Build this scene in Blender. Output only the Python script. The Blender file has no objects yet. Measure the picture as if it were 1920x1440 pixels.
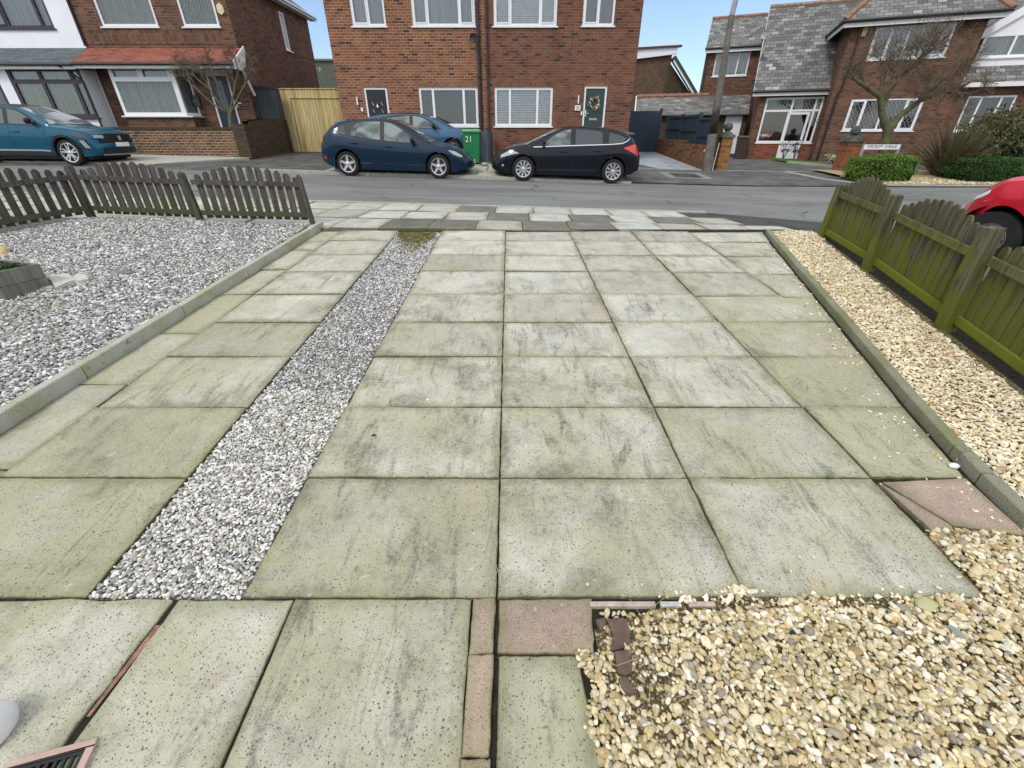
import bpy, bmesh, math, random
import numpy as np
from mathutils import Vector, Matrix
R = math.radians
rnd = random.Random(7)
col = bpy.context.scene.collection
sc = bpy.context.scene

# ------------------------------------------------------------------ camera
F, PITCH, HC = 805.0, R(30.44), 1.533          # focal length in photo pixels, downward pitch, eye height
cam_d = bpy.data.cameras.new("camera"); cam = bpy.data.objects.new("camera", cam_d); col.objects.link(cam)
cam_d.sensor_width = 36; cam_d.lens = F / 1920 * 36; cam_d.clip_start = 0.05; cam_d.clip_end = 4000
cam.location = (0, 0, HC); cam.rotation_euler = (R(90) - PITCH, 0, 0)
sc.camera = cam

# ------------------------------------------------------------------ light
SUN_EL, SUN_AZ = R(48), R(215)                 # azimuth: compass style from +Y, clockwise
world = bpy.data.worlds.new("World"); sc.world = world; world.use_nodes = True
nt = world.node_tree; N = nt.nodes; N.clear(); LK = nt.links
wo = N.new("ShaderNodeOutputWorld"); bg = N.new("ShaderNodeBackground")
sky = N.new("ShaderNodeTexSky"); sky.sky_type = 'NISHITA'; sky.sun_disc = False
sky.sun_elevation = SUN_EL; sky.sun_rotation = SUN_AZ
sky.air_density = 1.0; sky.dust_density = 0.35; sky.ozone_density = 5.5
tc = N.new("ShaderNodeTexCoord"); sep = N.new("ShaderNodeSeparateXYZ"); LK.new(tc.outputs['Generated'], sep.inputs[0])
mp = N.new("ShaderNodeMapping"); mp.inputs['Scale'].default_value = (1.2, 1.2, 3.0); LK.new(tc.outputs['Generated'], mp.inputs[0])
nz = N.new("ShaderNodeTexNoise"); nz.inputs['Scale'].default_value = 2.2; nz.inputs['Detail'].default_value = 7; nz.inputs['Roughness'].default_value = .55
LK.new(mp.outputs[0], nz.inputs[0])
# cloud cover thickens overhead and behind the viewer, open blue low in the north
m1 = N.new("ShaderNodeMath"); m1.operation = 'MULTIPLY_ADD'; LK.new(sep.outputs[2], m1.inputs[0]); m1.inputs[1].default_value = .85; m1.inputs[2].default_value = -.12
m2 = N.new("ShaderNodeMath"); m2.operation = 'MULTIPLY_ADD'; LK.new(sep.outputs[1], m2.inputs[0]); m2.inputs[1].default_value = -.22; LK.new(m1.outputs[0], m2.inputs[2])
m3 = N.new("ShaderNodeMath"); m3.operation = 'ADD'; LK.new(m2.outputs[0], m3.inputs[0]); LK.new(nz.outputs[0], m3.inputs[1])
rp = N.new("ShaderNodeMapRange"); rp.inputs[1].default_value = .42; rp.inputs[2].default_value = .72; rp.inputs[3].default_value = .12; rp.inputs[4].default_value = .93
LK.new(m3.outputs[0], rp.inputs[0])
mx = N.new("ShaderNodeMix"); mx.data_type = 'RGBA'; LK.new(rp.outputs[0], mx.inputs[0]); LK.new(sky.outputs[0], mx.inputs[6]); mx.inputs[7].default_value = (7.5, 7.75, 8.3, 1)
LK.new(mx.outputs[2], bg.inputs[0]); bg.inputs[1].default_value = .14; LK.new(bg.outputs[0], wo.inputs[0])
sd = bpy.data.lights.new("sun", 'SUN'); sd.energy = 1.5; sd.angle = R(14); sd.color = (1, .965, .91)
sun = bpy.data.objects.new("sun", sd); col.objects.link(sun)
dv = Vector((math.sin(SUN_AZ) * math.cos(SUN_EL), math.cos(SUN_AZ) * math.cos(SUN_EL), math.sin(SUN_EL)))
sun.rotation_euler = dv.to_track_quat('Z', 'Y').to_euler(); sun.location = dv * 50
vs = sc.view_settings; vs.view_transform = 'Standard'; vs.look = 'None'; vs.gamma = 1; vs.use_curve_mapping = False
vs.exposure = 0.14

# ------------------------------------------------------------------ projection helpers (real distances, metres)
CP, SP = math.cos(PITCH), math.sin(PITCH)
def ray(px, py):
    a, b = (px - 960) / F, (720 - py) / F
    return Vector((a, CP + b * SP, -SP + b * CP))
def at(px, py, Y):
    r = ray(px, py); t = Y / r.y
    return Vector((r.x * t, Y, HC + r.z * t))
SLOPE = math.tan(R(3.5))
def dz(y): return SLOPE * y                     # height of the sloping driveway
def on(px, py, up=0.0):                         # point on the driveway plane (raised by up)
    r = ray(px, py); t = (HC - up) / (SLOPE * r.y - r.z)
    return Vector((r.x * t, r.y * t, HC + r.z * t))
class Frame:                                    # upright facade frame: s along the wall, d behind it
    def __init__(s, ox, oy, oz, ang): s.o = Vector((ox, oy, oz)); s.a = ang; s.u = Vector((math.cos(ang), math.sin(ang), 0)); s.n = Vector((-math.sin(ang), math.cos(ang), 0))
    def hit(s, px, py, d=0.0):
        r = ray(px, py); c = Vector((0, 0, HC)); t = ((s.o + s.n * d) - c).dot(s.n) / r.dot(s.n)
        p = c + r * t - s.o
        return p.dot(s.u), p.z

# street ground heights: depth below the eye at knots, bilinear
GX = [-60, -30, -13, -5, 0, 3, 7, 13, 25, 60]
GY = [6.16, 8.6, 11.4, 14.15, 14.25, 17.3, 19.6, 25, 60, 400]
GH = [[.70, .75, .90, 1.10, 1.157, 1.19, 1.30, 1.38, 1.42, 1.42],
      [.72, .75, .84, 1.055, 1.19, 1.275, 1.37, 1.44, 1.50, 1.52],
      [.62, .68, .845, 1.06, 1.20, 1.285, 1.38, 1.44, 1.48, 1.5],
      [.66, .70, .86, 1.115, 1.255, 1.335, 1.42, 1.45, 1.48, 1.5],
      [.60, .64, .80, 1.05, 1.19, 1.30, 1.41, 1.44, 1.47, 1.5],
      [.50, .55, .73, .93, .95, 1.10, 1.24, 1.27, 1.32, 1.4],
      [.45, .50, .66, .79, .81, .95, 1.23, 1.25, 1.28, 1.4],
      [.30, .40, .58, .72, .75, .85, 1.22, 1.235, 1.25, 1.3],
      [.10, .10, .30, .5, .6, .7, 1.0, 1.1, 1.2, 1.2],
      [.1, .1, .3, .5, .6, .7, 1., 1.1, 1.2, 1.2]]
def seg(K, v):
    v = min(max(v, K[0]), K[-1] - 1e-6)
    i = max(k for k in range(len(K) - 1) if K[k] <= v)
    return i, (v - K[i]) / (K[i + 1] - K[i])
def gz(x, y):
    i, a = seg(GX, x); j, b = seg(GY, y)
    h = (GH[j][i] * (1 - a) + GH[j][i + 1] * a) * (1 - b) + (GH[j + 1][i] * (1 - a) + GH[j + 1][i + 1] * a) * b
    return HC - h

# ------------------------------------------------------------------ mesh helpers
class MB:
    def __init__(s): s.v = []; s.f = []; s.mi = []; s.at = {}; s.m = 0
    def quadp(s, pts, m=None):
        n = len(s.v); s.v += [tuple(p) for p in pts]; s.f.append(tuple(range(n, n + len(pts)))); s.mi.append(s.m if m is None else m)
    def box(s, x0, y0, z0, x1, y1, z1, M=None, tx=0, tz=0):
        P = [(x0, y0, z0), (x1, y0, z0), (x1, y1, z0), (x0, y1, z0), (x0 + tx, y0 + tz, z1), (x1 - tx, y0 + tz, z1), (x1 - tx, y1 - tz, z1), (x0 + tx, y1 - tz, z1)]
        if M is not None: P = [tuple(M @ Vector(p)) for p in P]
        n = len(s.v); s.v += P
        for q in ((0, 3, 2, 1), (4, 5, 6, 7), (0, 1, 5, 4), (1, 2, 6, 5), (2, 3, 7, 6), (3, 0, 4, 7)): s.f.append(tuple(n + i for i in q)); s.mi.append(s.m)
        return s
    def bar(s, a, b, w, d, up=Vector((0, 0, 1))):     # box beam from a to b, w across, d along 'up'
        a, b = Vector(a), Vector(b); t = (b - a).normalized(); x = t.cross(Vector(up))
        if x.length < 1e-4: x = t.cross(Vector((0, 1, 0)))
        x.normalize(); y = x.cross(t).normalized(); x *= w / 2; y *= d / 2
        P = [a - x - y, a + x - y, a + x + y, a - x + y, b - x - y, b + x - y, b + x + y, b - x + y]
        n = len(s.v); s.v += [tuple(p) for p in P]
        for q in ((0, 3, 2, 1), (4, 5, 6, 7), (0, 1, 5, 4), (1, 2, 6, 5), (2, 3, 7, 6), (3, 0, 4, 7)): s.f.append(tuple(n + i for i in q)); s.mi.append(s.m)
    def tube(s, pts, rad, k=8, cap=True):
        pts = [Vector(p) for p in pts]; n0 = len(s.v); x = None
        for i, p in enumerate(pts):
            t = (pts[min(i + 1, len(pts) - 1)] - pts[max(i - 1, 0)]).normalized()
            if x is None: x = t.cross(Vector((0, 0, 1)) if abs(t.z) < .9 else Vector((0, 1, 0))).normalized()
            else: x = (x - t * x.dot(t)).normalized()
            y = t.cross(x); r = rad[i] if hasattr(rad, '__len__') else rad
            for j in range(k):
                a = 2 * math.pi * j / k; s.v.append(tuple(p + x * (r * math.cos(a)) + y * (r * math.sin(a))))
        for i in range(len(pts) - 1):
            for j in range(k):
                a, b = n0 + i * k + j, n0 + i * k + (j + 1) % k; s.f.append((a, b, b + k, a + k)); s.mi.append(s.m)
        if cap:
            s.f.append(tuple(n0 + j for j in reversed(range(k)))); s.mi.append(s.m)
            e = n0 + (len(pts) - 1) * k; s.f.append(tuple(e + j for j in range(k))); s.mi.append(s.m)
    def lathe(s, prof, k=24, M=None):               # prof: (r, z) list round local z
        n0 = len(s.v)
        for r, z in prof:
            for j in range(k):
                a = 2 * math.pi * j / k; p = Vector((r * math.cos(a), r * math.sin(a), z)); s.v.append(tuple(M @ p if M else p))
        for i in range(len(prof) - 1):
            for j in range(k):
                a, b = n0 + i * k + j, n0 + i * k + (j + 1) % k; s.f.append((a, b, b + k, a + k)); s.mi.append(s.m)
    def build(s, name, mats, parent=None, smooth=None, bevel=0, link=True):
        me = bpy.data.meshes.new(name); me.from_pydata(s.v, [], s.f)
        if not isinstance(mats, (list, tuple)): mats = [mats]
        for m in mats: me.materials.append(m)
        if len(mats) > 1: me.polygons.foreach_set('material_index', s.mi)
        if bevel:
            bm = bmesh.new(); bm.from_mesh(me); bmesh.ops.remove_doubles(bm, verts=bm.verts, dist=1e-5)
            bmesh.ops.bevel(bm, geom=list(bm.edges), offset=bevel, segments=2, affect='EDGES', profile=.7, clamp_overlap=True)
            bm.to_mesh(me); bm.free()
        if smooth is not None and not bevel and not s.at and len(mats) == 1 and len(s.v) < 20000:
            bm = bmesh.new(); bm.from_mesh(me); bmesh.ops.remove_doubles(bm, verts=bm.verts, dist=1e-5); bm.to_mesh(me); bm.free()
        autouv(me)
        for an, vals in s.at.items():
            if not bevel:
                a = me.attributes.new(an, 'FLOAT', 'POINT'); a.data.foreach_set('value', vals)
        if smooth is not None:
            me.shade_smooth()
            if smooth < 180: me.set_sharp_from_angle(angle=R(smooth))
        me.update()
        o = bpy.data.objects.new(name, me)
        if link: col.objects.link(o)
        if parent: o.parent = parent
        return o
def autouv(me):                                     # metric UVs laid along each face: u level, v up the slope
    n = len(me.polygons)
    if not n: return
    nl = len(me.loops)
    li = np.empty(nl, 'i'); me.loops.foreach_get('vertex_index', li)
    co = np.empty(len(me.vertices) * 3, 'f'); me.vertices.foreach_get('co', co); co = co.reshape(-1, 3)
    no = np.empty(n * 3, 'f'); me.polygons.foreach_get('normal', no); no = no.reshape(-1, 3)
    lt = np.empty(n, 'i'); me.polygons.foreach_get('loop_total', lt)
    fi = np.repeat(np.arange(n), lt)
    ls = np.empty(n, 'i'); me.polygons.foreach_get('loop_start', ls)
    if not (np.all(np.diff(ls) >= 0)): return
    u = np.stack([-no[:, 1], no[:, 0], np.zeros(n, 'f')], 1); L = np.linalg.norm(u, axis=1)
    flat = (L < .12)
    u[flat] = (1, 0, 0); L[flat] = 1; u /= L[:, None]
    v = np.cross(no, u)
    P = co[li]; uv = np.stack([(P * u[fi]).sum(1), (P * v[fi]).sum(1)], 1).astype('f')
    uvl = me.uv_layers.new(name='UVMap'); uvl.data.foreach_set('uv', uv.ravel())
def tag(o, label=None, cat=None, group=None, kind=None):
    if label: o['label'] = label
    if cat: o['category'] = cat
    if group: o['group'] = group
    if kind: o['kind'] = kind
    return o
def empty(name, loc=(0, 0, 0), rz=0, label=None, cat=None, group=None, parent=None):
    o = bpy.data.objects.new(name, None); col.objects.link(o); o.location = loc; o.rotation_euler = (0, 0, rz); o.empty_display_size = .2
    if parent: o.parent = parent
    return tag(o, label, cat, group)
def struct(o): o['kind'] = 'structure'; return o
def rot(loc=(0, 0, 0), rx=0, ry=0, rz=0): return Matrix.Translation(loc) @ Matrix.Rotation(rz, 4, 'Z') @ Matrix.Rotation(ry, 4, 'Y') @ Matrix.Rotation(rx, 4, 'X')

# ------------------------------------------------------------------ material helpers
class Mat:
    def __init__(s, name, rough=.7, spec=.35, metal=0, color=None, coat=0):
        s.m = bpy.data.materials.new(name); s.m.use_nodes = True; s.t = s.m.node_tree; s.b = s.t.nodes['Principled BSDF']
        s.b.inputs['Roughness'].default_value = rough; s.b.inputs['Specular IOR Level'].default_value = spec; s.b.inputs['Metallic'].default_value = metal
        s.b.inputs['Coat Weight'].default_value = coat; s.b.inputs['Coat Roughness'].default_value = .04
        if color: s.b.inputs['Base Color'].default_value = (*color, 1)
    def n(s, t, **k):
        nd = s.t.nodes.new(t)
        for a, v in k.items(): setattr(nd, a, v)
        return nd
    def l(s, a, b): s.t.links.new(a, b)
    def val(s, v):
        return v
    def put(s, sock, v):
        if isinstance(v, (int, float)): sock.default_value = v
        elif isinstance(v, tuple): sock.default_value = (*v, 1) if len(v) == 3 and len(sock.default_value) == 4 else v
        else: s.l(v, sock)
    def math(s, op, a, b=0, c=0, clamp=False):
        nd = s.n('ShaderNodeMath', operation=op, use_clamp=clamp); s.put(nd.inputs[0], a); s.put(nd.inputs[1], b); s.put(nd.inputs[2], c); return nd.outputs[0]
    def mix(s, f, a, b, mode='MIX'):
        nd = s.n('ShaderNodeMix', data_type='RGBA', blend_type=mode); s.put(nd.inputs[0], f); s.put(nd.inputs[6], a); s.put(nd.inputs[7], b); return nd.outputs[2]
    def uv(s): return s.n('ShaderNodeTexCoord').outputs['UV']
    def obj(s): return s.n('ShaderNodeTexCoord').outputs['Object']
    def map(s, vec, scale=(1, 1, 1), rz=0, loc=(0, 0, 0)):
        nd = s.n('ShaderNodeMapping'); nd.inputs['Scale'].default_value = scale; nd.inputs['Rotation'].default_value = (0, 0, rz); nd.inputs['Location'].default_value = loc; s.l(vec, nd.inputs[0]); return nd.outputs[0]
    def noise(s, vec, scale, detail=4, rough=.55, dist=0):
        nd = s.n('ShaderNodeTexNoise'); s.l(vec, nd.inputs[0]); nd.inputs['Scale'].default_value = scale; nd.inputs['Detail'].default_value = detail; nd.inputs['Roughness'].default_value = rough; nd.inputs['Distortion'].default_value = dist; return nd.outputs[0]
    def vor(s, vec, scale, feat='F1', out='Distance', rand=1):
        nd = s.n('ShaderNodeTexVoronoi', feature=feat); s.l(vec, nd.inputs[0]); nd.inputs['Scale'].default_value = scale; nd.inputs['Randomness'].default_value = rand; return nd.outputs[out]
    def rng(s, v, a, b, c=0, d=1, smooth=True):
        nd = s.n('ShaderNodeMapRange', interpolation_type='SMOOTHSTEP' if smooth else 'LINEAR'); s.put(nd.inputs[0], v)
        for i, q in enumerate((a, b, c, d)): nd.inputs[i + 1].default_value = q
        return nd.outputs[0]
    def ramp(s, v, stops, const=False):
        nd = s.n('ShaderNodeValToRGB'); s.l(v, nd.inputs[0]); e = nd.color_ramp.elements
        if const: nd.color_ramp.interpolation = 'CONSTANT'
        while len(e) > 1: e.remove(e[-1])
        e[0].position = stops[0][0]; e[0].color = (*stops[0][1], 1)
        for p, c in stops[1:]: q = e.new(p); q.color = (*c, 1)
        return nd.outputs[0]
    def attr(s, name, out='Fac'): nd = s.n('ShaderNodeAttribute', attribute_name=name); return nd.outputs[out]
    def col(s, c): s.put(s.b.inputs['Base Color'], c); return s
    def bump(s, h, strength=.3, dist=.01):
        nd = s.n('ShaderNodeBump'); nd.inputs['Strength'].default_value = strength; nd.inputs['Distance'].default_value = dist; s.l(h, nd.inputs['Height']); s.l(nd.outputs[0], s.b.inputs['Normal']); return s

def bricks(name, ramp, mortar, w=.235, h=.083, gap=.011, rough=.85, offset=.5, dirt=.25, dirtcol=(.03, .028, .022), bump=.6, dist=.006, vary=.2, moss=None):
    m = Mat(name, rough=rough, spec=.2); uv = m.uv(); sp = m.n('ShaderNodeSeparateXYZ'); m.l(uv, sp.inputs[0])
    wob = m.math('MULTIPLY', m.math('SUBTRACT', m.noise(uv, 9, 2), .5), .006)
    v = m.math('DIVIDE', m.math('ADD', sp.outputs[1], wob), h); row = m.math('FLOOR', v); fv = m.math('FRACT', v)
    sh = m.math('MULTIPLY', m.math('FLOORED_MODULO', row, 2.0), offset) if offset == .5 else m.math('FRACT', m.math('MULTIPLY', row, .37))
    u = m.math('ADD', m.math('DIVIDE', sp.outputs[0], w), sh); cl = m.math('FLOOR', u); fu = m.math('FRACT', u)
    cb = m.n('ShaderNodeCombineXYZ'); m.l(cl, cb.inputs[0]); m.l(row, cb.inputs[1])
    wn = m.n('ShaderNodeTexWhiteNoise', noise_dimensions='2D'); m.l(cb.outputs[0], wn.inputs[0])
    du = m.math('MULTIPLY', m.math('MINIMUM', fu, m.math('SUBTRACT', 1, fu)), w); dv = m.math('MULTIPLY', m.math('MINIMUM', fv, m.math('SUBTRACT', 1, fv)), h)
    mask = m.rng(m.math('MINIMUM', du, dv), gap * .30, gap * .72)
    c = m.ramp(wn.outputs[0], ramp)
    g = m.noise(uv, 45, 4, .6); c = m.mix(vary, c, m.ramp(g, [(.3, (.25, .25, .25)), (.7, (1.5, 1.45, 1.4))]), 'MULTIPLY')
    mort = m.mix(.5, mortar, m.ramp(m.noise(uv, 3, 3), [(.35, (.45, .45, .45)), (.65, (1.35, 1.35, 1.35))]), 'MULTIPLY')
    c = m.mix(mask, mort, c)
    big = m.rng(m.noise(uv, .9, 6, .62), .48, .75, 0, dirt); c = m.mix(big, c, dirtcol)
    if moss: c = m.mix(m.rng(m.noise(uv, 2.3, 6, .7), moss[1], moss[1] + .18, 0, moss[2]), c, moss[0])
    m.col(c); m.bump(m.math('ADD', mask, m.math('MULTIPLY', g, .3)), bump, dist)
    return m.m
def plain(name, c, rough=.5, spec=.4, metal=0, var=.12, sc_=6, coat=0, bump=0):
    m = Mat(name, rough, spec, metal, coat=coat); t = m.obj(); n = m.noise(t, sc_, 5, .6)
    m.col(m.mix(1.0, c, m.ramp(n, [(.3, (1 - var,) * 3), (.7, (1 + var,) * 3)]), 'MULTIPLY'))
    if bump: m.bump(m.noise(t, sc_ * 8, 4), bump, .004)
    return m.m
# ================================================================== GROUND
def m_asphalt():
    m = Mat('asphalt', .82, .3); o = m.obj()
    c = m.ramp(m.noise(o, 120, 3, .7), [(.3, (.098, .102, .092)), (.55, (.176, .181, .164)), (.75, (.30, .30, .275))])
    big = m.ramp(m.noise(m.map(o, (.35, 1.3, 1)), 1.0, 6, .6), [(.35, (.78, .78, .78)), (.65, (1.25, 1.27, 1.27))]); c = m.mix(1, c, big, 'MULTIPLY')
    trk = m.ramp(m.noise(m.map(o, (.12, 3.2, 1)), 1.2, 4, .6), [(.4, (.86, .86, .86)), (.62, (1.12, 1.12, 1.12))]); c = m.mix(.6, c, trk, 'MULTIPLY')
    cr = m.vor(m.map(o, (.42, .7, 1)), .8, 'DISTANCE_TO_EDGE'); w = m.noise(o, 1.1, 3)
    crack = m.math('MULTIPLY', m.rng(m.math('ADD', cr, m.math('MULTIPLY', m.math('SUBTRACT', m.noise(o, 7, 4), .5), .05)), .0, .014, 1, 0), m.rng(w, .50, .6))
    c = m.mix(m.math('MULTIPLY', crack, .8), c, (.025, .028, .028))
    m.col(c); m.bump(m.noise(o, 160, 3, .7), .35, .006); return m.m
def m_tarmac(name, a=.055, b=.12):
    m = Mat(name, .85, .25); o = m.obj()
    c = m.ramp(m.noise(o, 90, 3, .75), [(.3, (a * .8, a * .82, a * .82)), (.6, (b, b * .99, b * .96)), (.74, (b * 2, b * 2, b * 1.9))])
    c = m.mix(1, c, m.ramp(m.noise(o, 1.7, 6, .65), [(.35, (.65, .65, .65)), (.68, (1.6, 1.55, 1.45))]), 'MULTIPLY')
    c = m.mix(m.rng(m.noise(o, .8, 6, .7), .55, .68, 0, .35), c, (.06, .075, .03))
    m.col(c); m.bump(m.noise(o, 140, 3), .35, .006); return m.m
M_ASPH = m_asphalt(); M_TARM = m_tarmac('old_tarmac'); M_TARM2 = m_tarmac('dark_tarmac', .03, .06)
def m_soil():
    m = Mat('soil', .95, .1); o = m.obj()
    m.col(m.ramp(m.noise(o, 30, 6, .7), [(.3, (.012, .012, .009)), (.55, (.035, .032, .022)), (.75, (.075, .07, .05))])); m.bump(m.noise(o, 60, 4), .5, .01); return m.m
M_SOIL = m_soil()

def sheet(name, pts_fn, nx, ny, mat, kind=True):
    mb = MB(); vs_ = [[pts_fn(i / nx, j / ny) for i in range(nx + 1)] for j in range(ny + 1)]
    mb.v = [tuple(p) for r_ in vs_ for p in r_]
    for j in range(ny):
        for i in range(nx):
            a = j * (nx + 1) + i; mb.f.append((a, a + 1, a + nx + 2, a + nx + 1)); mb.mi.append(0)
    o = mb.build(name, mat, smooth=180)
    return struct(o) if kind else o
# base ground sheet to the horizon
def gfun(xs, ys, off):
    def f(u, v):
        x = xs[int(round(u * (len(xs) - 1)))]; y = ys[int(round(v * (len(ys) - 1)))]
        if y < 6.2: z = dz(max(y, -30)) - .16
        else: z = gz(x, y)
        return (x, y, z + (off if y < 14.2 else -.02))
    return f
XS = [-900, -120, -60, -30, -20, -13, -9, -5, -2.5, 0, 1.5, 3, 5, 7, 10, 13, 18, 25, 60, 120, 900]
YS = [-900, -60, -8, -3, 0, 1.5, 3, 4.5, 6.0, 6.3, 8.6, 11.4, 14.15, 14.25, 17.3, 19.6, 22, 25, 35, 60, 120, 400, 2500]
M_GRND = m_tarmac('ground_earth', .05, .10)
sheet('ground', gfun(XS, YS, -.13), len(XS) - 1, len(YS) - 1, M_GRND)
# the road: gentle camber, bends wide at the junction on the right
def road_pt(u, v):
    x = -60 + 120 * u; y = 8.55 + (14.3 - 8.55) * v
    if x > 4.3: y = y - (1 - v) * min(7.5, (x - 4.3) * 1.1)      # side road mouth opens toward the viewer
    z = gz(x, min(max(y, 8.6), 14.2)) - .008
    if v < 1e-6 or y < 8.7: z = gz(x, 8.6) - .10 - (max(0, 8.6 - y) * .004)
    if v > .999: z = gz(x, 14.15) - .012
    return (x, y, z)
sheet('road', road_pt, 120, 14, M_ASPH)
# footway of the near side, concrete flags
def m_flag(name, base, dark, green, speck=.6, streak_amt=.5):
    m = Mat(name, .88, .2); o = m.obj(); rs = m.attr('rs'); ed = m.attr('edge'); ms = m.attr('moss'); dk = m.attr('dark')
    off = m.n('ShaderNodeVectorMath', operation='MULTIPLY_ADD'); cb = m.n('ShaderNodeCombineXYZ'); m.l(rs, cb.inputs[0]); m.l(rs, cb.inputs[1]); m.l(cb.outputs[0], off.inputs[0]); off.inputs[1].default_value = (37, 17, 0); m.l(o, off.inputs[2]); p = off.outputs[0]
    c = m.mix(m.rng(m.noise(p, 3.2, 6, .6), .3, .7), base, tuple(x * .80 for x in base))
    c = m.mix(1, c, m.ramp(rs, [(0, (.80, .79, .76)), (.3, (.96, .95, .92)), (.6, (1, 1, 1)), (1, (1.05, 1.05, 1.04))]), 'MULTIPLY')
    # fine grain
    c = m.mix(1, c, m.ramp(m.noise(o, 300, 4, .8), [(.32, (.66, .66, .66)), (.68, (1.30, 1.30, 1.30))]), 'MULTIPLY')
    # moss and algae: broad clouds and along the joints
    mo = m.math('ADD', m.noise(p, 2.4, 7, .66), m.math('MULTIPLY', m.math('SUBTRACT', ms, .5), .5))
    c = m.mix(m.rng(mo, .44, .84, 0, .72), c, green)
    en = m.math('ADD', ed, m.math('MULTIPLY', m.math('SUBTRACT', m.noise(p, 11, 6, .7), .5), .12))
    c = m.mix(m.rng(en, .0, .06, .42, 0), c, (.22, .22, .09))
    ew = m.math('ADD', ed, m.math('MULTIPLY', m.math('SUBTRACT', m.noise(p, 2.2, 5, .6), .42), 1.0)); c = m.mix(m.math('MULTIPLY', m.rng(ew, -.05, .12, .62, 0), m.rng(m.noise(p, 16, 6, .75), .3, .65, .5, 1)), c, (.165, .155, .085))
    c = m.mix(m.rng(m.math('ADD', ed, m.math('MULTIPLY', m.math('SUBTRACT', m.noise(p, 30, 4, .7), .5), .02)), -.002, .007, .7, 0), c, (.07, .07, .04))
    # rubbed black streaks
    brk = m.rng(m.noise(p, 55, 5, .75), .40, .62)
    sm = m.noise(p, 1.5, 6, .62)
    def streak(ang, sx, seed):
        st = m.noise(m.map(p, (sx, 1.6, 1), rz=R(ang), loc=(seed, seed * 2, 0)), 1.5, 8, .74, 1.1)
        return m.math('MULTIPLY', m.rng(st, .49, .66), m.rng(m.math('ADD', sm, m.math('MULTIPLY', dk, .28)), .46, .70))
    sk = m.math('ADD', m.math('MULTIPLY', streak(26, 7, 0), m.rng(rs, .35, .5)), m.math('MULTIPLY', streak(-48, 6, 3.3), m.rng(rs, .5, .35)), clamp=True)
    c = m.mix(m.math('MULTIPLY', m.math('MULTIPLY', sk, m.math('ADD', m.math('MULTIPLY', brk, .65), .35)), streak_amt), c, dark)
    bl = m.rng(m.noise(p, 3.4, 8, .75), .46, .74, 0, .85); c = m.mix(m.math('MULTIPLY', m.math('MULTIPLY', bl, m.math('ADD', dk, .35)), m.math('ADD', m.math('MULTIPLY', brk, .5), .5)), c, dark)
    c = m.mix(m.rng(m.noise(p, 1.9, 5, .6), .58, .72, 0, .22), c, (.46, .36, .24))
    lich = m.rng(m.noise(p, 26, 3, .5), .68, .72, 0, .25); c = m.mix(lich, c, (.66, .66, .58))
    # exposed aggregate
    for sc2, th, amt in (((90, .21, .85), (46, .145, .85), (150, .25, .7)) if name != 'pink_flag' else ((140, .26, .8), (210, .28, .7))):
        vv = m.n('ShaderNodeTexVoronoi', feature='F1'); m.l(p, vv.inputs[0]); vv.inputs['Scale'].default_value = sc2
        sp = m.n('ShaderNodeSeparateColor'); m.l(vv.outputs['Color'], sp.inputs[0])
        gate = m.rng(m.math('ADD', sp.outputs[0], m.math('MULTIPLY', m.math('SUBTRACT', m.noise(p, 4, 6, .75), .5), 1.5)), .56, .62)
        dd = m.math('ADD', vv.outputs['Distance'], m.math('MULTIPLY', m.math('SUBTRACT', m.noise(p, 170, 3), .5), .42))
        s_ = m.math('MULTIPLY', m.rng(dd, th, th * 1.3, 1, 0), gate)
        c = m.mix(m.math('MULTIPLY', s_, amt * speck), c, m.ramp(sp.outputs[1], [(0, (.05, .05, .05)), (.6, (.12, .115, .10)), (1, (.22, .16, .12))]))
    m.col(c); h = m.math('ADD', m.noise(o, 240, 3, .7), m.math('MULTIPLY', m.noise(p, 20, 4), .8)); m.bump(h, .35, .004)
    return m.m
M_SLAB = m_flag('driveway_flag', (.57, .55, .465), (.115, .113, .09), (.35, .34, .195), 1.0, .95)
M_SLAB_P = m_flag('pink_flag', (.43, .325, .255), (.12, .10, .085), (.32, .27, .17), 1.0, .3)
M_FLAG = m_flag('footway_flag', (.54, .53, .47), (.12, .12, .11), (.34, .34, .25), .5, .5)
M_FLAG_D = m_flag('dark_flag', (.20, .195, .17), (.06, .06, .055), (.17, .17, .11), .8, .5)
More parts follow.
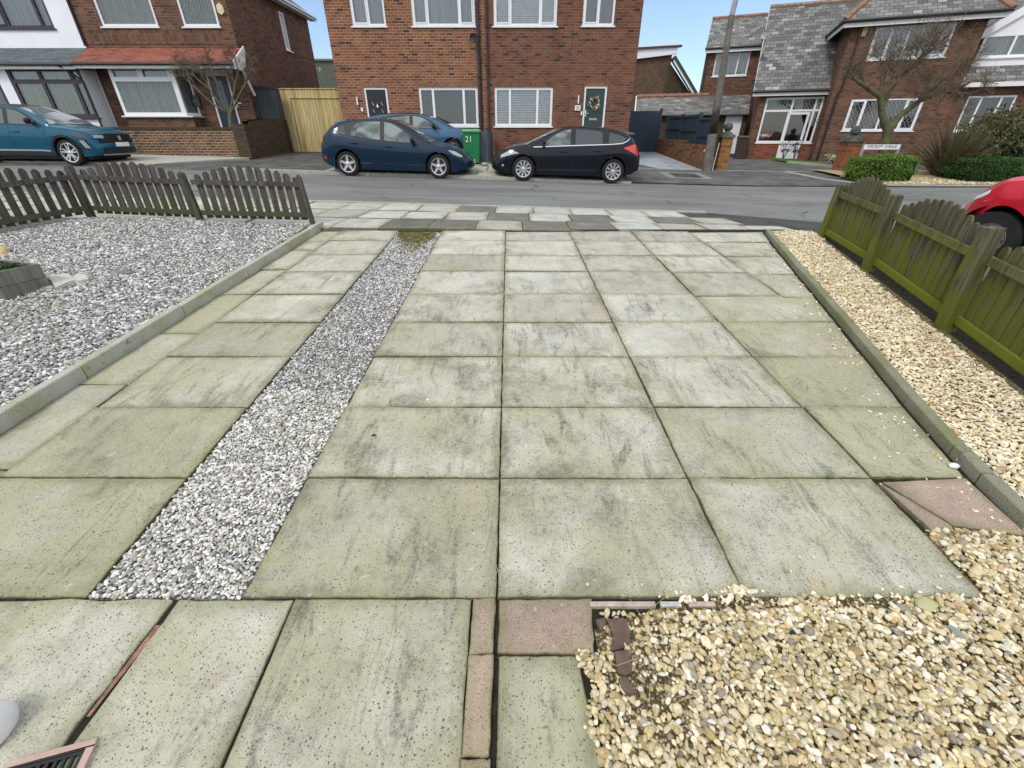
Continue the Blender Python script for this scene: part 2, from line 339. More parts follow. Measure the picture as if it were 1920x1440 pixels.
class Slabs:
    def __init__(s): s.mb = MB(); s.e = []; s.r = []; s.ms = []; s.dk = []
    def add(s, c, zf, gap=.006, nx=14, ny=10, moss=.5, dark=.3, lift=None, th=.05, rough=.0025, tilt=.004):
        c = [Vector((*p, 0)) for p in c]; ctr = sum(c, Vector()) / 4
        w = ((c[1] - c[0]).length + (c[2] - c[3]).length) / 2; d = ((c[3] - c[0]).length + (c[2] - c[1]).length) / 2
        gu, gv = gap / 2 / w, gap / 2 / d; lift = rnd.uniform(-.003, .003) if lift is None else lift
        ta, tb = rnd.uniform(-tilt, tilt), rnd.uniform(-tilt, tilt); rs = rnd.random(); n0 = len(s.mb.v)
        us = [0, .006 / w] + [i / nx for i in range(1, nx)] + [1 - .006 / w, 1]; vs2 = [0, .006 / d] + [j / ny for j in range(1, ny)] + [1 - .006 / d, 1]
        jit = {}
        def J(k): return jit.setdefault(k, rnd.uniform(-1, 1))
        NX, NY = len(us), len(vs2)
        for j, v in enumerate(vs2):
            for i, u in enumerate(us):
                U = gu + u * (1 - 2 * gu); V = gv + v * (1 - 2 * gv)
                p = (c[0] * (1 - U) + c[1] * U) * (1 - V) + (c[3] * (1 - U) + c[2] * U) * V
                e = min(min(u, 1 - u) * w, min(v, 1 - v) * d)
                if i in (0, NX - 1) or j in (0, NY - 1) or i in (1, NX - 2) or j in (1, NY - 2):
                    if i <= 1 or i >= NX - 2: p.x += J(('x', i < 3, j)) * rough
                    if j <= 1 or j >= NY - 2: p.y += J(('y', j < 3, i)) * rough
                z = zf(p.x, p.y) + lift + ta * (u - .5) * 2 + tb * (v - .5) * 2 + (-.004 if e == 0 else 0)
                s.mb.v.append((p.x, p.y, z)); s.e.append(e); s.r.append(rs); s.ms.append(moss); s.dk.append(dark)
        for j in range(NY - 1):
            for i in range(NX - 1):
                a = n0 + j * NX + i; s.mb.f.append((a, a + 1, a + NX + 1, a + NX)); s.mb.mi.append(s.mb.m)
        ring = [n0 + i for i in range(NX)] + [n0 + j * NX + NX - 1 for j in range(1, NY)] + [n0 + (NY - 1) * NX + i for i in range(NX - 2, -1, -1)] + [n0 + j * NX for j in range(NY - 2, 0, -1)]
        n1 = len(s.mb.v)
        for k in ring: x, y, z = s.mb.v[k]; s.mb.v.append((x, y, z - th)); s.e.append(0); s.r.append(rs); s.ms.append(moss); s.dk.append(dark)
        for k in range(len(ring)):
            a, b = ring[k], ring[(k + 1) % len(ring)]; s.mb.f.append((b, a, n1 + k, n1 + (k + 1) % len(ring))); s.mb.mi.append(s.mb.m)
    def build(s, name, mats):
        s.mb.at = {'edge': s.e, 'rs': s.r, 'moss': s.ms, 'dark': s.dk}
        return struct(s.mb.build(name, mats, smooth=35))
# --- driveway
def py2y(py): return on(960, py).y
ROWS = [.87, 1.467, 2.03, 2.623, 3.18, 3.77, 4.39, 4.96, 5.55, 6.02]
ROWS = [.0935 + .998 * t for t in ROWS]
def lin(a, b):                                   # column line between two pixels on the driveway plane -> x(y)
    p, q = on(*a), on(*b); return lambda y: p.x + (q.x - p.x) * (y - p.y) / (q.y - p.y)
KL = lin((90, 753), (540, 470)); L1 = lin((190, 755), (500, 533)); L2 = lin((150, 1130), (750, 430)); L3 = lin((450, 1125), (828, 435))
L4 = lin((937, 895), (948, 433)); L5 = lin((1290, 895), (1070, 440)); L6 = lin((1640, 900), (1190, 441)); L7 = lin((1418, 522), (1305, 444))
KP = [on(*p) for p in ((1435, 437), (1484, 497), (1534, 556), (1624, 664), (1697, 754), (1782, 850), (1832, 903), (1920, 989))]
def KR(y):
    for a, b in zip(KP, KP[1:]):
        if b.y <= y <= a.y: return a.x + (b.x - a.x) * (y - a.y) / (b.y - a.y)
    return KP[0].x + (y - KP[0].y) * .5 if y > KP[0].y else KP[-1].x
dzf = lambda x, y: dz(y)
S = Slabs()
for k in range(len(ROWS) - 1):
    y0, y1 = ROWS[k], ROWS[k + 1]; far = k / 9
    def q(a, b, o0=0, o1=0): return [(a(y0 + o0), y0 + o0), (b(y0 + o0), y0 + o0), (b(y1 + o1), y1 + o1), (a(y1 + o1), y1 + o1)]
    mo = .98 - .76 * far
    S.add(q(L1, L2), dzf, moss=mo + .08, dark=.25, gap=.008)
    S.add(q(L3, L4), dzf, moss=mo + rnd.uniform(-.15, .1), dark=rnd.uniform(.6, 1.0) * (1.15 - far), gap=.006)
    o1 = .04 if k > 5 else 0; o0 = .04 if k > 6 else 0
    S.add(q(L4, L5, -o0, -o1), dzf, moss=mo - .15, dark=rnd.uniform(.3, .8) * (1.1 - far * .6), gap=.006)
    S.add(q(L5, L6, -o0, -o1), dzf, moss=mo - .15, dark=rnd.uniform(.3, .8) * (1.1 - far * .6), gap=.008)
    k1 = lambda y: KR(y) - .035
    if k >= 5: S.add(q(L6, lambda y: L7(y), -.05, -.05), dzf, moss=mo + .05, dark=.3); S.add(q(lambda y: L7(y), k1, -.08, -.08), dzf, moss=mo + .2, dark=.2)
    elif k >= 1: S.add(q(L6, k1), dzf, moss=(1.45 if k == 1 else mo + .25), dark=.25)
# side band against the left kerb: longer stones
ys = [.965, 1.62, 2.37, 3.08, 3.86, 4.55, 5.25, 5.62, 6.10]
for a, b in zip(ys, ys[1:]):
    S.add([(KL(a), a), (L1(a), a), (L1(b), b), (KL(b), b)], dzf, moss=rnd.uniform(.7, 1.05), dark=.05, gap=.009, nx=6, lift=-.008)
# front rows below the first joint
yj = ROWS[0]
S.add([(-3.0, -.25), (-1.285, .42), (-1.236, yj), (-3.0, yj)], dzf, moss=.80, dark=.25, gap=.012, rough=.006)
S.add([(-1.280, .2), (-.797, .2), (-.797, yj), (-1.226, yj)], dzf, moss=.78, dark=.25, gap=.012)
S.add([(-.797, -.1), (-.132, -.1), (-.145, yj), (-.797, yj)], dzf, moss=.85, dark=.6, gap=.010)
S.add([(-.048, -.1), (.30, -.1), (.222, .772), (-.048, .772)], dzf, moss=1.0, dark=.2, gap=.008)
S.add([(L5(.9) - 2, .3), (L5(.9) - 1.9, .3), (L5(.9) - 1.9, .31), (L5(.9) - 2, .31)], dzf)  # buried offcut
S.mb.m = 1
y23 = on(932, 1226).y; y19 = on(900, 1420).y
S.add([(-.05, y23), (.275, y23), (.297, yj), (-.05, yj)], dzf, moss=.35, dark=.2, nx=10, ny=8, gap=.007)
for a, b in ((y23, yj), (y19, y23), (-.12, y19)): S.add([(-.134 - .012 * (a > .5), a), (-.060, a), (-.057, b), (-.146, b)], dzf, moss=.35, dark=.15, nx=4, ny=6, gap=.005)
# broken pink slab beside the right kerb
y1 = ROWS[1]; pA = on(1645, 903); pB = on(1808, 1042); pC = on(1790, 985); pD = on(1920, 1005); pE = on(1832, 905)
S.add([(pB.x - .02, pB.y), (pC.x - .012, pC.y - .003), ((pC.x + pA.x) / 2 - .006, (pC.y + pA.y) / 2), (pA.x, pA.y - .006)], dzf, moss=.4, dark=.1, nx=6, ny=6, gap=.001, lift=.0035, tilt=0, rough=.001)
S.add([(pC.x - .005, pC.y - .005), (pD.x + .02, pD.y + .0), (KR(y1) - .04, y1 - .004), (pA.x + .02, pA.y - .004)], dzf, moss=.4, dark=.1, nx=8, ny=6, gap=.001, lift=.0035, tilt=0, rough=.001)
S.build('driveway', [M_SLAB, M_SLAB_P])
sheet('driveway_bed', lambda u, v: (-3.1 + u * 6.9, -.4 + v * 6.62, dz(-.4 + v * 6.62) - .016), 4, 12, M_SOIL)
sheet('mortar_joint', lambda u, v: (-1.262 + v * .030 + (u - .5) * (.010 + .012 * v), .60 + v * .265, dz(.60 + v * .265) - .004), 2, 10, plain('red_mortar', (.26, .14, .10), .9, .1, var=.5, sc_=30))
# --- footway
def zf_foot(x, y): return gz(x, max(6.16, y)) if y > 6.16 else dz(y) if False else gz(x, 6.16)
FR = [on(960, 431).y, 6.92, 7.66, 8.43]
P = Slabs(); dark_at = {(0, 2): 1, (0, 3): .7, (0, 5): 1, (0, 6): 1, (1, 4): .8, (1, 6): .9, (1, 8): 1, (2, 3): .9, (0, 11): 1}
for r_ in range(3):
    w = .66; off = (-.10, .02, .12)[r_]
    for i in range(-30, 14):
        x0 = -3.05 + i * w + off + r_ * .0; x1 = x0 + w
        sh = .05 * (r_ - 1); y0, y1 = FR[r_], FR[r_ + 1]
        if x1 > 3.9 - r_ * .35 + .4: continue
        d = dark_at.get((r_, i)); P.mb.m = 1 if d else 0
        jog = [rnd.uniform(-.008, .008) for _ in range(4)]
        if y0 < 6.3: jog[0] = jog[1] = 0
        P.add([(x0, y0 + jog[0] * .8), (x1, y0 + jog[1] * .8), (x1 + .01, y1), (x0 + .01, y1)], lambda x, y: gz(x, max(y, 6.16)), moss=rnd.uniform(.2, .7), dark=rnd.uniform(.1, .6), nx=5, ny=5, gap=.007, tilt=.006, lift=rnd.uniform(-.003, .004))
P.build('footway', [M_FLAG, M_FLAG_D])
def strip(name, pts, w, h, mat, stone=.9, zf=gz, inner=1, drop=.25, up=0, gap=.008, kind=True):   # kerb of separate stones along a line
    mb = MB(); acc = 0
    pts = [Vector((*p, 0)) for p in pts]
    for a, b in zip(pts, pts[1:]):
        L = (b - a).length; n = max(1, round(L / stone)); t = (b - a) / n
        for i in range(n):
            p, q2 = a + t * i, a + t * (i + 1); dr = (q2 - p).normalized(); nn = Vector((-dr.y, dr.x, 0)) * (w / 2) * 1
            p = p + dr * gap / 2; q2 = q2 - dr * gap / 2; j = rnd.uniform(-.004, .004)
            zp, zq = zf(p.x, p.y) + h + j + up, zf(q2.x, q2.y) + h + rnd.uniform(-.004, .004) + up
            m_ = .006; c4 = [p - nn, q2 - nn, q2 + nn, p + nn]; z4 = [zp, zq, zq, zp]; n0 = len(mb.v)
            ctr = (p + q2) / 2
            for k in range(4): mb.v.append((c4[k].x, c4[k].y, z4[k] - drop))
            for k in range(4): mb.v.append((c4[k].x, c4[k].y, z4[k] - m_))
            for k in range(4):
                v = c4[k] + (-nn.normalized() if k in (2, 3) else nn.normalized()) * m_ + (dr if k in (0, 3) else -dr) * m_ * .6; mb.v.append((v.x, v.y, z4[k]))
            for k in range(4):
                l_ = (k + 1) % 4; mb.f.append((n0 + k, n0 + l_, n0 + 4 + l_, n0 + 4 + k)); mb.f.append((n0 + 4 + k, n0 + 4 + l_, n0 + 8 + l_, n0 + 8 + k)); mb.mi += [0, 0]
            mb.f.append((n0 + 8, n0 + 9, n0 + 10, n0 + 11)); mb.mi.append(0)
    o = mb.build(name, mat); return struct(o) if kind else o
def m_kerb(name, base, green, g=.6):
    m = Mat(name, .9, .15); o = m.obj(); c = m.mix(m.noise(o, 5, 6, .65), base, tuple(x * .6 for x in base))
    c = m.mix(m.rng(m.noise(o, 2.5, 6, .65), .40, .66, 0, g), c, green); c = m.mix(m.rng(m.vor(o, 55), .1, .2, .8, 0), c, (.05, .05, .045))
    c = m.mix(m.rng(m.noise(o, 14, 6, .75), .58, .72, 0, .75), c, (.05, .05, .04)); m.col(c); m.bump(m.noise(o, 90, 4, .7), .6, .01); return m.m
M_KERB = m_kerb('kerb_concrete', (.54, .53, .45), (.34, .34, .17)); M_KERB_R = m_kerb('kerb_mossy', (.31, .305, .22), (.19, .20, .075), .75)
M_KERB_S = m_kerb('street_kerb', (.46, .455, .41), (.30, .30, .2), .3)
strip('footway_kerb', [(x, 8.5) for x in (-30, -20, -10, 0, 3.6)], .13, .005, M_KERB_S, .9)
kl = [(KL(y) - .034, y) for y in (.55, 6.25)]
strip('garden_kerb', kl, .062, .085, M_KERB, .93, zf=dzf)
strip('garden_kerb', [(p.x + .03, p.y) for p in reversed(KP)], .062, .05, M_KERB_R, .62, zf=dzf)
strip('garden_kerb', [(-2.8, 6.27), (-5.75, 6.25), (-6.15, 5.4), (-6.75, 4.1)], .05, .03, M_KERB, .9, zf=dzf)
# worn tarmac patch at the corner beyond the gold bed, and the neighbouring ground behind the right fence
sheet('tarmac_patch', lambda u, v: (2.6 + u * 4.6, 5.9 + v * 2.75 * (1 - .75 * max(0, (u - .2))), max(gz(2.6 + u * 4.6, 5.9 + v * 2.7 * (1 - .75 * max(0, (u - .2)))), 0) - .012 - .06 * v * u), 10, 8, M_TARM2)
sheet('side_footway', lambda u, v: (3.9 + u * 9, -2 + v * 8.2, dz(max(0, -2 + v * 8.2)) * .5 + .02 + .10 * v), 8, 8, M_TARM)
# beds under the gravel
def m_grit(name, cs):
    m = Mat(name, .95, .1); o = m.obj(); v = m.n('ShaderNodeTexVoronoi'); m.l(o, v.inputs[0]); v.inputs['Scale'].default_value = 110; sp = m.n('ShaderNodeSeparateColor'); m.l(v.outputs['Color'], sp.inputs[0])
    c = m.ramp(sp.outputs[0], [(0, cs[0]), (.35, cs[1]), (.65, cs[2]), (1, cs[3])]); c = m.mix(m.rng(v.outputs['Distance'], .3, .6, 0, .8), c, (.03, .027, .02)); m.col(c); m.bump(v.outputs['Distance'], .8, .006); return m.m
M_GRIT_W = m_grit('grit_grey', [(.08, .08, .075), (.17, .17, .16), (.30, .29, .27), (.45, .44, .42)]); M_GRIT_G = m_grit('grit_gold', [(.10, .08, .04), (.22, .17, .08), (.36, .28, .15), (.5, .42, .26)])
sheet('bed_soil', lambda u, v: (-9 + u * (9 - 2.85), .3 + v * 6.0, dz(.3 + v * 6.0) + .035 + max(0, 9 - u * 6.15 - 3.2) * .030 * ((.3 + v * 6) / 6.3) ** 2), 8, 8, M_GRIT_W)
def bsr(u, v):
    y = -.4 + v * 6.35; x0 = KR(max(y, 1.2)) + .03; return (x0 + u * (4.02 - (5.85 - y) * .238 - x0), y, dz(y) + .012)
sheet('bed_soil', bsr, 4, 24, M_GRIT_G)
sheet('strip_base', lambda u, v: (L2(.96 + 5.1 * v) + .006 + u * (L3(.96 + 5.1 * v) - L2(.96 + 5.1 * v) - .012), .96 + 5.1 * v, dz(.96 + 5.1 * v) - .0135), 2, 10, M_GRIT_W)
sheet('patch_base', lambda u, v: (.285 + u * 2.6, -.2 + v * (1.05 if u < .5 else 1.45), dz(-.2 + v * (1.13 if u < .5 else 1.45)) - .0105), 2, 4, M_GRIT_G)
sheet('fence_soil', lambda u, v: (2.5 + u * 1.3 + v * 1.25, .4 + v * 5.5, dz(.4 + v * 5.5) + .004), 4, 8, M_SOIL)

# ================================================================== GRAVEL
def protos(nver, sub, seed):
    r = random.Random(seed); out = []
    for _ in range(nver):
        bm = bmesh.new(); bmesh.ops.create_icosphere(bm, subdivisions=sub, radius=1)
        cuts = [(Vector((r.gauss(0, 1), r.gauss(0, 1), r.gauss(0, 1))).normalized(), r.uniform(.55, .85)) for _ in range(7)]
        for v in bm.verts:
            for n_, d_ in cuts:
                k = v.co.dot(n_)
                if k > d_: v.co -= n_ * (k - d_)
            v.co *= r.uniform(.95, 1.05)
        bm.faces.ensure_lookup_table(); V = np.array([v.co[:] for v in bm.verts], 'f'); Fc = np.array([[v.index for v in f.verts] for f in bm.faces], 'i'); bm.free(); out.append((V, Fc))
    return out
PR = {1: protos(10, 1, 3), 2: protos(10, 2, 4)}
def stones(name, pts, size, colors, mat, sub=1, flat=.62, seed=1, label=None, cat=None):
    rg = np.random.default_rng(seed); pts = np.asarray(pts, 'f'); n = len(pts); pr = PR[sub]; VV = []; FF = []; CC = []; base = 0
    which = rg.integers(0, len(pr), n); cidx = rg.random(n); cols = np.array([c for c, w in colors], 'f'); cw = np.cumsum([w for c, w in colors]); cw = cw / cw[-1]
    for k, (V, Fc) in enumerate(pr):
        I = np.where(which == k)[0]; m = len(I)
        if not m: continue
        s = size * rg.lognormal(0, .25, m) * .5
        sc3 = np.stack([s * rg.uniform(.95, 1.5, m), s * rg.uniform(.7, 1.05, m), s * rg.uniform(flat * .8, flat * 1.25, m)], 1)
        P3 = V[None] * sc3[:, None]
        a = rg.uniform(0, 2 * np.pi, m); t = rg.normal(0, .35, m); t2 = rg.normal(0, .35, m)
        ct, st = np.cos(t)[:, None], np.sin(t)[:, None]; x, y, z = P3[..., 0], P3[..., 1], P3[..., 2]
        y, z = y * ct - z * st, y * st + z * ct
        ct, st = np.cos(t2)[:, None], np.sin(t2)[:, None]; x, z = x * ct - z * st, x * st + z * ct
        ca, sa = np.cos(a)[:, None], np.sin(a)[:, None]; x, y = x * ca - y * sa, x * sa + y * ca
        W = np.stack([x, y, z], -1) + pts[I][:, None]
        VV.append(W.reshape(-1, 3)); nv = len(V); FF.append((Fc[None] + (base + np.arange(m) * nv)[:, None, None]).reshape(-1, 3)); base += m * nv
        ci = np.searchsorted(cw, cidx[I]); cc = cols[np.clip(ci, 0, len(cols) - 1)] * rg.uniform(.74, 1.10, (m, 1)); CC.append(np.repeat(cc, nv, 0))
    V = np.concatenate(VV).astype('f'); Fc = np.concatenate(FF).astype('i'); C = np.concatenate(CC); C = np.concatenate([C, np.ones((len(C), 1))], 1).astype('f')
    me = bpy.data.meshes.new(name); me.vertices.add(len(V)); me.vertices.foreach_set('co', V.ravel()); me.loops.add(Fc.size); me.loops.foreach_set('vertex_index', Fc.ravel())
    me.polygons.add(len(Fc)); me.polygons.foreach_set('loop_start', np.arange(0, Fc.size, 3, dtype='i')); me.update()
    at_ = me.attributes.new('tint', 'FLOAT_COLOR', 'POINT'); at_.data.foreach_set('color', C.ravel()); me.materials.append(mat); me.shade_smooth(); me.set_sharp_from_angle(angle=R(38))
    o = bpy.data.objects.new(name, me); col.objects.link(o); o['kind'] = 'stuff'
    if label: o['label'] = label; o['category'] = cat
    return o
def m_stone(name, green=(.3, .3, .1), g=.25):
    m = Mat(name, .72, .3); o = m.obj(); c = m.attr('tint', 'Color')
    c = m.mix(1, c, m.ramp(m.noise(o, 130, 4, .6), [(.3, (.78, .76, .72)), (.7, (1.15, 1.15, 1.15))]), 'MULTIPLY')
    c = m.mix(m.rng(m.noise(o, 1.1, 5, .7), .50, .70, 0, g), c, green); m.col(c); m.bump(m.noise(o, 160, 3), .2, .003); return m.m
M_ST_W = m_stone('white_gravel', (.30, .31, .20), .35); M_ST_G = m_stone('gold_gravel', (.33, .30, .08), .40)
def scatter(x0, x1, y0, y1, step, keep, zf, seed, jz=.006, jit=.9):
    rg = np.random.default_rng(seed); X, Y = np.meshgrid(np.arange(x0, x1, step), np.arange(y0, y1, step)); X = X.ravel() + rg.uniform(-jit, jit, X.size) * step * .6; Y = Y.ravel() + rg.uniform(-jit, jit, Y.size) * step * .6
    out = [(x, y, zf(x, y) + r * jz) for x, y, r in zip(X, Y, rg.uniform(-1, 1, X.size)) if keep(x, y)]
    return out
WHITE = [((.80, .79, .74), 7), ((.60, .59, .54), 5), ((.42, .41, .37), 4), ((.31, .30, .28), 2.2), ((.40, .29, .19), .22), ((.16, .16, .15), .5), ((.52, .46, .37), .9)]
WHITE2 = [((.76, .74, .71), 6), ((.52, .51, .49), 5), ((.34, .335, .335), 5), ((.22, .215, .22), 3.6), ((.14, .14, .15), .8), ((.45, .38, .28), .5)]
GOLD = [((.64, .54, .33), 5), ((.74, .66, .47), 4.5), ((.54, .44, .24), 3.2), ((.80, .76, .62), 1.7), ((.42, .31, .15), 1.3), ((.34, .305, .24), .8), ((.22, .20, .165), .3), ((.60, .42, .22), .35)]
GOLD2 = [((.80, .70, .48), 5), ((.86, .79, .62), 5), ((.66, .52, .30), 3), ((.50, .38, .20), 1.2), ((.70, .54, .32), .35)]
pts = scatter(-1.62, -.9, ROWS[0] + .01, 2.3, .0098, lambda x, y: L2(y) + .008 < x < L3(y) - .008, lambda x, y: dz(y) - .012, 1, .007)
stones('white_gravel_strip', pts, .0148, WHITE, M_ST_W, 2, seed=11, label='strip of small white and grey stones between the slab columns', cat='gravel')
pts = scatter(-1.62, -.9, 2.3, 6.02, .0118, lambda x, y: L2(y) + .008 < x < L3(y) - .008, lambda x, y: dz(y) - .012, 2, .007)
stones('white_gravel_strip', pts, .0175, WHITE2, M_ST_W, 1, seed=12, label='far end of the white stone strip running up to the footway', cat='gravel')
def bed_l(x, y): return x < KL(y) - .07 and y < 6.24 and (x > -6.3 - (6.3 - y) * -.0 or True) and x > -5.85 - (6.3 - y) * .42 and x > -1.22 * (y * .862 + .85) 
hum = lambda x, y: .012 * math.sin(x * 2.1 + y) + .01 * math.sin(y * 3.3 - x * 1.4)
pts = scatter(-8, -2.8, .9, 6.25, .0145, bed_l, lambda x, y: dz(y) + .050 + hum(x, y) + max(0, -x - 3.2) * .032 * (y / 6.3) ** 2, 3, .012)
stones('grey_white_gravel_bed', pts, .0245, WHITE2, M_ST_W, 1, seed=13, label='grey and white stone chippings filling the garden bed behind the picket fence', cat='gravel')
def bed_r(x, y): return KR(max(y, 1.2)) + .07 < x < 3.98 - (5.85 - y) * .238 - .05 * (1 if y < 5.5 else 0) and y < 5.95 and x < 1.25 * (y * .862 + .9)
pts = scatter(2.1, 4.1, .75, 5.95, .0142, bed_r, lambda x, y: dz(y) + .028 + .006 * math.sin(x * 9), 4, .010)
stones('gold_gravel_bed', pts, .0215, GOLD2, M_ST_G, 1, seed=14, label='golden stone chippings in the narrow bed beside the mossy wooden fence', cat='gravel')
xe = on(1090, 1235).x; yG = on(1200, 1138).y
def bed_g(x, y):
    lim = ROWS[0] - .012 + .02 * math.sin(x * 13) * (x > .8)
    if .28 < x < .85: lim = yG - .012
    if x > L6(1.0) + .02: lim = ROWS[1] - .3 if x < pC.x + .04 else pD.y + .0
    if x > 1.9 and y > .9: return pC.x - .03 < x < KR(max(y, 1.2)) and y < pC.y - .02 and x > pB.x - .02 + (y - pB.y) * -.2
    if 1.75 < x and y > ROWS[0] - .02: return x > 1.66 + (y - .9) * .3 and y < pC.y - .02
    a = .232 + (.62 - y) * .03 + .018 * math.sin(y * 30) if y < .78 else .315
    return x > a and y < lim and not (.33 < x < .47 and y > .60 and rnd.random() < .55)
pts = scatter(.2, 2.9, .12, 1.55, .0118, bed_g, lambda x, y: dz(y) - .004 + .008 * math.sin(x * 7 + 2 * y), 5, .012)
stones('gold_gravel_patch', pts, .0198, GOLD, M_ST_G, 2, seed=15, label='golden pebbles in the foreground corner beside the cut slabs', cat='gravel')
# loose stones kicked on to the slabs
r2 = random.Random(5); loose = []
for px, py in ((1102, 1095), (1204, 1095), (1277, 1110), (1305, 1112), (1500, 1045), (1526, 1045), (1475, 1070), (1483, 1072), (1520, 1088), (1545, 1092), (1655, 1105), (1764, 1080), (1798, 1082), (1760, 1102), (1725, 1110), (1805, 1058), (1795, 862), (1640, 858), (1668, 856), (1684, 850), (1740, 815), (1722, 836), (1755, 800), (1705, 912), (1652, 908), (1690, 1100)):
    p = on(px, py, .004); loose.append((p.x, p.y, p.z))
for _ in range(240):
    y = r2.uniform(1.3, 5.8); x = KR(y) - .05 - abs(r2.gauss(0, .13)); loose.append((x, y, dz(y) + .004))
for _ in range(70):
    p = on(1388 + r2.gauss(0, 16), 1100 + abs(r2.gauss(0, 12)), .006); loose.append((p.x, p.y, p.z))
for _ in range(90):
    p = on(r2.uniform(1230, 1850), 1124 + r2.gauss(0, 7), .006); loose.append((p.x, p.y, p.z))
for _ in range(26):
    y = r2.uniform(2.0, 5.8); x = r2.uniform(-2.6, KR(y)); loose.append((x, y, dz(y) + .002))
stones('loose_stones', loose, .017, GOLD2, M_ST_G, 1, seed=16, label='scattered loose pale stones lying on the slabs along the right kerb', cat='stones')
# ================================================================== BUILDING MATERIALS
RED = [(0, (0.175, 0.064, 0.038)), (.22, (0.240, 0.089, 0.048)), (.45, (0.292, 0.118, 0.063)), (.62, (0.211, 0.087, 0.050)), (.78, (0.263, 0.136, 0.076)), (.88, (0.140, 0.064, 0.043)), (.955, (0.073, 0.042, 0.034)), (1, (0.058, 0.037, 0.031))]
DARKR = [(0, (0.123, 0.050, 0.032)), (.25, (0.175, 0.069, 0.043)), (.5, (0.211, 0.092, 0.056)), (.7, (0.152, 0.067, 0.045)), (.85, (0.181, 0.104, 0.067)), (.94, (0.076, 0.047, 0.036)), (1, (0.047, 0.035, 0.029))]
BRN = [(0, (0.115, 0.053, 0.034)), (.3, (0.158, 0.074, 0.045)), (.55, (0.193, 0.103, 0.063)), (.75, (0.135, 0.068, 0.046)), (.9, (0.088, 0.056, 0.040)), (1, (0.058, 0.043, 0.034))]
M_BR_A = bricks('brick_red', RED, (.42, .30, .20), gap=.0125, dirt=.12)
M_BR_B = bricks('brick_dark_red', DARKR, (.26, .17, .12), gap=.011, dirt=.35)
M_BR_L = bricks('brick_left', BRN, (.24, .165, .12), gap=.0125, dirt=.25)
M_BR_R = bricks('brick_right', BRN, (.22, .15, .11), gap=.012, dirt=.4, vary=.3)
M_BR_O = bricks('brick_orange', [(0, (.22, .072, .038)), (.4, (.28, .10, .05)), (.8, (.20, .068, .038)), (1, (.14, .055, .035))], (.28, .16, .10), gap=.008, dirt=.2)
M_BR_W = bricks('brick_garden_wall', BRN, (.46, .36, .26), gap=.014, dirt=.2, moss=((.12, .12, .05), .5, .5))
M_BR_D = bricks('brick_mossy_wall', [(0, (.085, .045, .032)), (.5, (.115, .062, .042)), (1, (.05, .035, .03))], (.07, .06, .045), gap=.010, dirt=.5, moss=((.05, .06, .025), .42, .7))
M_BR_Y = bricks('brick_far', [(0, (.12, .07, .045)), (.5, (.16, .10, .06)), (1, (.09, .055, .04))], (.12, .09, .06), dirt=.3)
M_SOLD = bricks('brick_soldier', BRN, (.20, .14, .10), w=.083, h=.235, gap=.012)
M_SOLDR = bricks('brick_soldier_red', RED, (.36, .26, .18), w=.083, h=.235, gap=.012)
M_SLATE = bricks('slate_grey', [(0, (.10, .10, .098)), (.3, (.165, .165, .155)), (.55, (.24, .235, .22)), (.75, (.14, .138, .14)), (.92, (.28, .27, .25)), (1, (.42, .41, .39))], (.045, .045, .04), w=.32, h=.20, gap=.016, rough=.7, dirt=.5, dirtcol=(.06, .065, .06), bump=.9, dist=.012, moss=((.09, .10, .05), .55, .5))
M_SLATE_D = bricks('slate_dark', [(0, (.09, .11, .12)), (.5, (.12, .145, .15)), (1, (.15, .17, .175))], (.03, .035, .04), w=.30, h=.12, gap=.016, rough=.6, dirt=.1)
M_TILE_R = bricks('tile_red', [(0, (.27, .088, .062)), (.5, (.35, .125, .088)), (.9, (.23, .078, .058)), (1, (.16, .07, .055))], (.12, .045, .035), w=.27, h=.13, gap=.014, rough=.75, dirt=.35, dirtcol=(.16, .10, .07))
M_UPVC = plain('white_upvc', (.80, .81, .82), .35, .5, var=.03)
M_WHITE = plain('white_render', (.84, .85, .88), .9, .1, var=.06, sc_=1.2, bump=.2)
M_PAINTW = plain('white_paint', (.74, .74, .71), .5, .4, var=.1, sc_=9)
M_DKF = plain('dark_frame', (.055, .05, .06), .5, .3, var=.3, sc_=20)
M_BLACK = plain('black_plastic', (.018, .018, .02), .45, .4)
M_IRON = plain('cast_iron', (.05, .04, .042), .6, .3, var=.3, sc_=14)
M_GREY = plain('grey_metal', (.30, .31, .32), .45, .5, var=.1)
M_CHROME = Mat('chrome', .18, .5, 1, (.75, .75, .75)).m
M_TERRA = plain('terracotta', (.28, .145, .10), .85, .2, var=.35, sc_=5)
M_NAVY = plain('navy_timber', (.030, .048, .070), .55, .35, var=.25, sc_=8)
M_NAVYD = plain('navy_door', (.012, .03, .055), .35, .5, var=.1)
M_GREEND = plain('green_door', (.028, .055, .058), .4, .45, var=.08)
M_BLKD = plain('black_door', (.014, .015, .02), .3, .5, var=.1)
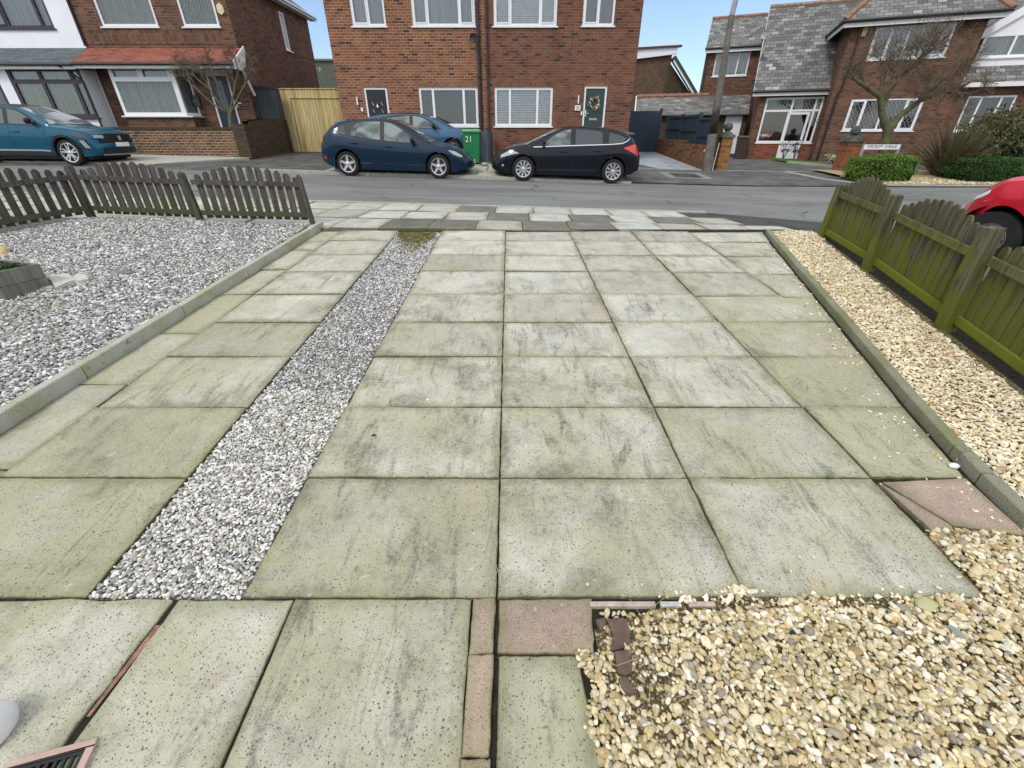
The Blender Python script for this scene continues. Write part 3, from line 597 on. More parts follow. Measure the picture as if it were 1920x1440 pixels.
def m_glass(name, tint, refl=1.0):
    m = bpy.data.materials.new(name); m.use_nodes = True; t = m.node_tree; t.nodes.remove(t.nodes['Principled BSDF']); out = t.nodes['Material Output']
    tr = t.nodes.new('ShaderNodeBsdfTransparent'); tr.inputs[0].default_value = (*tint, 1); gl = t.nodes.new('ShaderNodeBsdfGlossy'); gl.inputs['Roughness'].default_value = .03; gl.inputs[0].default_value = (.9, .93, .95, 1)
    fr = t.nodes.new('ShaderNodeFresnel'); fr.inputs[0].default_value = 1.5; mu = t.nodes.new('ShaderNodeMath'); mu.operation = 'MULTIPLY_ADD'; mu.inputs[1].default_value = refl; mu.inputs[2].default_value = .05; mu.use_clamp = True
    t.links.new(fr.outputs[0], mu.inputs[0]); mxs = t.nodes.new('ShaderNodeMixShader'); t.links.new(mu.outputs[0], mxs.inputs[0]); t.links.new(tr.outputs[0], mxs.inputs[1]); t.links.new(gl.outputs[0], mxs.inputs[2]); t.links.new(mxs.outputs[0], out.inputs[0]); return m
M_GLASS = m_glass('window_glass', (.86, .9, .89), 1.6)
M_LEAD = plain('lead_strip', (.36, .38, .38), .5, .4)
def m_curtain(name, a, b, sc_=14, vertical=True):
    m = Mat(name, .9, .1); uv = m.obj(); c = m.ramp(m.noise(m.map(uv, (sc_, sc_, .6) if vertical else (2, 2, sc_)), 1, 3, .5), [(.35, a), (.65, b)])
    m.col(c); return m.m
M_NET = m_curtain('net_curtain', (.26, .30, .27), (.44, .48, .44)); M_CURT = m_curtain('pale_curtain', (.42, .47, .46), (.60, .64, .62)); M_CURTG = m_curtain('green_curtain', (.25, .29, .24), (.42, .45, .38))
M_ROOM = plain('room_dark', (.05, .058, .06), .9, .1, var=.5, sc_=2.5); M_ROOM2 = plain('room_brown', (.035, .028, .025), .9, .1, var=.5, sc_=2.5)
def m_slats(name, a, b, pitch=.045):
    m = Mat(name, .5, .4); o = m.obj(); sp = m.n('ShaderNodeSeparateXYZ'); m.l(o, sp.inputs[0]); f = m.math('FRACT', m.math('DIVIDE', sp.outputs[2], pitch)); m.col(m.mix(m.rng(f, .55, .75), a, b)); return m.m

# ================================================================== BUILDING HELPERS
def wall_holes(mb, s0, s1, z0, z1, holes, d=0.0, reveal=.12, xf=None):
    """front wall face in the s,z plane at depth d, with rectangular openings and their reveals"""
    xf = xf or (lambda s, dd, z: (s, dd, z))
    xs = sorted({s0, s1, *[v for h in holes for v in (h[0], h[2]) if s0 < v < s1]}); zs = sorted({z0, z1, *[v for h in holes for v in (h[1], h[3]) if z0 < v < z1]})
    for a, b in zip(xs, xs[1:]):
        for c, e in zip(zs, zs[1:]):
            mx_, mz = (a + b) / 2, (c + e) / 2
            if any(h[0] < mx_ < h[2] and h[1] < mz < h[3] for h in holes): continue
            mb.quadp([xf(a, d, c), xf(b, d, c), xf(b, d, e), xf(a, d, e)])
    for h in holes:
        a, c, b, e = h[:4]; r_ = d + reveal
        mb.quadp([xf(a, d, c), xf(a, d, e), xf(a, r_, e), xf(a, r_, c)]); mb.quadp([xf(b, d, c), xf(b, r_, c), xf(b, r_, e), xf(b, d, e)])
        mb.quadp([xf(a, d, e), xf(b, d, e), xf(b, r_, e), xf(a, r_, e)]); mb.quadp([xf(a, d, c), xf(a, r_, c), xf(b, r_, c), xf(b, d, c)])
def lattice(mb, a, c, b, e, y, p=.13, w=.010, ar=1.45):
    W, H = b - a, e - c
    for sgn in (1, -1):
        k = -int(H / ar / p) - 2
        while k * p < W + H / ar + p:
            pts = []; x0 = k * p                    # line x = x0 + sgn * z/ar
            z_lo, z_hi = 0.0, H
            xa = x0 if sgn > 0 else x0; f = lambda z: x0 + (z / ar if sgn > 0 else (H - z) / ar) - (0 if sgn > 0 else 0)
            za, zb = 0, H
            xs0, xs1 = f(0), f(H); lo, hi = min(xs0, xs1), max(xs0, xs1)
            if hi > 0 and lo < W:
                def zat(x): return (x - xs0) / (xs1 - xs0) * H
                ca, cb = max(lo, 0), min(hi, W); z1_, z2_ = zat(ca), zat(cb)
                if abs(z1_ - z2_) > .02: mb.bar((a + ca, y, c + z1_), (a + cb, y, c + z2_), w, .004, up=(0, 1, 0))
            k += 1
def window(parent, a, c, b, e, lights=(1,), transom=0, fw=.055, fmat=None, back='blind', backmat=None, y=0.0, sill=True, lat=False, name='window', proud=.01, opens=(), glass=None, lp=.13, smat=None, splits=None):
    """a,c,b,e: opening in s,z. lights: relative widths. transom: height of top lights (0 none)"""
    fmat = fmat or M_UPVC; mb = MB(); y0, y1 = y + .03, y + .10
    mb.box(a, y0, c, a + fw, y1, e); mb.box(b - fw, y0, c, b, y1, e); mb.box(a + fw, y0, c, b - fw, y1, c + fw); mb.box(a + fw, y0, e - fw, b - fw, y1, e)
    tot = sum(lights); xs = [a + fw * .5]; acc = 0
    for l_ in lights: acc += l_; xs.append(a + fw * .5 + (b - a - fw) * acc / tot)
    for x in xs[1:-1]: mb.box(x - fw * .5, y0 + .001, c + fw, x + fw * .5, y1 - .002, e - fw)
    if transom:
        for x0, x1 in zip(xs, xs[1:]): mb.box(x0 + fw * .5, y0 + .002, e - transom - fw * .5, x1 - fw * .5, y1 - .003, e - transom + fw * .5)
    for i in opens:                                 # raised casement on a light
        x0, x1 = xs[i] + fw * .5, xs[i + 1] - fw * .5; zt = e - fw; zb = c + fw; w2 = .035
        mb.box(x0, y0 - .018, zb, x0 + w2, y0 + .02, zt); mb.box(x1 - w2, y0 - .018, zb, x1, y0 + .02, zt); mb.box(x0 + w2, y0 - .018, zb, x1 - w2, y0 + .02, zb + w2); mb.box(x0 + w2, y0 - .018, zt - w2, x1 - w2, y0 + .02, zt)
    w = mb.build(name, fmat, parent)
    g = MB()
    for i, (x0, x1) in enumerate(zip(xs, xs[1:])):
        g = MB(); g.quadp([(x0, y + .07, c + fw * .6), (x1, y + .07, c + fw * .6), (x1, y + .07, e - fw * .6), (x0, y + .07, e - fw * .6)]); g.build('pane', glass or M_GLASS, w)
    if lat:
        lm = MB(); zz = [(c + fw, e - transom - fw * .5), (e - transom + fw * .5, e - fw)] if transom else [(c + fw, e - fw)]
        if lat == 'top': zz = zz[1:]
        for x0, x1 in zip(xs, xs[1:]):
            for za, zb in zz: lattice(lm, x0 + fw * .5, za, x1 - fw * .5, zb, y + .062, lp)
        lm.build('leading', M_LEAD, w)
    bm_ = MB(); yb = y + (.16 if back != 'room' else .45)
    if back == 'slats':
        zc = c + .03
        bm_.quadp([(a, yb + .05, c), (b, yb + .05, c), (b, yb + .05, e), (a, yb + .05, e)], 1); pit = .055; bm_.m = 0
        while zc < e - .02:
            bm_.box(a + .03, yb - .012, zc, b - .03, yb + .008, zc + (.030 if backmat is not M_SL_W else .042)); zc += pit
        bm_.build('blind', [backmat, M_ROOM], w)
    elif back == 'curtain':
        n = max(6, int((b - a) / .05))
        for i in range(n):
            u0, u1 = a + (b - a) * i / n, a + (b - a) * (i + 1) / n; bm_.quadp([(u0, yb + .02 * (i % 2), c), (u1, yb + .02 * ((i + 1) % 2), c), (u1, yb + .02 * ((i + 1) % 2), e), (u0, yb + .02 * (i % 2), e)])
        bm_.build('curtain', backmat or M_CURT, w)
    else:
        bm_.quadp([(a, yb, c), (b, yb, c), (b, yb, e), (a, yb, e)])
        bm_.quadp([(a, y + .1, c), (a, yb, c), (a, yb, e), (a, y + .1, e)]); bm_.quadp([(b, y + .1, c), (b, yb, c), (b, yb, e), (b, y + .1, e)]); bm_.quadp([(a, y + .1, e), (b, y + .1, e), (b, yb, e), (a, yb, e)]); bm_.quadp([(a, y + .1, c), (b, y + .1, c), (b, yb, c), (a, yb, c)])
        bm_.build('room', backmat or M_ROOM, w)
    if sill:
        sm_ = MB(); sm_.box(a - .05, y - .05, c - .045, b + .05, y + .06, c - .002); sm_.build('sill', smat or fmat, w)
    return w
def door(parent, a, c, b, e, dmat, fmat=None, y=0.0, fw=.065, panels=True):
    mb = MB(); mb.box(a + fw, y + .05, c, b - fw, y + .10, e - fw); W = b - a - 2 * fw; H = e - c - fw
    if panels:
        for (u0, u1, v0, v1) in ((.12, .44, .06, .30), (.56, .88, .06, .30), (.12, .44, .40, .78), (.56, .88, .40, .78), (.12, .44, .84, .95), (.56, .88, .84, .95)):
            mb.box(a + fw + W * u0, y + .040, c + H * v0, a + fw + W * u1, y + .055, c + H * v1, tx=.02, tz=0)
    d = mb.build('door', dmat, parent)
    f = MB(); f.box(a, y + .02, c, a + fw, y + .11, e); f.box(b - fw, y + .02, c, b, y + .11, e); f.box(a + fw, y + .02, e - fw, b - fw, y + .11, e); f.build('door_frame', fmat or M_UPVC, d)
    return d
def pipe(mb, pts, r, k=8): mb.tube(pts, r, k)
def extrude_poly(mb, pts, d0, d1, ax='y'):        # pts in (s,z) extruded in depth
    n = len(pts); A = [(p[0], d0, p[1]) for p in pts]; B = [(p[0], d1, p[1]) for p in pts]
    mb.quadp(A); mb.quadp(list(reversed(B)))
    for i in range(n): j = (i + 1) % n; mb.quadp([A[j], A[i], B[i], B[j]])

# ================================================================== CENTRE PAIR OF HOUSES
YC = 19.5; ZC = gz(-1, YC) - .05; XM = at(911.5, 150, YC).x; XL = at(642, 217, YC).x; XR = at(1179, 239, YC).x
def rect(fr, tl, br, d=0.0, bl=None, tr=None):
    a, e1 = fr.hit(*tl, d); b, c1 = fr.hit(*br, d); e = e1; c = c1
    if bl: a2, c2 = fr.hit(*bl, d); a = (a + a2) / 2; c = (c + c2) / 2
    if tr: b2, e2 = fr.hit(*tr, d); b = (b + b2) / 2; e = (e + e2) / 2
    return a, c, b, e
FC = Frame(0, YC, ZC, 0)
def house_shell(fr, name, label, s0, s1, zt, holes, mat, depth=8.5, cat='house', side=(True, True), roof=M_SLATE, cz=-.3, group=None):
    h = empty(name, fr.o, fr.a, label, cat, group)
    mb = MB(); wall_holes(mb, s0, s1, cz, zt, holes, 0, .16)
    if side[0]: mb.quadp([(s0, depth, cz), (s0, 0, cz), (s0, 0, zt), (s0, depth, zt)])
    if side[1]: mb.quadp([(s1, 0, cz), (s1, depth, cz), (s1, depth, zt), (s1, 0, zt)])
    mb.build('wall', mat, h); mb = MB(); mb.quadp([(s1, depth, cz), (s0, depth, cz), (s0, depth, zt), (s1, depth, zt)]); mb.build('rear_wall', mat, h); return h
ztop = 5.55
up = 1.25
# ---- left half, number 21
wA = (at(661.5, 50, YC).x, FC.hit(690, 49)[1], at(724.5, 50, YC).x, 0); wA = (wA[0], wA[1], wA[2], wA[1] + up)
wB = (at(774, 49, YC).x, wA[1], at(891, 49, YC).x, wA[3])
wD = rect(FC, (784, 163.5), (897.5, 236.8)); wD = ((at(784, 163.5, YC).x + at(790.5, 237, YC).x) / 2, wD[1], (at(894.7, 163.5, YC).x + at(898, 237, YC).x) / 2, wD[3])
dA = ((at(681, 164, YC).x + at(689, 216, YC).x) / 2, .12, (at(724.5, 164, YC).x + at(731, 216, YC).x) / 2, FC.hit(700, 164)[1])
h21 = house_shell(FC, 'brick_house', 'bright red brick half of the semi-detached pair behind the navy hatchback, black front door', XL, XM, ztop, [wA, wB, wD, dA], M_BR_A, side=(True, False), group='semi-detached brick houses facing the driveway')
M_SL_D = plain('dark_blind', (.16, .16, .155), .5, .4); M_SL_W = plain('white_blind', (.92, .92, .92), .5, .4)
window(h21, *wA, lights=(1, 1), fw=.07, back='curtain', backmat=M_CURT, opens=(0,))
window(h21, *wB, lights=(1, 2.15, 1), fw=.075, back='curtain', backmat=M_CURT, opens=(0, 2))
window(h21, *wD, lights=(1, 2.35, 1), fw=.085, back='slats', backmat=M_SL_D, smat=M_UPVC)
d = door(h21, *dA, M_BLKD)
m = MB(); cx, cz = (dA[0] + dA[2]) / 2, dA[3] - .62
m.lathe([(.022, -.008), (.04, 0), (.022, .008)], 12, rot((cx, .035, cz), rx=R(90))); m.bar((cx, .03, cz + .05), (cx, .03, cz + .11), .025, .015, up=(0, 1, 0)); m.build('knocker', M_CHROME, d)
for sx in (-.17, .17):
    for k in range(3): m = MB(); m.bar((cx + sx - .03, .036, cz + .16 - k * .24), (cx + sx + .03, .036, cz + .06 - k * .24), .012, .006, up=(0, 1, 0)); m.build('glazing_bar', M_CHROME, d)
def lintel(h, a, z, b, mat): m = MB(); m.box(a - .02, -.006, z + .003, b + .02, .01, z + .105); return m.build('lintel', mat, h)
M_SOLS = bricks('brick_soldier_small', RED, (.36, .26, .18), w=.083, h=.13, gap=.012)
lintel(h21, dA[0], dA[3], dA[2], M_SOLS); lintel(h21, wD[0], wD[3], wD[2], M_SOLS)
m = MB(); p = at(671, 190, YC); m.box(p.x - .035, -.07, p.z - ZC - .12, p.x + .015, 0, p.z - ZC + .14); m.build('door_lamp', M_UPVC, h21, bevel=.01)
m = MB(); p = at(679, 205.5, YC); m.box(p.x - .04, -.03, p.z - ZC - .06, p.x + .04, 0, p.z - ZC + .06); m.build('doorbell', M_UPVC, h21, bevel=.008)
# ---- right half, number 23
wE = (at(925.5, 49, YC).x, wA[1], at(1043.5, 49, YC).x, wA[3]); wF = (at(1091.5, 48, YC).x, wA[1] + .01, at(1150.5, 48, YC).x, wA[3])
wG = ((at(926.7, 163, YC).x + at(928.5, 237, YC).x) / 2, wD[1], (at(1037, 163, YC).x + at(1034.5, 237, YC).x) / 2, wD[3])
dB = ((at(1096, 162, YC).x + at(1092, 232, YC).x) / 2, .10, (at(1138.8, 162, YC).x + at(1133, 232, YC).x) / 2, FC.hit(1110, 161.8)[1])
h23 = house_shell(FC, 'brick_house', 'darker brown-red brick half of the semi-detached pair behind the black hatchback, dark green door', XM, XR, ztop, [wE, wF, wG, dB], M_BR_B, side=(False, True), group='semi-detached brick houses facing the driveway')
window(h23, *wE, lights=(1, 1.85, 1), fw=.075, back='slats', backmat=M_SL_W, opens=(0, 2))
window(h23, *wF, lights=(1, 1), fw=.07, back='curtain', backmat=m_curtain('grey_curtain', (.30, .33, .34), (.36, .39, .40)), opens=(0,))
window(h23, *wG, lights=(1, 1.95, 1), fw=.085, back='slats', backmat=M_SL_W)
d = door(h23, *dB, M_GREEND); cx = (dB[0] + dB[2]) / 2
zz = FC.hit(1110, 223.5)[1]; m = MB(); m.box(cx - .17, .030, zz - .035, cx + .13, .045, zz + .035); m.build('letterbox', M_GREY, d, bevel=.006)
zz = FC.hit(1100, 213)[1]; m = MB(); m.box(dB[0] + .09, .02, zz - .11, dB[0] + .125, .05, zz + .11); m.box(dB[0] + .09, -.02, zz, dB[0] + .21, .01, zz + .022); m.build('handle', M_CHROME, d, bevel=.004)
lintel(h23, dB[0], dB[3], dB[2], M_SOLS); lintel(h23, wG[0], wG[3], wG[2], bricks('brick_soldier_dark', DARKR, (.26, .17, .12), w=.083, h=.13, gap=.012))
def text(name, body, size, mat, parent, loc, rot_=(R(90), 0, 0), sx=1, ext=.002, align='CENTER'):
    cu = bpy.data.curves.new(name, 'FONT'); cu.body = body; cu.size = size; cu.extrude = ext; cu.align_x = align; cu.align_y = 'CENTER'; cu.materials.append(mat)
    t_ = bpy.data.objects.new(name, cu); col.objects.link(t_); bpy.context.view_layer.update(); me = bpy.data.meshes.new_from_object(t_.evaluated_get(bpy.context.evaluated_depsgraph_get())); col.objects.unlink(t_); bpy.data.objects.remove(t_)
    o = bpy.data.objects.new(name, me); col.objects.link(o); o.parent = parent; o.location = loc; o.rotation_euler = rot_; o.scale = (sx, 1, 1); return o
p = at(1083, 202.5, YC); m = MB(); m.box(p.x - .11, -.03, p.z - ZC - .085, p.x + .11, -.001, p.z - ZC + .085); ns = m.build('number_sign', M_PAINTW, h23, bevel=.006)
text('lettering', '23', .13, M_IRON, ns, (p.x, -.033, p.z - ZC))
p = at(1084.7, 186.7, YC); m = MB(); m.box(p.x - .03, -.06, p.z - ZC - .13, p.x + .02, 0, p.z - ZC + .13); m.build('door_lamp', M_PAINTW, h23, bevel=.01)
p = at(1090.3, 212.5, YC); m = MB(); m.box(p.x - .03, -.025, p.z - ZC - .06, p.x + .03, 0, p.z - ZC + .06); m.build('doorbell', M_UPVC, h23, bevel=.008)
# roofs, one per house (hipped)
def hip(h, x0, x1, zt, dep, hl, hr, mat, rise=2.4, ov=.3):
    m = MB(); ya, yb = -ov, dep + ov; ym = dep / 2; a = x0 - (ov if hl else 0); b = x1 + (ov if hr else 0); r0 = a + (3.2 if hl else 0); r1 = b - (3.2 if hr else 0); z0 = zt - .05; z1 = zt + rise
    m.quadp([(a, ya, z0), (b, ya, z0), (r1, ym, z1), (r0, ym, z1)]); m.quadp([(b, yb, z0), (a, yb, z0), (r0, ym, z1), (r1, ym, z1)])
    m.quadp([(a, yb, z0), (a, ya, z0), (r0, ym, z1)]); m.quadp([(b, ya, z0), (b, yb, z0), (r1, ym, z1)]); m.quadp([(a, ya, z0), (a, yb, z0), (b, yb, z0), (b, ya, z0)])
    return m.build('roof', mat, h)
hip(h21, XL, XM - .01, ztop, 8.5, True, False, M_SLATE); hip(h23, XM + .01, XR, ztop, 8.5, False, True, M_SLATE)
# down pipes
def dpipe(h, px0, py0, px1, py1, r=.035, off=.06):
    a, b = at(px0, py0, YC), at(px1, py1, YC); m = MB(); x = (a.x + b.x) / 2
    zt_, zb_ = a.z - ZC + 1.3, b.z - ZC; m.tube([(x, -off, zt_), (x, -off, zb_)], r, 10)
    z = zb_ + .4
    while z < zt_: m.tube([(x, -off, z), (x, -off, z + .06)], r * 1.35, 10); m.box(x - .06, -off, z + .01, x + .06, 0, z + .045); z += 1.2
    m.build('downpipe', M_IRON, h)
dpipe(h21, 895, 0, 901, 240, .055, .08); dpipe(h23, 913, 0, 917, 292, .035)
m = MB(); m.tube([(at(901, 80, YC).x - .02, -.05, at(901, 60, YC).z - ZC), (at(901, 80, YC).x - .01, -.05, .1)], .012, 6); m.build('cable', M_BLACK, h21)
p = at(889, 74, YC); m = MB(); m.lathe([(0, .0), (.06, .005), (.11, .02), (.14, .045)], 16, rot((p.x, -.26, p.z - ZC), rx=R(90), rz=R(-25))); m.bar((p.x, -.26, p.z - ZC), (p.x + .03, 0, p.z - ZC - .05), .02, .02); m.bar((p.x, -.26, p.z - ZC - .05), (p.x + .10, -.40, p.z - ZC - .12), .012, .012); m.build('aerial_dish', M_BLACK, h21)
# dark crack line and white patched joints on 23
m = MB(); x = at(1068, 150, YC).x; m.box(x - .006, -.004, .9, x + .006, .001, 4.4); m.build('cable', M_IRON, h23)
# wreath
W = empty('wreath', (at(1114, 193, YC).x, YC + .02, at(1114, 193, YC).z), 0, 'round dried flower wreath hanging on the dark green front door', 'wreath')
mb = MB(); rr = random.Random(3)
mb.tube([(.17 * math.cos(a), 0, .17 * math.sin(a)) for a in [i * math.pi / 10 for i in range(21)]], .025, 6); mb.build('ring', plain('twig', (.16, .11, .06)), W)
for nm, c_, cnt in (('leaf', (.12, .14, .07), 90), ('petal', (.66, .58, .42), 110)):
    mb = MB()
    for _ in range(cnt):
        a = rr.uniform(0, 6.28); q = rr.gauss(.175, .035); s = rr.uniform(.02, .05); c0 = Vector((q * math.cos(a), -.03 + rr.uniform(-.03, .02), q * math.sin(a))); d1 = Vector((rr.gauss(0, 1), rr.gauss(0, .5), rr.gauss(0, 1))).normalized() * s; d2 = d1.cross(Vector((rr.gauss(0, 1), 1, rr.gauss(0, 1)))).normalized() * s * .6
        mb.quadp([c0 - d1, c0 + d2, c0 + d1, c0 - d2])
    mb.build(nm, plain('wreath_' + nm, c_, .8, .2, var=.3), W)

# ================================================================== LEFT HOUSES
YL = 19.8; ZL = gz(-12.5, YL) - .04; FL = Frame(0, YL, ZL, 0)
XLR = -10.05; XLM = FL.hit(158, 75)[0]
uA = (at(192, 50, YL).x, FL.hit(240, 50)[1], at(297.5, 50, YL).x, 0); uA = (*uA[:3], uA[1] + 1.25)
uB = (at(344.5, 50, YL).x, uA[1], at(412.5, 50, YL).x, uA[3])
dL = (at(389, 160, YL).x, .1, at(431, 160, YL).x, 2.15); dL = (FL.hit(396, 180)[0], .1, FL.hit(437, 180)[0], FL.hit(400, 137)[1])
sW = (FL.hit(441, 160)[0], FL.hit(450, 192)[1], FL.hit(450.5, 192)[0], FL.hit(440, 140)[1])
BY = YL - .62; FB = Frame(0, BY, ZL, 0); bay = ((FB.hit(199, 124)[0] + FB.hit(232, 217)[0]) / 2, FB.hit(280, 217)[1], (FB.hit(315, 124)[0] + FB.hit(349, 217)[0]) / 2, FB.hit(280, 123)[1])
hL = house_shell(FL, 'brick_house', 'brown brick end house with red tiled porch roof, white bay window and blue front door', XLM, XLR, 5.45, [uA, uB, dL, sW], M_BR_L, depth=7.4, side=(False, False))
# side wall with tall narrow window
def sidewall(h, x, depth, z0, z1, holes, mat, out=1):
    m = MB(); xf = (lambda s, dd, z: (x - dd, s, z)) if out > 0 else (lambda s, dd, z: (x + dd, -s, z))
    wall_holes(m, 0, depth, z0, z1, holes, 0, .12, xf); return m.build('side_wall', mat, h)
def side_hit(px, py, x):                        # on the plane X = x
    r = ray(px, py); t = x / r.x; return r.y * t, HC + r.z * t
ya, za = side_hit(521.5, 20, XLR); yb, zb = side_hit(548, 100, XLR); ya2, _ = side_hit(537, 96, XLR); yb2, _ = side_hit(530, 25, XLR)
sw = ((ya + ya2) / 2 - YL, zb - ZL + .05, (yb + yb2) / 2 - YL, za - ZL)
sidewall(hL, XLR, 7.4, -.3, 5.45, [sw], M_BR_R)
m = MB(); a, c, b, e = sw; f_ = .07
for q in ((a, c, a + f_, e), (b - f_, c, b, e), (a + f_, c, b - f_, c + f_), (a + f_, e - f_, b - f_, e)): m.box(XLR - .08, q[0], q[1], XLR - .01, q[2], q[3])
swo = m.build('window', M_UPVC, hL); swo.location = (0, 0, 0)
m2_ = MB(); m2_.quadp([(XLR - .05, a, c), (XLR - .05, b, c), (XLR - .05, b, e), (XLR - .05, a, e)]); m2_.build('pane', plain('frosted_glass', (.45, .5, .52), .3, .5), swo)
m2_ = MB(); m2_.box(XLR - .06, a - .05, c - .04, XLR + .06, b + .12, c - .002); m2_.build('sill', M_UPVC, swo)
for mm in hL.children:
    if mm.name.startswith(('window', 'side_wall')) and mm.name != 'x': pass
# fix side parts: they were authored with depth measured from the facade
# upstairs
window(hL, *uA, lights=(1,), fw=.08, back='curtain', backmat=M_NET, lat=True, lp=.11); window(hL, *uB, lights=(1,), fw=.08, back='curtain', backmat=m_curtain('dim_net', (.12, .16, .15), (.24, .28, .27)), lat=True, lp=.11)
m = MB(); m.box(XLM + .12, -.012, FL.hit(280, 83)[1], FL.hit(411, 60)[0], .004, FL.hit(280, 57)[1]); m.build('soldier_course', M_SOLD, hL)
# bay
m = MB(); m.box(bay[0] + .02, -.60, -.3, bay[2] + .26, -.001, bay[1] - .05); m.build('bay_base', M_BR_L, hL)
bw = window(hL, *bay, lights=(1,), fw=.11, back='curtain', backmat=M_NET, y=-.62, sill=False, lat=False)
m = MB(); tz = bay[3] - .42; m.box(bay[0] + .11, -.60, tz - .05, bay[2] - .11, -.53, tz + .05); xm = (bay[0] + bay[2]) / 2; m.box(xm - .05, -.60, tz + .05, xm + .05, -.53, bay[3] - .11)
for q in ((bay[0] + .11, xm - .05), (xm + .05, bay[2] - .11)): m.box(q[0], -.615, tz + .05, q[0] + .04, -.56, bay[3] - .11); m.box(q[1] - .04, -.615, tz + .05, q[1], -.56, bay[3] - .11); m.box(q[0] + .04, -.615, tz + .05, q[1] - .04, -.56, tz + .09)
m.build('transom', M_UPVC, bw)
lm = MB(); lattice(lm, bay[0] + .11, bay[1] + .11, bay[2] - .11, tz - .05, -.562, .12); lm.build('leading', M_LEAD, bw)
m = MB(); x = bay[2]; m.box(x + .001, -.60, bay[1], x + .07, -.50, bay[3]); m.box(x + .16, -.04, bay[1], x + .24, 0, bay[3]); m.bar((x + .035, -.55, bay[1] + .05), (x + .20, -.02, bay[1] + .05), .07, .10); m.bar((x + .035, -.55, bay[3] - .05), (x + .20, -.02, bay[3] - .05), .07, .10)
m.build('bay_side_frame', M_UPVC, bw); m = MB(); m.quadp([(x + .05, -.54, bay[1]), (x + .20, -.02, bay[1]), (x + .20, -.02, bay[3]), (x + .05, -.54, bay[3])]); m.build('pane', M_GLASS, bw)
m = MB(); m.quadp([(x - .02, -.47, bay[1]), (x + .12, -.01, bay[1]), (x + .12, -.01, bay[3]), (x - .02, -.47, bay[3])]); m.build('curtain', M_NET, bw)
m = MB(); m.box(bay[0] - .06, -.70, bay[1] - .045, bay[2] + .34, -.001, bay[1] - .003); m.build('sill', M_UPVC, bw)
# canopy roof
def canopy(h, x0, x1, zb, ze, proj, mat, fascia, name='canopy_roof', hipR=0):
    m = MB(); y0 = -proj
    m.quadp([(x0, y0, ze), (x1, y0, ze), (x1, 0, zb), (x0, 0, zb)]); m.quadp([(x0, y0, ze - .03), (x0, 0, ze - .03), (x1, 0, ze - .03), (x1, y0, ze - .03)]); m.quadp([(x0, y0, ze - .03), (x1, y0, ze - .03), (x1, y0, ze), (x0, y0, ze)])
    m.quadp([(x1, y0, ze - .03), (x1, 0, ze - .03), (x1, 0, zb), (x1, y0, ze)]); m.quadp([(x0, y0, ze - .03), (x0, y0, ze), (x0, 0, zb), (x0, 0, ze - .03)])
    r_ = m.build(name, mat, h); m = MB(); m.box(x0, y0 + .02, ze - .20, x1, y0 + .06, ze - .035); m.build('fascia', fascia, r_)
    m = MB(); m.tube([(x0, y0 - .04, ze - .07), (x1, y0 - .04, ze - .07)], .045, 8); m.build('gutter', M_BLACK, r_); return r_
PJ = .95; FCn = Frame(0, YL - PJ, ZL, 0); zE = FCn.hit(300, 115)[1]; zBk = FL.hit(300, 90)[1]
xa, xb = FCn.hit(147, 115)[0], FCn.hit(437, 117)[0]
cr = canopy(hL, XLM + .0, xb, zBk, zE, PJ, M_TILE_R, M_PAINTW)
m = MB(); extr = [(-PJ - .02, zE - .22), (-PJ - .02, zE + .02), (0, zBk + .06), (0, zBk - .12), (-.25, zE - .08), (-.55, zE - .22)]
A = [(xb + .01, p[0], p[1]) for p in extr]; B = [(xb + .05, p[0], p[1]) for p in extr]; m.quadp(list(reversed(A))); m.quadp(B)
for i in range(len(A)): j = (i + 1) % len(A); m.quadp([A[i], A[j], B[j], B[i]])
m.bar((xb + .03, -.5, zE - .2), (xb + .03, -.05, zE - .95), .06, .07); m.build('bargeboard', M_PAINTW, cr)
# door and porch window
d = door(hL, *dL, M_NAVYD, fw=.075); m = MB(); m.box((dL[0] + dL[2]) / 2 - .16, .035, dL[3] - 1.15, (dL[0] + dL[2]) / 2 + .14, .052, dL[3] - .22, tx=.03); m.build('door_glass', plain('door_glass', (.06, .07, .08), .1, .6), d, bevel=.01)
m = MB(); m.box(dL[0] - .02, -.02, dL[3], sW[2] + .02, .03, dL[3] + .10); m.build('lintel', M_PAINTW, hL)
window(hL, *sW, lights=(1,), fw=.07, back='room')
p = at(366.5, 190, YL); m = MB(); x0, z0 = p.x, p.z - ZL; extrude_poly(m, [(x0 - .22, z0 - .17), (x0 + .22, z0 - .17), (x0 + .22, z0 + .12), (x0 + .15, z0 + .19), (x0 - .15, z0 + .19), (x0 - .22, z0 + .12)], -.13, 0); lb = m.build('letterbox', plain('letterbox_grey', (.05, .065, .07), .4, .5), hL)
m = MB(); m.box(x0 - .03, -.135, z0 - .01, x0 + .10, -.128, z0 + .02); m.build('flap', M_GREY, lb)
p = at(444, 198.5, YL); m = MB(); m.box(p.x - .05, -.02, p.z - ZL - .05, p.x + .05, -.001, p.z - ZL + .05); q_ = m.build('number_sign', M_PAINTW, hL, bevel=.004)
text('lettering', '19', .06, M_IRON, q_, (p.x, -.023, p.z - ZL))
p = at(414.5, 17.5, YL)
def alarm(h, x, z, y=-.07):
    m = MB(); r0 = .17; pts = [(x + r0 * .78 * math.cos(a), z + r0 * math.sin(a)) for a in [R(90 + 60 * k) for k in range(6)]]
    extrude_poly(m, pts, y, 0); o = m.build('alarm_box', plain('alarm_cream', (.72, .60, .34), .4), h, bevel=.012)
    m = MB(); m.lathe([(0, .006), (.05, .006), (.06, 0)], 16, rot((x, y, z), rx=R(90))); m.build('strobe', plain('strobe', (.7, .55, .5), .3), o)
alarm(hL, p.x, p.z - ZL)
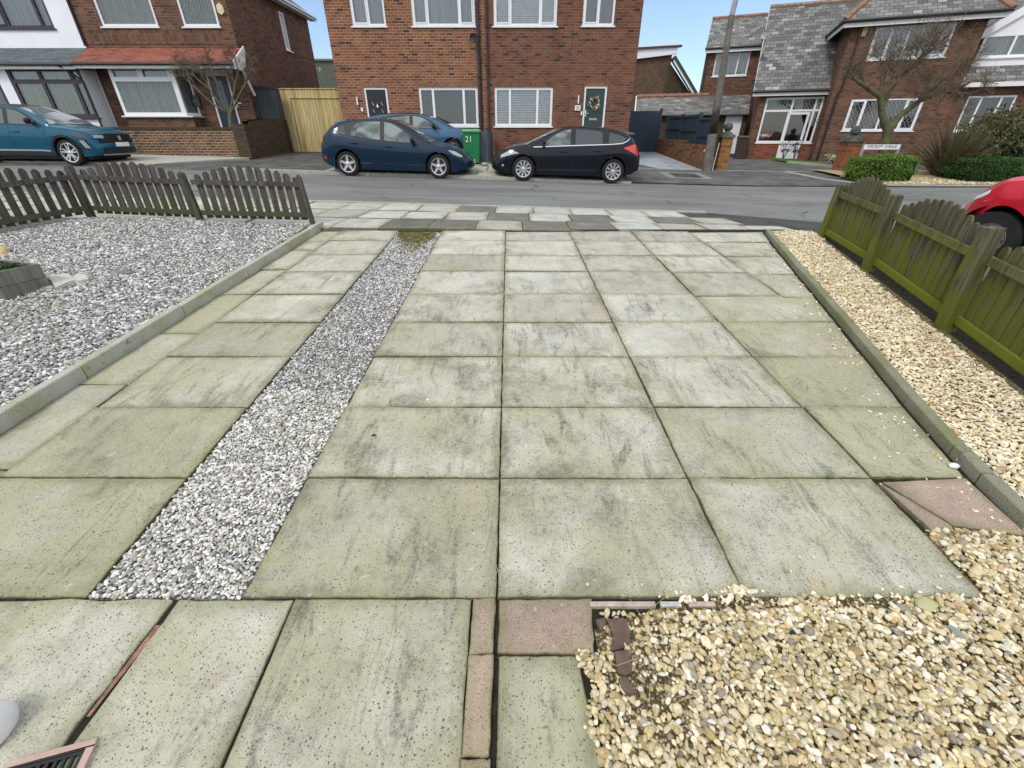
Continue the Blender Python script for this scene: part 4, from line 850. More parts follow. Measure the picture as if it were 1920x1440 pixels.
# eaves of the left house: fascia + roof
m = MB(); z = 5.45; m.box(XLR + .02, -.35, z - .02, XLR + .30, 7.75, z + .02); m.box(XLR + .30, -.35, z - .02, XLR + .33, 7.75, z + .15); m.box(XLM, -.35, z - .02, XLR + .02, -.02, z + .02); m.build('soffit', M_UPVC, hL)
hip(hL, XLM, XLR, z + .1, 7.4, False, True, M_SLATE, ov=.38)
m = MB(); yl_, zl_ = side_hit(597, 130, XLR); m.bar((XLR + .02, 7.32, zl_ - ZL), (XLR + .20, 7.32, zl_ - ZL - .02), .05, .05); m.lathe([(.05, 0), (.09, .12), (.085, .13)], 12, rot((XLR + .24, 7.25, zl_ - ZL - .02), rx=R(120))); m.build('flood_lamp', M_UPVC, hL)
# ---- white rendered house
FW = Frame(0, YL, ZL, 0); wx0 = -23.0
g1 = (FL.hit(8, 0)[0] - 2.3, FL.hit(60, 53.5)[1], FL.hit(102.5, 52)[0], 0); g1 = (*g1[:3], g1[1] + 1.35)
hW = house_shell(FL, 'rendered_house', 'white rendered house with dark framed windows and grey slate porch roof at the left edge', wx0, XLM - .03, 5.45, [g1], M_WHITE, depth=7.4, side=(True, False))
window(hW, *g1, lights=(1.6, 1, .32), fw=.09, fmat=M_DKF, back='curtain', backmat=m_curtain('mauve_net', (.30, .32, .36), (.46, .48, .52)), opens=(0,))
canopy(hW, wx0, XLM - .02, zBk, zE - .02, PJ - .01, M_SLATE_D, M_PAINTW)
FBW = Frame(0, YL - .7, ZL, 0)
g2 = (FBW.hit(18, 150)[0], FBW.hit(120, 212)[1] - .15, FBW.hit(165, 170)[0], FBW.hit(60, 126)[1])
bw = window(hW, *g2, lights=(1, 1.05, .32), transom=.42, fw=.12, fmat=M_DKF, back='curtain', backmat=M_CURTG, y=-.72, sill=True)
g3 = (g2[0] - 3.6, g2[1], g2[0] - .42, g2[3]); window(hW, *g3, lights=(1, 1), transom=.42, fw=.12, fmat=M_DKF, back='room', y=-.72, sill=True)
m = MB(); m.box(g2[0] - .42, -.70, -.3, g2[0] - .001, -.001, zE - .2); m.box(g2[2] + .001, -.70, -.3, XLM - .06, -.001, zE - .2); m.box(g2[0], -.69, -.3, g2[2], -.001, g2[1] - .05); m.box(g3[0], -.69, -.3, g3[2], -.001, g3[1] - .05); m.build('bay_base', M_WHITE, hW)
m = MB(); x = XLM - .05; x2 = FL.hit(165, 100)[0]; m.tube([(XLM - .55, -PJ, zE - .1), (XLM - .3, -.80, zE - .35), (XLM - .05, -.75, zE - .55), (XLM - .05, -.75, -.2)], .035, 8); m.tube([(XLM, -.05, 5.4), (XLM, -.05, zBk + .05)], .04, 8); m.build('downpipe', M_BLACK, hW)
hip(hW, wx0, XLM - .02, 5.55, 7.4, True, False, M_SLATE, ov=.38)
# spiked divider rail between the two left houses
fx = empty('spiked_railing', (XLM - 1.0, 17.6, gz(-15, 17.6) + .55), 0, 'short white spiked railing in front of the white rendered house', 'railing')
m = MB()
for i in range(9): x = -1.2 + i * .17; m.box(x - .02, -.01, .0, x + .02, .01, .22); m.box(x - .012, -.008, .22, x + .012, .008, .28)
m.build('spike', M_PAINTW, fx); m = MB(); m.box(-1.3, -.02, -.05, .25, .02, .02); m.build('rail', M_BLACK, fx); m = MB(); m.box(-1.3, -.05, -.75, .25, .05, -.051); m.build('base_wall', M_BR_D, fx)
# ================================================================== RIGHT SLATE-ROOFED HOUSE (turned 22 degrees)
RA = -R(22.3); ZR = gz(13, 25); FRR = Frame(12.8, 25.6, ZR, RA)
hR = empty('slate_house', FRR.o, RA, 'brick house with a big slate roof sweeping down over a glazed white porch', 'house')
H = FRR.hit
# --- glazed porch front at d=0
c_bl = H(1415.5, 267.5); c_tr = H(1547, 181.5); c_tl = H(1440, 183); c_br = H(1521, 268)
ca, cb_ = (c_bl[0] + c_tl[0]) / 2, (c_tr[0] + c_br[0]) / 2; cz0, cz1 = (c_bl[1] + c_br[1]) / 2, (c_tl[1] + c_tr[1]) / 2
zEv = (H(1420, 170)[1] + H(1545, 167)[1]) / 2
s0 = H(1398, 296)[0]; s1 = H(1563, 150)[0]
dpa, dpb = H(1455, 293)[0], H(1495, 293)[0]
m = MB(); wall_holes(m, s0, s1 + .1, -.3, zEv, [(ca, cz0, cb_, cz1), (dpa + .0, .02, dpb, cz0)], 0, .15); m.build('wall', M_BR_R, hR)
m = MB(); m.box(ca + .02, -.012, -.2, dpa - .01, .002, cz0 - .05); m.build('dwarf_wall', M_BR_O, hR); m = MB(); m.box(dpb + .01, -.012, -.2, cb_, .002, cz0 - .05); m.build('dwarf_wall', M_BR_O, hR)
x1 = H(1474, 240)[0]; x2 = H(1518, 240)[0]
LW = (x1 - ca, x2 - x1, cb_ - x2)
tl_ = cz1 - (H(1440, 183)[1] - 0) * 0 - (H(1480, 182)[1] - H(1480, 203)[1])
w = window(hR, ca, cz0, cb_, cz1, lights=LW, transom=.55, fw=.085, back='room', backmat=M_ROOM2, lat='top', lp=.14, sill=True)
dm = MB(); a, b = dpa, dpb; fz = .04
dm.box(a, .0, fz, a + .10, .10, cz1 - .62); dm.box(b - .10, .0, fz, b, .10, cz1 - .62); dm.box(a + .10, 0, fz, b - .10, .10, cz0 - .02); dm.box(a + .10, 0, cz1 - .72, b - .10, .10, cz1 - .62)
dm.box(a + .25, -.012, fz + .12, b - .25, .002, cz0 - .2); dd = dm.build('door', M_UPVC, hR); m = MB(); m.box(b - .09, -.04, cz0 + .12, b - .02, .0, cz0 + .15); m.build('handle', M_CHROME, dd)
# --- big sweeping roof
sA, sB = H(1413, 170)[0], H(1570, 150)[0]
dR = 3.3; zRg = H(1500, 9.5, dR)[1]
def roofpoly(name, pts, mat, thick=.06, parent=hR):
    m = MB(); m.quadp(pts); lo = [(p[0], p[1], p[2] - thick) for p in pts]; m.quadp(list(reversed(lo)))
    for i in range(len(pts)): j = (i + 1) % len(pts); m.quadp([pts[j], pts[i], lo[i], lo[j]])
    return m.build(name, mat, parent)
sC = H(1444, 15, dR)[0]
rf = roofpoly('roof', [(sA, -.28, zEv - .02), (sB + 1.2, -.28, zEv - .02), (sB + 1.2, dR, zRg), (sC, dR, zRg)], M_SLATE)
m = MB(); m.box(sA, -.27, zEv - .24, sB, -.24, zEv - .09); m.build('fascia', M_UPVC, rf); m = MB(); m.tube([(sA, -.33, zEv - .06), (sB - .1, -.33, zEv - .06)], .055, 8); m.build('gutter', M_BLACK, rf)
m = MB(); m.tube([(sC, dR, zRg + .02), (sB + 1.2, dR, zRg + .02)], .10, 8); m.build('ridge', plain('ridge_tile', (.30, .22, .15), .85, .2, var=.4, sc_=4), rf)
m = MB(); m.bar((sA - .01, -.30, zEv - .07), (sC - .01, dR, zRg - .03), .04, .12); m.build('verge', plain('verge_grey', (.42, .42, .39), .8, .2, var=.3), rf)
roofpoly('rear_roof', [(sB + 1.2, dR + 3.3, zEv + .4), (sC, dR + 3.3, zEv + .4), (sC, dR, zRg - .005), (sB + 1.2, dR, zRg - .005)], M_SLATE)
m = MB(); m.quadp([(s0, dR * 2, -.3), (s0, .0, -.3), (s0, 0, zEv - .1), (sC, dR, zRg - .1), (s0, dR * 2, zEv - .1)]); m.build('gable_wall', M_BR_R, hR)
# --- projecting two storey wing
dW = -1.15; zt_ = (H(1600, 47, dW)[1] + H(1800, 33, dW)[1]) / 2 + .12
w0, w1 = H(1584, 100, dW)[0], H(1845, 60, dW)[0]
def R4(tl, tr, bl, br, d):
    q = [H(*p, d) for p in (tl, tr, bl, br)]; return ((q[0][0] + q[2][0]) / 2, (q[2][1] + q[3][1]) / 2, (q[1][0] + q[3][0]) / 2, (q[0][1] + q[1][1]) / 2)
v1 = R4((1598, 185.5), (1734, 183), (1578, 245), (1712, 245), dW); v2 = R4((1645, 51), (1792, 42), (1623, 112), (1775, 107), dW)
m = MB(); wall_holes(m, w0, w1, -.3, zt_, [v1, v2], dW, .14); m.quadp([(w0, 4, -.3), (w0, dW, -.3), (w0, dW, zt_), (w0, 4, zt_)]); m.quadp([(w1, dW, -.3), (w1, 4, -.3), (w1, 4, zt_), (w1, dW, zt_)]); m.build('wing_wall', M_BR_R, hR)
window(hR, *v1, lights=(1, 1.35, 1.5, 1), fw=.07, back='room', y=dW, lat=True, lp=.15, opens=(0, 3)); window(hR, *v2, lights=(1, 1, 1.5, 1), fw=.07, back='curtain', backmat=M_CURT, y=dW, lat=True, lp=.15, opens=(0, 3))
ovr = .45; e0, e1 = w0 - ovr, w1 + ovr; zE2 = zt_ - .02; rs_ = 2.3
rf = roofpoly('wing_roof', [(e0, dW - ovr, zE2), (e1, dW - ovr, zE2), (e1 - 2.3, dW + 2.4, zE2 + rs_), (e0 + 2.3, dW + 2.4, zE2 + rs_)], M_SLATE)
m = MB(); m.quadp([(e0, 5, zE2 - .004), (e0, dW - ovr, zE2 - .004), (e0 + 2.3, dW + 2.4, zE2 + rs_ - .004), (e0 + 2.3, 5, zE2 + rs_)]); m.quadp([(e1, dW - ovr, zE2 - .004), (e1, 5, zE2 - .004), (e1 - 2.3, 5, zE2 + rs_), (e1 - 2.3, dW + 2.4, zE2 + rs_ - .004)]); m.build('hip_slope', M_SLATE, rf)
m = MB()
for a, b in (((e0, dW - ovr, zE2 + .03), (e0 + 2.3, dW + 2.4, zE2 + rs_ + .03)), ((e1, dW - ovr, zE2 + .03), (e1 - 2.3, dW + 2.4, zE2 + rs_ + .03))): m.tube([a, b], .10, 8)
m.build('hip_tile', M_TERRA, rf)
m = MB(); m.box(e0 + .04, dW - ovr + .03, zE2 - .23, e1 - .04, dW - ovr + .06, zE2 - .08); m.box(e0 + .02, dW - ovr + .06, zE2 - .23, e0 + .05, 3, zE2 - .08); m.build('fascia', M_PAINTW, rf); m = MB(); m.tube([(e1, dW - ovr - .05, zE2 - .03), (e0 - .05, dW - ovr - .05, zE2 - .03), (e0 - .05, 3, zE2 - .03)], .055, 8); m.build('gutter', M_BLACK, rf)
m = MB(); m.box(e0 + .06, dW - ovr + .06, zE2 - .225, e1 - .06, dW + .0, zE2 - .20); m.build('soffit', M_DKF, rf)
sx, sz = H(1619, 60, dW); m = MB(); m.box(sx - .14, dW - .08, sz - .16, sx + .12, dW, sz + .2); m.build('alarm_box', plain('alarm_amber', (.66, .48, .20), .4), hR, bevel=.012)
m = MB(); pA_ = H(1612, 50, dW); pB_ = H(1570, 200, dW); pC_ = H(1533, 295, -.08); m.tube([(w0 + .35, dW - .06, zE2 - .2), (w0 + .30, dW - .06, 2.9), (w0 + .22, dW - .06, 2.7), (w0 + .22, dW - .06, -.1)], .045, 8); m.tube([(cb_ + .22, -.06, zEv), (cb_ + .22, -.06, 0)], .04, 8); m.build('downpipe', M_BLACK, hR)
# --- right recessed part with dormer, catslide roof
dQ = -.55; z4 = (H(1850, 152, dQ)[1]); q0, q1 = w1 + .02, w1 + 9
v3 = R4((1816, 180), (1906, 178), (1788, 247), (1880, 246), dQ)
if v3[0] < q0 + .1: v3 = (q0 + .15, *v3[1:])
m = MB(); wall_holes(m, q0, q1, -.3, z4, [v3], dQ, .14); m.quadp([(q1, dQ, -.3), (q1, 5, -.3), (q1, 5, z4 + 2), (q1, dQ, z4)]); m.build('east_wall', M_BR_R, hR); window(hR, *v3, lights=(1, 1.5, 1), fw=.07, back='room', y=dQ)
zq = z4 + 4.3; rf = roofpoly('east_roof', [(q0 - .3, dQ - .35, z4), (q1, dQ - .35, z4), (q1, dQ + 4.6, zq), (q0 - .3, dQ + 4.6, zq)], M_SLATE)
m = MB(); m.box(q0, dQ - .37, z4 - .22, q1, dQ - .34, z4 - .06); m.build('fascia', M_PAINTW, rf)
# dormer
dD = dQ + .25; dz0 = H(1860, 108, dD)[1]; da, db = H(1828, 108, dD)[0], H(1828, 108, dD)[0] + 3.9; dz1 = H(1870, 64, dD)[1]
v4 = (da + .05, dz0, db - .05, dz1)
dm = empty('dormer', (0, 0, 0), 0, parent=hR)
m = MB(); m.box(da, dD + .02, dz0 - .3, db, dD + .12, dz0 - .01); m.quadp([(da, dD + 4, dz0 - .3), (da, dD + .1, dz0 - .3), (da, dD + .1, dz1), (da, dD + 4, dz1)])
zp = dz1 + 1.35; xm = (da + db) / 2; m.quadp([(da, dD + .04, dz1), (db, dD + .04, dz1), (xm, dD + .04, zp)]); m.build('cheek', M_UPVC, dm)
window(dm, *v4, lights=(1.1, 1, 1, 1.1), fw=.08, back='curtain', backmat=M_CURT, y=dD, lat=True, lp=.15)
m = MB(); m.bar((da - .35, dD - .05, dz1 - .16), (xm, dD - .05, zp + .10), .06, .28, up=(0, 0, 1)); m.bar((db + .35, dD - .05, dz1 - .16), (xm, dD - .05, zp + .10), .06, .28); m.build('bargeboard', M_UPVC, dm)
m = MB(); m.quadp([(da - .4, dD - .08, dz1 - .02), (xm, dD - .08, zp + .26), (xm, dD + 4, zp + .26), (da - .4, dD + 4, dz1 - .02)]); m.quadp([(xm, dD - .08, zp + .26), (db + .4, dD - .08, dz1 - .02), (db + .4, dD + 4, dz1 - .02), (xm, dD + 4, zp + .26)]); m.build('dormer_roof', M_SLATE, dm)
# --- left extension above the garage
dX = 4.4; u0, u1 = H(1315, 150, dX)[0], H(1440, 120, dX)[0]; uz = (H(1324, 92, dX)[1] + H(1430, 86, dX)[1]) / 2
v5 = R4((1345, 96.5), (1408, 93.5), (1334, 144), (1400, 141), dX)
m = MB(); wall_holes(m, u0, u1 + 1.5, -.3, uz, [v5], dX, .14); m.quadp([(u0, dX + 5, -.3), (u0, dX, -.3), (u0, dX, uz), (u0, dX + 5, uz)]); m.build('extension_wall', M_BR_R, hR)
window(hR, *v5, lights=(1, 1.2, 1), fw=.07, back='curtain', backmat=M_CURT, y=dX, lat=True, lp=.15)
dX2 = dX + 2.2; zr2 = (H(1340, 35, dX2)[1] + H(1440, 28, dX2)[1]) / 2; a0, a1 = H(1324, 88, dX - .3)[0], H(1336, 36, dX2)[0]
rf = roofpoly('extension_roof', [(a0, dX - .3, uz - .02), (u1 + 1.4, dX - .3, uz - .02), (u1 + 1.4, dX2, zr2), (a1, dX2, zr2)], M_SLATE)
m = MB(); m.box(a0, dX - .29, uz - .22, u1 + .6, dX - .26, uz - .06); m.build('fascia', M_PAINTW, rf); m = MB(); m.tube([(a0 - .03, dX - .34, uz - .02), (u1 + .6, dX - .34, uz - .02)], .055, 8); m.build('gutter', M_BLACK, rf)
m = MB(); m.tube([(a1, dX2, zr2 + .02), (u1 + 1.4, dX2, zr2 + .02)], .09, 8); m.build('ridge', M_TERRA, rf)
m = MB(); m.tube([(u0 + .12, dX - .07, uz), (u0 + .12, dX - .07, 2)], .045, 8); m.build('downpipe', M_IRON, hR)
gx_, gz_ = H(1435, 66, .4); m = MB(); m.lathe([(0, 0), (.08, .01), (.14, .03), (.18, .06)], 18, rot((gx_, .35, gz_), rx=R(80), rz=R(-20))); m.bar((gx_, .35, gz_), (gx_ + .1, .9, gz_ - .35), .03, .03); m.bar((gx_, .3, gz_), (gx_ + .3, .0, gz_ - .2), .02, .02); m.build('aerial_dish', M_GREY, hR)
# wall lantern at porch corner, hanging basket bracket
lx, lz = H(1411, 158, .02); m = MB(); m.box(lx - .10, -.28, lz + .12, lx + .10, -.08, lz + .16); m.box(lx - .07, -.25, lz - .14, lx + .07, -.11, lz + .12); m.bar((lx, -.18, lz + .16), (lx, 0, lz + .26), .025, .025); m.build('lantern', M_IRON, hR)

# ================================================================== GARAGE beside it
dG = 2.0; FG = Frame(*FRR.o, RA)
ge0, ge1 = H(1192, 216, dG)[0], H(1404, 212, dG)[0]; gz1 = (H(1210, 215, dG)[1] + H(1400, 213.5, dG)[1]) / 2
dG2 = dG + 2.3; gz2 = (H(1200, 181.5, dG2)[1] + H(1400, 179, dG2)[1]) / 2; gr0 = H(1194, 183, dG2)[0]
G = empty('slate_garage', FRR.o, RA, 'low lean-to garage with mossy slate roof, red ridge tiles and a plain white door', 'garage')
gd = R4((1360, 214), (1391, 214), (1349, 288), (1380, 288), dG); gzb = gd[1]
m = MB(); wall_holes(m, ge0 + .1, ge1, gzb - .4, gz1, [(gd[0], gzb, gd[2], gz1 - .05)], dG, .10); m.quadp([(ge0 + .1, dG + 4.6, gzb - .4), (ge0 + .1, dG, gzb - .4), (ge0 + .1, dG, gz1), (ge0 + .1, dG2, gz2), (ge0 + .1, dG + 4.6, gz1)]); m.build('wall', M_BR_D, G)
m = MB(); m.box(gd[0], dG + .03, gzb, gd[2], dG + .08, gz1 - .05); m.box(gd[0] + .14, dG + .02, gzb + .12, gd[2] - .14, dG + .035, gz1 - .2); m.build('door', M_UPVC, G)
rf = roofpoly('roof', [(ge0, dG - .2, gz1 - .02), (ge1, dG - .2, gz1 - .02), (ge1, dG2, gz2), (gr0, dG2, gz2)], M_SLATE, parent=G); roofpoly('rear_roof', [(ge1, dG + 4.8, gz1), (gr0, dG + 4.8, gz1), (gr0, dG2, gz2 - .01), (ge1, dG2, gz2 - .01)], M_SLATE, parent=G)
m = MB(); x = gr0; e_ = H(1322, 181, dG2)[0]
while x < e_: m.tube([(x, dG2, gz2 + .04), (x + .40, dG2, gz2 + .04)], [.11, .11], 8); m.tube([(x + .36, dG2, gz2 + .05), (x + .42, dG2, gz2 + .05)], [.13, .13], 8); x += .42
m.build('ridge_tile', M_TERRA, rf); m = MB(); m.tube([(ge0, dG - .25, gz1 - .05), (ge1, dG - .25, gz1 - .05)], .055, 8); m.build('gutter', M_BLACK, rf)
m = MB(); m.bar((ge0 - .03, dG - .22, gz1 - .05), (gr0 - .03, dG2, gz2), .06, .2); m.build('verge', M_PAINTW, rf)

# ================================================================== FAR BUILDINGS
# brick hall behind, with white parapet band and sloping roof
ya = 44
def P_(px, py, Y=ya): return at(px, py, Y)
T = empty('brick_hall', (P_(1100, 175).x, ya, gz(10, 40)), 0, 'tall dark brick hall with white top band behind the garage roof', 'hall'); o_ = T.location
def L_(p): return (p.x - o_.x, p.y - o_.y, p.z - o_.z)
m = MB(); z0 = -1
q = [P_(1120, 107), P_(1261, 98), P_(1255, 185)]; xR_ = q[1].x; zt1, zt2 = P_(1195, 103).z, P_(1261, 98).z
m.quadp([(P_(1120, 107).x - o_.x, 0, z0), (xR_ - o_.x, 0, z0), (xR_ - o_.x, 0, zt2 - o_.z), (P_(1120, 107).x - o_.x, 0, P_(1120, 109).z - o_.z)]); m.build('wall', M_BR_Y, T); m = MB()
bk = P_(1303, 178, 58); m.quadp([(xR_ - o_.x, 0, z0), (xR_ - o_.x + 3.0, 14, z0), (xR_ - o_.x + 3.0, 14, 3.0), (xR_ - o_.x, 0, P_(1260, 112).z - o_.z)]); m.build('side_wall', M_BR_Y, T)
m = MB(); m.bar((P_(1120, 103).x - o_.x, -.1, P_(1120, 104).z - o_.z - .2), (xR_ - o_.x + .3, -.1, P_(1262, 91).z - o_.z), .3, .75); m.build('parapet', M_UPVC, T)
m = MB(); m.bar((P_(1120, 103).x - o_.x, -.15, P_(1120, 96).z - o_.z), (xR_ - o_.x + .6, -.15, P_(1265, 87).z - o_.z), .5, .12); m.build('coping', M_DKF, T)
m = MB(); a = Vector(L_(P_(1262, 108, 43.5))); b = Vector(L_(P_(1305, 180, 43.5))); m.bar(a, b, .5, .35); m.build('roof_edge', plain('dark_green_metal', (.04, .06, .055), .5), T)
m = MB(); m.quadp([a + Vector((-.1, .3, -.3)), a + Vector((-.1, .3, -6)), b + Vector((0, .3, -2)), b + Vector((0, .3, -.2))]); m.build('timber_gable', M_BR_D, T)
m = MB(); m.bar(a + Vector((.0, -.3, -.25)), b + Vector((0, -.3, -.25)), .1, .12); m.build('gutter', M_PAINTW, T)
# corrugated shed behind the left gate
yb_ = 40; s_ = empty('corrugated_shed', (at(610, 150, yb_).x, yb_, gz(-8, 38)), 0, 'green grey corrugated metal shed seen between the two brick houses', 'shed')
m = MB(); x0, x1_ = at(560, 130, yb_).x - s_.location.x, at(700, 130, yb_).x - s_.location.x; zt3 = at(610, 114, yb_).z - s_.location.z; n = 60
for i in range(n):
    a, b = x0 + (x1_ - x0) * i / n, x0 + (x1_ - x0) * (i + 1) / n; y0, y1 = (.0 if i % 2 else .09), (.09 if i % 2 else 0)
    m.quadp([(a, y0, -1), (b, y1, -1), (b, y1, zt3), (a, y0, zt3)])
m.build('cladding', plain('shed_green', (.17, .19, .14), .6, .3, var=.1), s_)
m = MB(); m.box(x0, -.1, zt3, x1_, 6, zt3 + .12); m.box(x0, .1, -1, x1_, 6, zt3 - .01); m.build('roof', plain('shed_roof', (.16, .18, .15), .6), s_)

# ================================================================== GATES, WALLS, FENCES across the street
def m_wood(name, a, b, green=None, g=0, sc_=1, rough=.8, boards=0):
    m = Mat(name, rough, .2); o = m.obj(); rs = m.n('ShaderNodeObjectInfo').outputs['Random']
    off = m.n('ShaderNodeCombineXYZ'); m.l(m.math('MULTIPLY', rs, 91.0), off.inputs[0]); ad = m.n('ShaderNodeVectorMath', operation='ADD'); m.l(o, ad.inputs[0]); m.l(off.outputs[0], ad.inputs[1]); p = ad.outputs[0]
    gr = m.noise(m.map(p, (28 * sc_, 28 * sc_, 1.6 * sc_)), 1, 5, .65); c = m.mix(m.rng(gr, .3, .7), a, b)
    c = m.mix(m.rng(m.noise(m.map(p, (9, 9, 1.2)), 1, 5, .6), .5, .72, 0, .45), c, tuple(x * .45 for x in a))
    if boards:
        sx_ = m.n('ShaderNodeSeparateXYZ'); m.l(o, sx_.inputs[0]); wn = m.n('ShaderNodeTexWhiteNoise', noise_dimensions='1D'); m.l(m.math('FLOOR', m.math('DIVIDE', sx_.outputs[0], boards)), wn.inputs['W'])
        c = m.mix(1, c, m.ramp(wn.outputs[0], [(0, (.78, .76, .70)), (.5, (1, 1, 1)), (1, (1.16, 1.17, 1.2))]), 'MULTIPLY'); kn = m.vor(m.map(o, (9, 9, 3.2)), 1.0); c = m.mix(m.rng(kn, .05, .12, .7, 0), c, (.16, .09, .03))
    if green:
        sz = m.n('ShaderNodeSeparateXYZ'); m.l(o, sz.inputs[0]); lowz = m.math('MULTIPLY', m.math('SUBTRACT', .30, sz.outputs[2]), .62)
        c = m.mix(m.rng(m.math('ADD', m.math('ADD', m.noise(p, 3.5, 6, .65), m.math('MULTIPLY', rs, .16)), lowz), .44, .70, 0, g), c, green)
        c = m.mix(m.rng(m.noise(m.map(p, (40, 40, 5)), 1, 4, .7), .56, .70, 0, .6), c, tuple(x * .35 for x in a))
    m.col(c); m.bump(gr, .35, .004); return m.m
M_PINE = m_wood('new_pine', (.42, .31, .125), (.62, .50, .26), boards=(XL - .02 + 9.12) / 21); m_ = M_PINE
# new pine double gate between the houses
yG_ = 20.3; gl, gr_ = -9.12, XL - .02; zb = gz(-8, yG_) - .02; ztp = at(580, 167, yG_).z
g = empty('timber_gate', (gl, yG_, zb), 0, 'tall new pale timber gate of vertical boards between the brick houses', 'gate')
n = 21; W_ = (gr_ - gl) / n; m = MB()
for i in range(n): m.box(i * W_ + .004, rnd.uniform(-.004, .004), .03, (i + 1) * W_ - .004, .022, ztp - zb - rnd.uniform(0, .01))
m.build('board_panel', M_PINE, g); m = MB(); zz = ztp - zb; m.box(0, -.03, zz, n * W_, .05, zz + .03); m.build('capping', M_PINE, g); m = MB(); m.box(W_ * 3.2, -.035, zz - .30, n * W_ - .1, -.006, zz - .27); m.build('ledge', M_PINE, g)
m = MB(); m.box(W_ * 3.15, -.012, .03, W_ * 3.15 + .012, .0, zz - .3); m.build('gap_strip', M_IRON, g)
# black framed side gate
yK = 19.92; a = at(470, 161, yK); b = at(519, 161, yK); zb = gz(-9.5, yK)
g = empty('black_gate', (a.x, yK, zb), 0, 'narrow black framed gate with dark grey boards beside the brown brick house', 'gate'); w_, h_ = b.x - a.x, a.z - zb
m = MB(); f_ = .10; m.box(0, -.03, 0, f_, .04, h_); m.box(w_ - f_, -.03, 0, w_, .04, h_); m.box(f_, -.03, h_ - f_, w_ - f_, .04, h_); m.build('frame', M_BLACK, g)
m = MB(); k = 5; bw_ = (w_ - 2 * f_) / k
for i in range(k): m.box(f_ + i * bw_ + .003, .0, .02, f_ + (i + 1) * bw_ - .003, .02, h_ - f_)
m.build('board_panel', plain('grey_board', (.045, .05, .052), .6, .3, var=.2), g); m = MB(); m.box(w_ - .16, -.05, h_ * .52, w_ - .06, -.031, h_ * .58); m.build('latch', M_BLACK, g)
# garden wall left: front run, corner pier, return
yW = 17.3; xc = at(472, 290, yW).x; x0 = XLM - 2.2; zt0 = at(300, 243, yW).z
gwf = empty('brick_garden_wall', (xc, yW, gz(xc, yW)), 0, 'low brown brick garden wall with flat brick coping in front of the left brick house', 'wall'); zo = gwf.location.z
m = MB()
xs = [x0 - xc + (0 - (x0 - xc)) * i / 12 for i in range(13)]
for p0, p1 in zip(xs, xs[1:]): m.quadp([(p0, 0, gz(xc + p0, yW) - zo - .12), (p1, 0, gz(xc + p1, yW) - zo - .12), (p1, 0, zt0 - zo), (p0, 0, zt0 - zo)])
m.quadp([(0, .22, -.3), (x0 - xc, .22, -.3), (x0 - xc, .22, zt0 - zo), (0, .22, zt0 - zo)]); m.quadp([(x0 - xc, 0, zt0 - zo), (0, 0, zt0 - zo), (0, .22, zt0 - zo), (x0 - xc, .22, zt0 - zo)]); m.build('front_wall', M_BR_W, gwf)
m = MB(); m.box(x0 - xc, -.03, zt0 - zo + .003, -.45, .25, zt0 - zo + .075, tx=0); m.build('coping', M_BR_D, gwf)
ztp_ = at(475, 232, yW).z; m = MB(); m.box(-.42, -.06, -.3, .02, .36, ztp_ - zo); m.build('pier', M_BR_D, gwf)
p2 = Vector((-9.0, 20.15, 0)); dv_ = Vector((p2.x - xc - .02, p2.y - yW - .3, 0)); L = dv_.length; z2 = at(545, 224, 20.1).z; m = MB()
nn = 8; t_ = dv_ / nn
for i in range(nn):
    a, b = Vector((.02, .3, 0)) + t_ * i, Vector((.02, .3, 0)) + t_ * (i + 1); st = .0 if i > 2 else -.10 * (3 - i) / 3
    za, zb_2 = gz(xc + a.x, yW + a.y) - zo - .1, gz(xc + b.x, yW + b.y) - zo - .1; zt9 = z2 - zo + (st if i < 3 else 0)
    m.quadp([(a.x, a.y, za), (b.x, b.y, zb_2), (b.x, b.y, zt9), (a.x, a.y, zt9)]); m.quadp([(b.x - .22, b.y, zb_2), (a.x - .22, a.y, za), (a.x - .22, a.y, zt9), (b.x - .22, b.y, zt9)]); m.quadp([(a.x, a.y, zt9), (b.x, b.y, zt9), (b.x - .22, b.y, zt9), (a.x - .22, a.y, zt9)])
m.quadp([(b.x, b.y, zb_2), (b.x - .22, b.y, zb_2), (b.x - .22, b.y, zt9), (b.x, b.y, zt9)]); m.build('return_wall', M_BR_D, gwf)
# raised footway in front of it with pale flags and dropped end
def lf(u, v):
    x = -32 + u * (32 - 9.2) ; y0 = 14.55; y = y0 + v * (yW - y0); x2 = x + (1 - v) * (0 if u < .9 else -(u - .9) * 16); return (x2, y, gz(x2, y if v > .02 else 14.25) + .03 * (1 if 1 else 0))
sheet('left_footway', lf, 40, 4, m_kerb('pale_footway', (.50, .49, .42), (.36, .37, .27), .35))
strip('left_footway_kerb', [(-32, 14.50), (-12.5, 14.50), (-10.9, 14.55), (-9.3, 17.1)], .12, .02, M_KERB_S, .9)
# far footway flags between and behind the parked cars
P2 = Slabs()
for r_ in range(3):
    for i in range(10):
        xx = -5.7 + i * .92 + (.3 if r_ % 2 else 0); y0 = 14.40 + r_ * .95; P2.add([(xx, y0), (xx + .92, y0), (xx + .92, y0 + .95), (xx, y0 + .95)], lambda x, y: gz(x, y) + .012, moss=rnd.uniform(.5, 1.), dark=.5, nx=4, ny=4, gap=.02, tilt=.008)
P2.build('far_footway', [M_FLAG])
strip('far_kerb', [(-8.6, 14.30), (3.6, 14.30)], .16, .02, M_KERB_S, .9)
